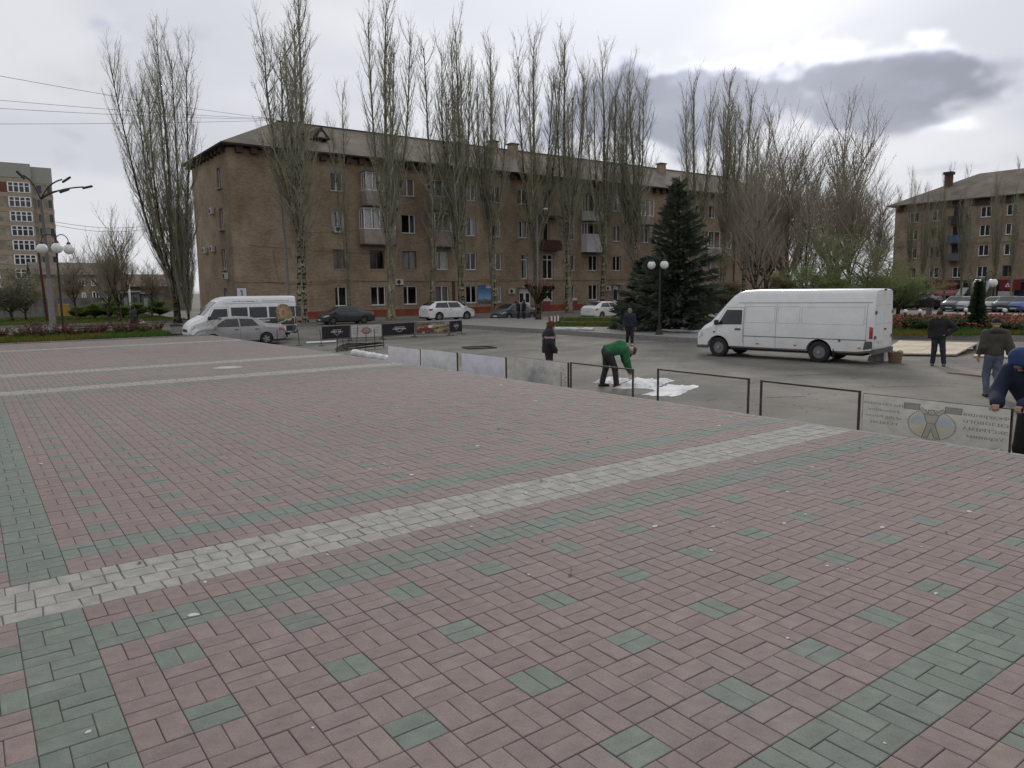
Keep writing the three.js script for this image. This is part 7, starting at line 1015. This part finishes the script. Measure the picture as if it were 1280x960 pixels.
  // manhole cover in the plaza, pale sett ring
  const mh = onY(285, 460, PLAZA), mc = thing('manhole_cover', 'pale round manhole cover let into the plaza paving', 'manhole cover', [mh.x, PLAZA, mh.z]); part('concrete_ring', new THREE.CylinderGeometry(0.33, 0.33, 0.02, 28).translate(0, 0.0, 0), std([0.42, 0.40, 0.38], 0.9, { map: T.concrete }), mc); part('lid', new THREE.CylinderGeometry(0.24, 0.24, 0.02, 24).translate(0, 0.006, 0), std([0.36, 0.35, 0.34], 0.85), mc);
}
// ───────── people ─────────
// surface nets over a union of tapered capsules joined with a smooth minimum
function sdfGeo(bones, cell, k = 0.03, clips = []) { // bone: [ax,ay,az, bx,by,bz, ra, rb]; clips: [nx,ny,nz,d] keeps n.p < d
  const lo = [1e9, 1e9, 1e9], hi = [-1e9, -1e9, -1e9];
  for (const b of bones) for (let i = 0; i < 3; i++) { const r = Math.max(b[6], b[7]) + cell * 2.5; lo[i] = Math.min(lo[i], b[i] - r, b[i + 3] - r); hi[i] = Math.max(hi[i], b[i] + r, b[i + 3] + r); }
  const n = lo.map((v, i) => Math.ceil((hi[i] - v) / cell) + 1), F = new Float32Array(n[0] * n[1] * n[2]).fill(9), id = (x, y, z) => x + n[0] * (y + n[1] * z);
  // accumulate exp-free polynomial smooth min bone by bone, only near each bone
  for (const b of bones) {
    const R = Math.max(b[6], b[7]) + 0.10, i0 = [0, 1, 2].map(i => Math.max(0, Math.floor((Math.min(b[i], b[i + 3]) - R - lo[i]) / cell))), i1 = [0, 1, 2].map(i => Math.min(n[i] - 1, Math.ceil((Math.max(b[i], b[i + 3]) + R - lo[i]) / cell)));
    const dx = b[3] - b[0], dy = b[4] - b[1], dz = b[5] - b[2], dd = dx * dx + dy * dy + dz * dz || 1e-9;
    for (let z = i0[2]; z <= i1[2]; z++) for (let y = i0[1]; y <= i1[1]; y++) for (let x = i0[0]; x <= i1[0]; x++) {
      const px = lo[0] + x * cell - b[0], py = lo[1] + y * cell - b[1], pz = lo[2] + z * cell - b[2], t = clamp((px * dx + py * dy + pz * dz) / dd), qx = px - dx * t, qy = py - dy * t, qz = pz - dz * t, d = Math.sqrt(qx * qx + qy * qy + qz * qz) - (b[6] + (b[7] - b[6]) * t), o = id(x, y, z), f = F[o], h = Math.max(k - Math.abs(f - d), 0) / k; F[o] = Math.min(f, d) - h * h * k * 0.25;
    }
  }
  for (const [nx, ny, nz, dd] of clips) for (let z = 0; z < n[2]; z++) for (let y = 0; y < n[1]; y++) for (let x = 0; x < n[0]; x++) { const o = id(x, y, z); F[o] = Math.max(F[o], (lo[0] + x * cell) * nx + (lo[1] + y * cell) * ny + (lo[2] + z * cell) * nz - dd); }
  const V = new Int32Array(F.length).fill(-1), pos = [], idx = [];
  for (let z = 0; z < n[2] - 1; z++) for (let y = 0; y < n[1] - 1; y++) for (let x = 0; x < n[0] - 1; x++) {
    let c = 0, sx = 0, sy = 0, sz = 0, inside = 0; const f = []; for (let q = 0; q < 8; q++) { const v = F[id(x + (q & 1), y + (q >> 1 & 1), z + (q >> 2))]; f.push(v); if (v < 0) inside++; }
    if (inside === 0 || inside === 8) continue;
    for (let a = 0; a < 8; a++) for (const bit of [1, 2, 4]) { const b2 = a | bit; if (b2 === a) continue; if ((f[a] < 0) !== (f[b2] < 0)) { const t = f[a] / (f[a] - f[b2]); sx += (a & 1) + (bit === 1 ? t : 0); sy += (a >> 1 & 1) + (bit === 2 ? t : 0); sz += (a >> 2) + (bit === 4 ? t : 0); c++; } }
    V[id(x, y, z)] = pos.length / 3; pos.push(lo[0] + (x + sx / c) * cell, lo[1] + (y + sy / c) * cell, lo[2] + (z + sz / c) * cell);
  }
  const quad = (a, b, c, d, fl) => { if (a < 0 || b < 0 || c < 0 || d < 0) return; fl ? idx.push(a, c, b, a, d, c) : idx.push(a, b, c, a, c, d); };
  for (let z = 1; z < n[2] - 1; z++) for (let y = 1; y < n[1] - 1; y++) for (let x = 1; x < n[0] - 1; x++) {
    const f = F[id(x, y, z)]; let g = F[id(x + 1, y, z)]; if ((f < 0) !== (g < 0)) quad(V[id(x, y - 1, z - 1)], V[id(x, y, z - 1)], V[id(x, y, z)], V[id(x, y - 1, z)], f >= 0);
    g = F[id(x, y + 1, z)]; if ((f < 0) !== (g < 0)) quad(V[id(x - 1, y, z - 1)], V[id(x - 1, y, z)], V[id(x, y, z)], V[id(x, y, z - 1)], f >= 0);
    g = F[id(x, y, z + 1)]; if ((f < 0) !== (g < 0)) quad(V[id(x - 1, y - 1, z)], V[id(x, y - 1, z)], V[id(x, y, z)], V[id(x - 1, y, z)], f >= 0);
  }
  const g = new THREE.BufferGeometry(); g.setAttribute('position', new THREE.Float32BufferAttribute(pos, 3)); g.setIndex(idx); g.computeVertexNormals(); return uvBox(g.toNonIndexed());
}
const bone = (a, b, ra, rb = ra) => [a[0], a[1], a[2], b[0], b[1], b[2], ra, rb];
const mixp = (a, b, t) => [lerp(a[0], b[0], t), lerp(a[1], b[1], t), lerp(a[2], b[2], t)];
const vec = (a, b) => new THREE.Vector3(b[0] - a[0], b[1] - a[1], b[2] - a[2]);
// hand: wrist, direction of the fingers, palm normal, curl 0..1, side (thumb)
function handBones(w, dir, nrm, curl, side, s = 1) {
  const d = dir.clone().normalize(), n = nrm.clone().addScaledVector(d, -nrm.dot(d)).normalize(), x = new THREE.Vector3().crossVectors(d, n).multiplyScalar(side), W = new THREE.Vector3(...w), at = (a, b, c) => W.clone().addScaledVector(d, a * s).addScaledVector(x, b * s).addScaledVector(n, c * s).toArray(), out = [];
  for (const b of [-0.028, -0.009, 0.01, 0.029]) out.push(bone(at(0, b * 0.6, 0), at(0.085, b, 0), 0.013 * s, 0.011 * s));
  [[-0.03, 0.062], [-0.01, 0.074], [0.01, 0.08], [0.03, 0.072]].forEach(([b, L]) => { let p = at(0.088, b, 0), ang = curl * 0.5, q = [0.088, 0]; for (const f of [0.45, 0.32, 0.25]) { ang += curl * 0.75; const e = [q[0] + Math.cos(ang) * L * f, q[1] + Math.sin(ang) * L * f], p2 = at(e[0], b, e[1]); out.push(bone(p, p2, 0.0095 * s, 0.0085 * s)); p = p2; q = e; } });
  const t0 = at(0.025, 0.03, 0.005), t1 = at(0.055, 0.058, 0.015 + curl * 0.015), t2 = at(0.085, 0.062, 0.02 + curl * 0.03); out.push(bone(t0, t1, 0.013 * s, 0.0105 * s), bone(t1, t2, 0.0105 * s, 0.009 * s)); return out;
}
// J: joints in metres, figure facing +z. cfg: colours and clothes
function person(label, pos, turn, J, cfg) {
  const o = thing('person', label, 'person', pos, turn, cfg.group), cell = cfg.cell || 0.016, B = [];
  const { pelvis, chest, neck, head, lS, lE, lW, rS, rE, rW, lH, lK, lA, rH, rK, rA } = J, bulk = cfg.bulk || 1;
  const shoulderMid = mixp(lS, rS, 0.5);
  const torso = [bone(mixp(lH, rH, 0.2), mixp(lH, rH, 0.8), 0.105 * bulk), bone(pelvis, mixp(pelvis, chest, 0.5), 0.118 * bulk, 0.112 * bulk), bone(mixp(pelvis, chest, 0.5), chest, 0.112 * bulk, 0.125 * bulk), bone(mixp(chest, lS, 0.35), mixp(lS, chest, 0.12), 0.095 * bulk, 0.06), bone(mixp(chest, rS, 0.35), mixp(rS, chest, 0.12), 0.095 * bulk, 0.06), bone(chest, neck, 0.11 * bulk, 0.062), bone(mixp(pelvis, lS, 0.35), mixp(pelvis, lS, 0.8), 0.085 * bulk, 0.08 * bulk), bone(mixp(pelvis, rS, 0.35), mixp(pelvis, rS, 0.8), 0.085 * bulk, 0.08 * bulk)];
  const arm = (S, E, W) => [bone(S, E, 0.055 * bulk, 0.042), bone(E, W, 0.043, 0.029)], leg = (H, K, A) => [bone(H, K, 0.088 * bulk, 0.056), bone(K, mixp(K, A, 0.4), 0.055, 0.053), bone(mixp(K, A, 0.4), A, 0.053, 0.036)];
  const foot = (A, t) => { const f = cfg.toes?.[t] || [0, 0, 1], s = 0.16; return [bone([A[0], A[1] - 0.035, A[2]], [A[0] - f[0] * 0.05, A[1] - 0.05, A[2] - f[2] * 0.05], 0.038, 0.036), bone([A[0], A[1] - 0.035, A[2]], [A[0] + f[0] * s, A[1] - 0.055 + f[1] * s, A[2] + f[2] * s], 0.038, 0.03)]; };
  const up = vec(neck, head).normalize(), face = new THREE.Vector3(...(cfg.face || [0, 0, 1])); face.addScaledVector(up, -face.dot(up)).normalize(); const rt = new THREE.Vector3().crossVectors(up, face), hp = (a, b, c) => new THREE.Vector3(...head).addScaledVector(rt, a).addScaledVector(up, b).addScaledVector(face, c).toArray();
  const headB = [bone(hp(0, 0.045, -0.018), hp(0, 0.05, 0.02), 0.083, 0.078), bone(hp(0, -0.02, 0.02), hp(0, -0.075, 0.045), 0.068, 0.04), bone(hp(0, 0.005, 0.085), hp(0, -0.022, 0.103), 0.012, 0.015), bone(hp(-0.078, -0.01, 0), hp(-0.084, 0.02, -0.008), 0.016, 0.018), bone(hp(0.078, -0.01, 0), hp(0.084, 0.02, -0.008), 0.016, 0.018), bone(hp(-0.03, 0.035, 0.083), hp(0.03, 0.035, 0.083), 0.012), bone(neck, hp(0, -0.05, -0.02), 0.056, 0.056), bone(hp(-0.02, -0.05, 0.088), hp(0.02, -0.05, 0.088), 0.010)];
  const hd = (W, E, sd, key) => handBones(W, cfg[key + 'Dir'] ? new THREE.Vector3(...cfg[key + 'Dir']) : vec(E, W), new THREE.Vector3(...(cfg[key + 'Palm'] || [sd * -1, 0, 0.15])), cfg.curl ?? 0.45, sd);
  const skin = std(cfg.skin || [0.34, 0.20, 0.14], 0.6);
  const gs = [sdfGeo([...torso, ...arm(lS, lE, lW), ...arm(rS, rE, rW), ...leg(lH, lK, lA), ...leg(rH, rK, rA), ...foot(lA, 0), ...foot(rA, 1), bone(neck, hp(0, -0.04, -0.015), 0.054)], cell, 0.05), sdfGeo(headB, 0.008, 0.02), sdfGeo(hd(lW, lE, 1, 'l'), 0.006, 0.007), sdfGeo(hd(rW, rE, -1, 'r'), 0.006, 0.007)];
  part('body', mergeGeometries(gs), skin, o);
  for (const s of [-1, 1]) part('eye', new THREE.SphereGeometry(0.009, 8, 6).translate(...hp(s * 0.031, 0.016, 0.086)), M.black, o);
  part('mouth', new THREE.CapsuleGeometry(0.005, 0.03, 3, 6).rotateZ(Math.PI / 2).applyQuaternion(new THREE.Quaternion().setFromRotationMatrix(new THREE.Matrix4().makeBasis(rt, up, face))).translate(...hp(0, -0.052, 0.096)), std([0.22, 0.09, 0.08], 0.6), o);
  const gr = (b, d) => b.map(q => [...q.slice(0, 6), q[6] + d, q[7] + d]);
  // trousers
  const tr = cfg.trousers; if (tr) part('trousers', sdfGeo(gr([torso[0], bone(pelvis, mixp(pelvis, chest, 0.25), 0.115 * bulk, 0.11 * bulk), bone(lH, lK, 0.09 * bulk, 0.068), bone(lK, mixp(lK, lA, 0.93), 0.066, tr.hem || 0.056), bone(rH, rK, 0.09 * bulk, 0.068), bone(rK, mixp(rK, rA, 0.93), 0.066, tr.hem || 0.056)], 0.014), cell, 0.035), tr.mat, o);
  const jk = cfg.jacket; if (jk) {
    const t = jk.puff || 0.024, hem = jk.hem ?? 0, wr = jk.cuff ?? 0.95, dn = vec(chest, pelvis).normalize(); const low = new THREE.Vector3(...pelvis).addScaledVector(dn, hem).toArray();
    const b = gr([...torso.slice(hem > -0.02 ? 0 : 1), bone(pelvis, low, 0.125 * bulk, 0.125 * bulk), bone(mixp(lH, low, 0.6), mixp(rH, low, 0.6), 0.105 * bulk), bone(lS, lE, 0.058 * bulk, 0.05), bone(lE, mixp(lE, lW, wr), 0.05, 0.042), bone(rS, rE, 0.058 * bulk, 0.05), bone(rE, mixp(rE, rW, wr), 0.05, 0.042)], t); if (jk.collar) b.push(bone(mixp(neck, chest, 0.15), hp(0, -0.085, -0.02), 0.088, 0.082));
    const cut = new THREE.Vector3(...low).dot(dn) + 0.07; part('jacket', sdfGeo(b, cell, 0.045, [[dn.x, dn.y, dn.z, cut]]), jk.mat, o);
    if (jk.stripe) { const s = jk.stripe, mid = mixp(pelvis, chest, s.t), n = 26, ring = new MB(); part('stripe', sdfGeo(gr([bone(mixp(pelvis, lS, s.t * 0.98), mixp(pelvis, rS, s.t * 0.98), 0.09 * bulk), bone(mixp(pelvis, chest, s.t), mixp(pelvis, chest, s.t + 0.03), 0.122 * bulk), bone(mixp(lS, lE, 0.3), mixp(lS, lE, 0.42), 0.056 * bulk), bone(mixp(rS, rE, 0.3), mixp(rS, rE, 0.42), 0.056 * bulk)], t + 0.006), cell, 0.03, [[dn.x, dn.y, dn.z, new THREE.Vector3(...mid).dot(dn) + 0.045], [-dn.x, -dn.y, -dn.z, -new THREE.Vector3(...mid).dot(dn) + 0.045]]), s.mat, o); }
    if (jk.hood) part('hood', sdfGeo(jk.hood === 'up' ? [bone(hp(0, 0.05, -0.03), hp(0, 0.045, 0.02), 0.118, 0.108), bone(hp(0, -0.05, -0.045), hp(0, 0.03, -0.05), 0.115, 0.12), bone(mixp(neck, chest, 0.1), hp(0, -0.08, -0.04), 0.12, 0.115)] : [bone(hp(-0.06, -0.15, -0.09), hp(0.06, -0.15, -0.09), 0.07), bone(hp(-0.085, -0.14, -0.02), hp(-0.06, -0.15, -0.08), 0.05), bone(hp(0.085, -0.14, -0.02), hp(0.06, -0.15, -0.08), 0.05)], 0.01, 0.04, jk.hood === 'up' ? [[face.x, face.y, face.z, new THREE.Vector3(...hp(0, 0, 0.085)).dot(face)]] : []), jk.hoodMat || jk.mat, o);
  }
  if (cfg.skirt) { const n = 20, H = cfg.skirt, pts = [[0.17, H.top], [0.2, lerp(H.top, H.bottom, 0.35)], [0.27, lerp(H.top, H.bottom, 0.75)], [0.31, H.bottom], [0.29, H.bottom + 0.01]]; part('long_skirt', uvBox(new THREE.LatheGeometry(pts.map(q => new THREE.Vector2(...q)), 24).translate(pelvis[0], 0, pelvis[2])), H.mat, o); }
  if (cfg.shoes) for (const [A, t] of [[lA, 0], [rA, 1]]) part('shoe', sdfGeo(gr(foot(A, t), 0.012), 0.009, 0.02, [[0, -1, 0, cfg.toes?.[t]?.[1] ? 9 : 0]]), cfg.shoes, o);
  if (cfg.hair) { const h = cfg.hair, b = [bone(hp(0, 0.062, -0.03), hp(0, 0.07, 0.012), 0.088, 0.082), bone(hp(0, 0.0, -0.05), hp(0, 0.05, -0.04), 0.072, 0.085)]; if (h.long) b.push(bone(hp(-0.07, -0.08 * h.long, -0.02), hp(-0.06, 0.05, 0), 0.035, 0.05), bone(hp(0.07, -0.08 * h.long, -0.02), hp(0.06, 0.05, 0), 0.035, 0.05), bone(hp(0, -0.09 * h.long, -0.06), hp(0, 0.04, -0.05), 0.06, 0.075)); part(h.name || 'hair', sdfGeo(b, 0.009, 0.03, h.cap ? [[-up.x, -up.y, -up.z, -new THREE.Vector3(...hp(0, 0.03, 0)).dot(up)]] : []), h.mat, o); if (h.peak) part('cap_peak', sdfGeo([bone(hp(-0.03, 0.05, 0.1), hp(-0.03, 0.04, 0.15), 0.02), bone(hp(0.03, 0.05, 0.1), hp(0.03, 0.04, 0.15), 0.02)], 0.008, 0.03), h.mat, o); }
  if (cfg.hat) { for (const [nm, a, b, m] of cfg.hat) part(nm, sdfGeo([bone(hp(...a.slice(0, 3)), hp(...b.slice(0, 3)), a[3], b[3])], 0.009, 0.02), m, o); }
  return o;
}
// upright figure of height h; overrides move joints
const stand = (h, ov = {}) => { const k = h / 1.75, P = (x, y, z = 0) => [x * k, y * k, z * k]; return { pelvis: P(0, 0.96), chest: P(0, 1.33), neck: P(0, 1.49, -0.01), head: P(0, 1.62, 0.01), lS: P(0.185, 1.42), lE: P(0.235, 1.13, -0.02), lW: P(0.245, 0.87, 0.05), rS: P(-0.185, 1.42), rE: P(-0.235, 1.13, -0.02), rW: P(-0.245, 0.87, 0.05), lH: P(0.09, 0.92), lK: P(0.10, 0.5, 0.015), lA: P(0.105, 0.085, -0.01), rH: P(-0.09, 0.92), rK: P(-0.10, 0.5, 0.015), rA: P(-0.105, 0.085, -0.01), ...ov }; };
const fab = (c, r = 0.9) => std(c, r, { map: T.fabric }), faceTo = (du, dw) => Math.atan2(du, -dw);
{
  const dark = fab([0.018, 0.018, 0.024]), navy = fab([0.02, 0.022, 0.035]), blackS = fab([0.02, 0.02, 0.02], 0.7), whiteS = fab([0.5, 0.5, 0.5], 0.7), hairD = fab([0.025, 0.018, 0.013]), hairR = fab([0.10, 0.028, 0.018]);
  // woman with red-brown hair looking down, facing right
  { const d = 20.9, dir = rayDir(686, 420), s = d / dir.dot(cF), p = camera.position.clone().addScaledVector(dir, s); const J = stand(1.66, { head: [0, 1.53, 0.07], neck: [0, 1.40, 0.01], lW: [0.2, 0.86, 0.16], lE: [0.26, 1.07, -0.02], rW: [-0.19, 0.86, 0.14], rE: [-0.26, 1.07, -0.02] });
    person('woman with red-brown hair in dark jacket with pink chest stripe, looking down', [p.x, 0, p.z], faceTo(0.78, -0.45), J, { bulk: 1.14, face: [0, -0.35, 1], jacket: { mat: dark, puff: 0.05, hem: 0.06, collar: true, stripe: { t: 0.86, mat: fab([0.42, 0.30, 0.34]) } }, trousers: { mat: dark }, shoes: blackS, hair: { mat: hairR, long: 0.7 } }); }
  // man in green bending over the white sheet
  { const p = onY(766, 483.5, 0), J = { pelvis: [0, 0.94, -0.16], chest: [0, 1.06, 0.2], neck: [0, 1.00, 0.36], head: [0, 0.95, 0.48], lS: [0.19, 0.99, 0.28], lE: [0.22, 0.68, 0.36], lW: [0.16, 0.42, 0.46], rS: [-0.19, 0.99, 0.28], rE: [-0.2, 0.67, 0.34], rW: [-0.12, 0.40, 0.44], lH: [0.1, 0.88, -0.14], lK: [0.13, 0.49, -0.16], lA: [0.14, 0.085, -0.26], rH: [-0.1, 0.88, -0.14], rK: [-0.13, 0.50, 0.02], rA: [-0.15, 0.085, 0.06] };
    person('man in green sweatshirt and dark cap bending down to gather white sheet', [p.x, 0, p.z], faceTo(0.86, -0.5), J, { bulk: 1.2, face: [0, -1, 0.15], curl: 0.7, jacket: { mat: fab([0.02, 0.15, 0.055]), puff: 0.026, hem: -0.02, cuff: 0.9 }, trousers: { mat: blackS, hem: 0.06 }, shoes: blackS, hair: { mat: fab([0.05, 0.05, 0.06]), name: 'cap', cap: true, peak: true } }); }
  // man walking away in dark clothes
  { const p = onY(787, 431.5, 0), J = stand(1.64, { lK: [0.09, 0.47, 0.10], lA: [0.09, 0.09, 0.12], rK: [-0.09, 0.46, 0.02], rA: [-0.09, 0.12, -0.16], lW: [0.27, 0.80, -0.06], rW: [-0.27, 0.80, 0.10] });
    person('person in dark jacket with light cap walking on asphalt by the raised pavement', [p.x, 0, p.z], faceTo(-0.6, -0.8), J, { jacket: { mat: navy, puff: 0.035, hem: 0.0, collar: true }, trousers: { mat: dark }, shoes: whiteS, toes: { 1: [0, -0.35, 0.9] }, hair: { mat: fab([0.22, 0.22, 0.22]), name: 'cap', cap: true, peak: true } }); }
  // man with hand on hip behind the van
  { const p = onY(1171, 457.5, 0), J = stand(1.76, { rE: [-0.44, 1.20, -0.10], rW: [-0.21, 1.02, 0.06], lE: [0.24, 1.14, -0.06], lW: [0.22, 0.90, 0.06], lA: [0.19, 0.085, 0.02], lK: [0.14, 0.5, 0.04], rA: [-0.13, 0.085, -0.02], head: [0, 1.61, 0.06] });
    person('man in dark jacket and jeans standing with one hand on his hip', [p.x, 0, p.z], faceTo(-0.93, -0.36), { ...J, lE: J.rE.map((v, i) => i ? v : -v), lW: J.rW.map((v, i) => i ? v : -v), rE: [-0.24, 1.14, -0.06], rW: [-0.22, 0.90, 0.06] }, { face: [0, -0.3, 1], bulk: 1.05, jacket: { mat: fab([0.016, 0.016, 0.018]), puff: 0.035, hem: 0.02, collar: true }, trousers: { mat: fab([0.028, 0.034, 0.055]) }, shoes: fab([0.12, 0.11, 0.10]), hair: { mat: hairD } }); }
  // person in olive jacket walking away
  { const p = onY(1239, 496.5, 0), J = stand(1.8, { rK: [-0.09, 0.53, 0.05], rA: [-0.10, 0.13, -0.22], lK: [0.10, 0.52, 0.14], lA: [0.09, 0.085, 0.06], rW: [-0.30, 0.90, -0.08], rE: [-0.28, 1.16, -0.08], lW: [0.28, 0.92, 0.12] });
    person('person in olive hooded jacket and light jeans walking away with dark cap', [p.x, 0, p.z], faceTo(0.8, 0.6), J, { bulk: 1.0, jacket: { mat: fab([0.065, 0.062, 0.048]), puff: 0.038, hem: -0.06, hood: 'down' }, trousers: { mat: fab([0.13, 0.15, 0.20]), hem: 0.05 }, shoes: fab([0.03, 0.03, 0.03]), toes: { 1: [0, -0.5, 0.8] }, hair: { mat: fab([0.02, 0.02, 0.022]), name: 'cap', cap: true } }); }
  // blue-hooded person gripping the last barrier
  { const p = onX(1292, 560, 10.05), J = { pelvis: [0, 1.0, -0.30], chest: [0, 1.44, -0.04], neck: [0, 1.58, 0.11], head: [0, 1.65, 0.26], lS: [0.2, 1.51, 0.05], lE: [0.24, 1.22, 0.22], lW: [0.13, 1.15, 0.44], rS: [-0.2, 1.51, 0.05], rE: [-0.26, 1.24, 0.2], rW: [-0.15, 1.14, 0.43], lH: [0.1, 0.95, -0.30], lK: [0.12, 0.52, -0.22], lA: [0.12, 0.085, -0.28], rH: [-0.1, 0.95, -0.30], rK: [-0.12, 0.52, -0.2], rA: [-0.12, 0.085, -0.24] };
    const bar = onX(1255, 511, 9.6), t = faceTo(-1, 0.05); const hx = bar.x - Math.sin(t) * 0.44, hz = bar.z - Math.cos(t) * 0.44;
    person('person in blue hooded jacket bowed over and gripping rail of the printed barrier', [hx + 0.02, 0, hz + 0.06], t, J, { bulk: 1.08, cell: 0.014, face: [0, -0.75, 0.7], curl: 0.95, lPalm: [0, -1, 0], rPalm: [0, -1, 0], lDir: [-0.2, -0.25, 1], rDir: [0.2, -0.25, 1], jacket: { mat: fab([0.014, 0.022, 0.05]), puff: 0.04, hem: 0.02, hood: 'up', hoodMat: fab([0.02, 0.05, 0.16]), cuff: 0.92 }, trousers: { mat: fab([0.012, 0.012, 0.014]) }, shoes: blackS }); }
  // two people by the dark grey car
  { const a = onW(648, 404, 43.2), b = onW(655, 404, 43.0);
    person('person in black leaning over bonnet of the dark grey sedan', [a.x, 0.0, -43.2], faceTo(-0.7, 0.7), stand(1.66, { head: [0, 1.46, 0.16], neck: [0, 1.38, 0.08] }), { cell: 0.022, jacket: { mat: fab([0.012, 0.012, 0.013]), puff: 0.035 }, trousers: { mat: dark }, shoes: blackS, hair: { mat: hairD } });
    person('person in black standing upright beside the leaning one at dark grey sedan', [b.x, 0.0, -43.0], faceTo(-0.9, 0.3), stand(1.72), { cell: 0.022, jacket: { mat: fab([0.014, 0.014, 0.017]), puff: 0.035, hem: 0.04 }, trousers: { mat: dark }, shoes: blackS, hair: { mat: hairD } }); }
  // figure in long black robe beyond the rose bed
  { const p = onW(168, 412, 45.5), J = stand(1.78); person('figure in long black robe and headscarf walking beyond the rose bed', [p.x, 0.05, -45.5], faceTo(0.9, 0.3), J, { cell: 0.022, jacket: { mat: blackS, puff: 0.05, hem: 0.1, collar: true }, skirt: { top: 1.0, bottom: 0.03, mat: fab([0.012, 0.012, 0.013]) }, shoes: blackS, hair: { mat: fab([0.012, 0.012, 0.013]), name: 'headscarf', long: 1.6 } });
    const b = thing('carrier_bag', 'white carrier bag beside the black-robed figure', 'bag', [p.x + 0.42, 0.05, -45.3]); part('bag_body', uvBox(new RoundedBoxGeometry(0.32, 0.4, 0.18, 3, 0.06).translate(0, 0.62, 0)), std([0.4, 0.4, 0.38], 0.8), b); new MB().tube([[-0.08, 0.8, 0], [-0.05, 0.93, 0], [0.05, 0.93, 0], [0.08, 0.8, 0]], 0.01, 4).build('handle', M.white, b); }
  // person beyond the flower bed
  { const p = onY(1160.5, 401, RP); person('person in dark top and light jeans standing behind the junipers', [p.x, RP, p.z], faceTo(-0.5, -0.8), stand(1.72), { cell: 0.022, jacket: { mat: fab([0.015, 0.015, 0.018]), puff: 0.03 }, trousers: { mat: fab([0.16, 0.17, 0.2]) }, shoes: blackS, hair: { mat: hairD } }); }
}
renderer.render(scene, camera);
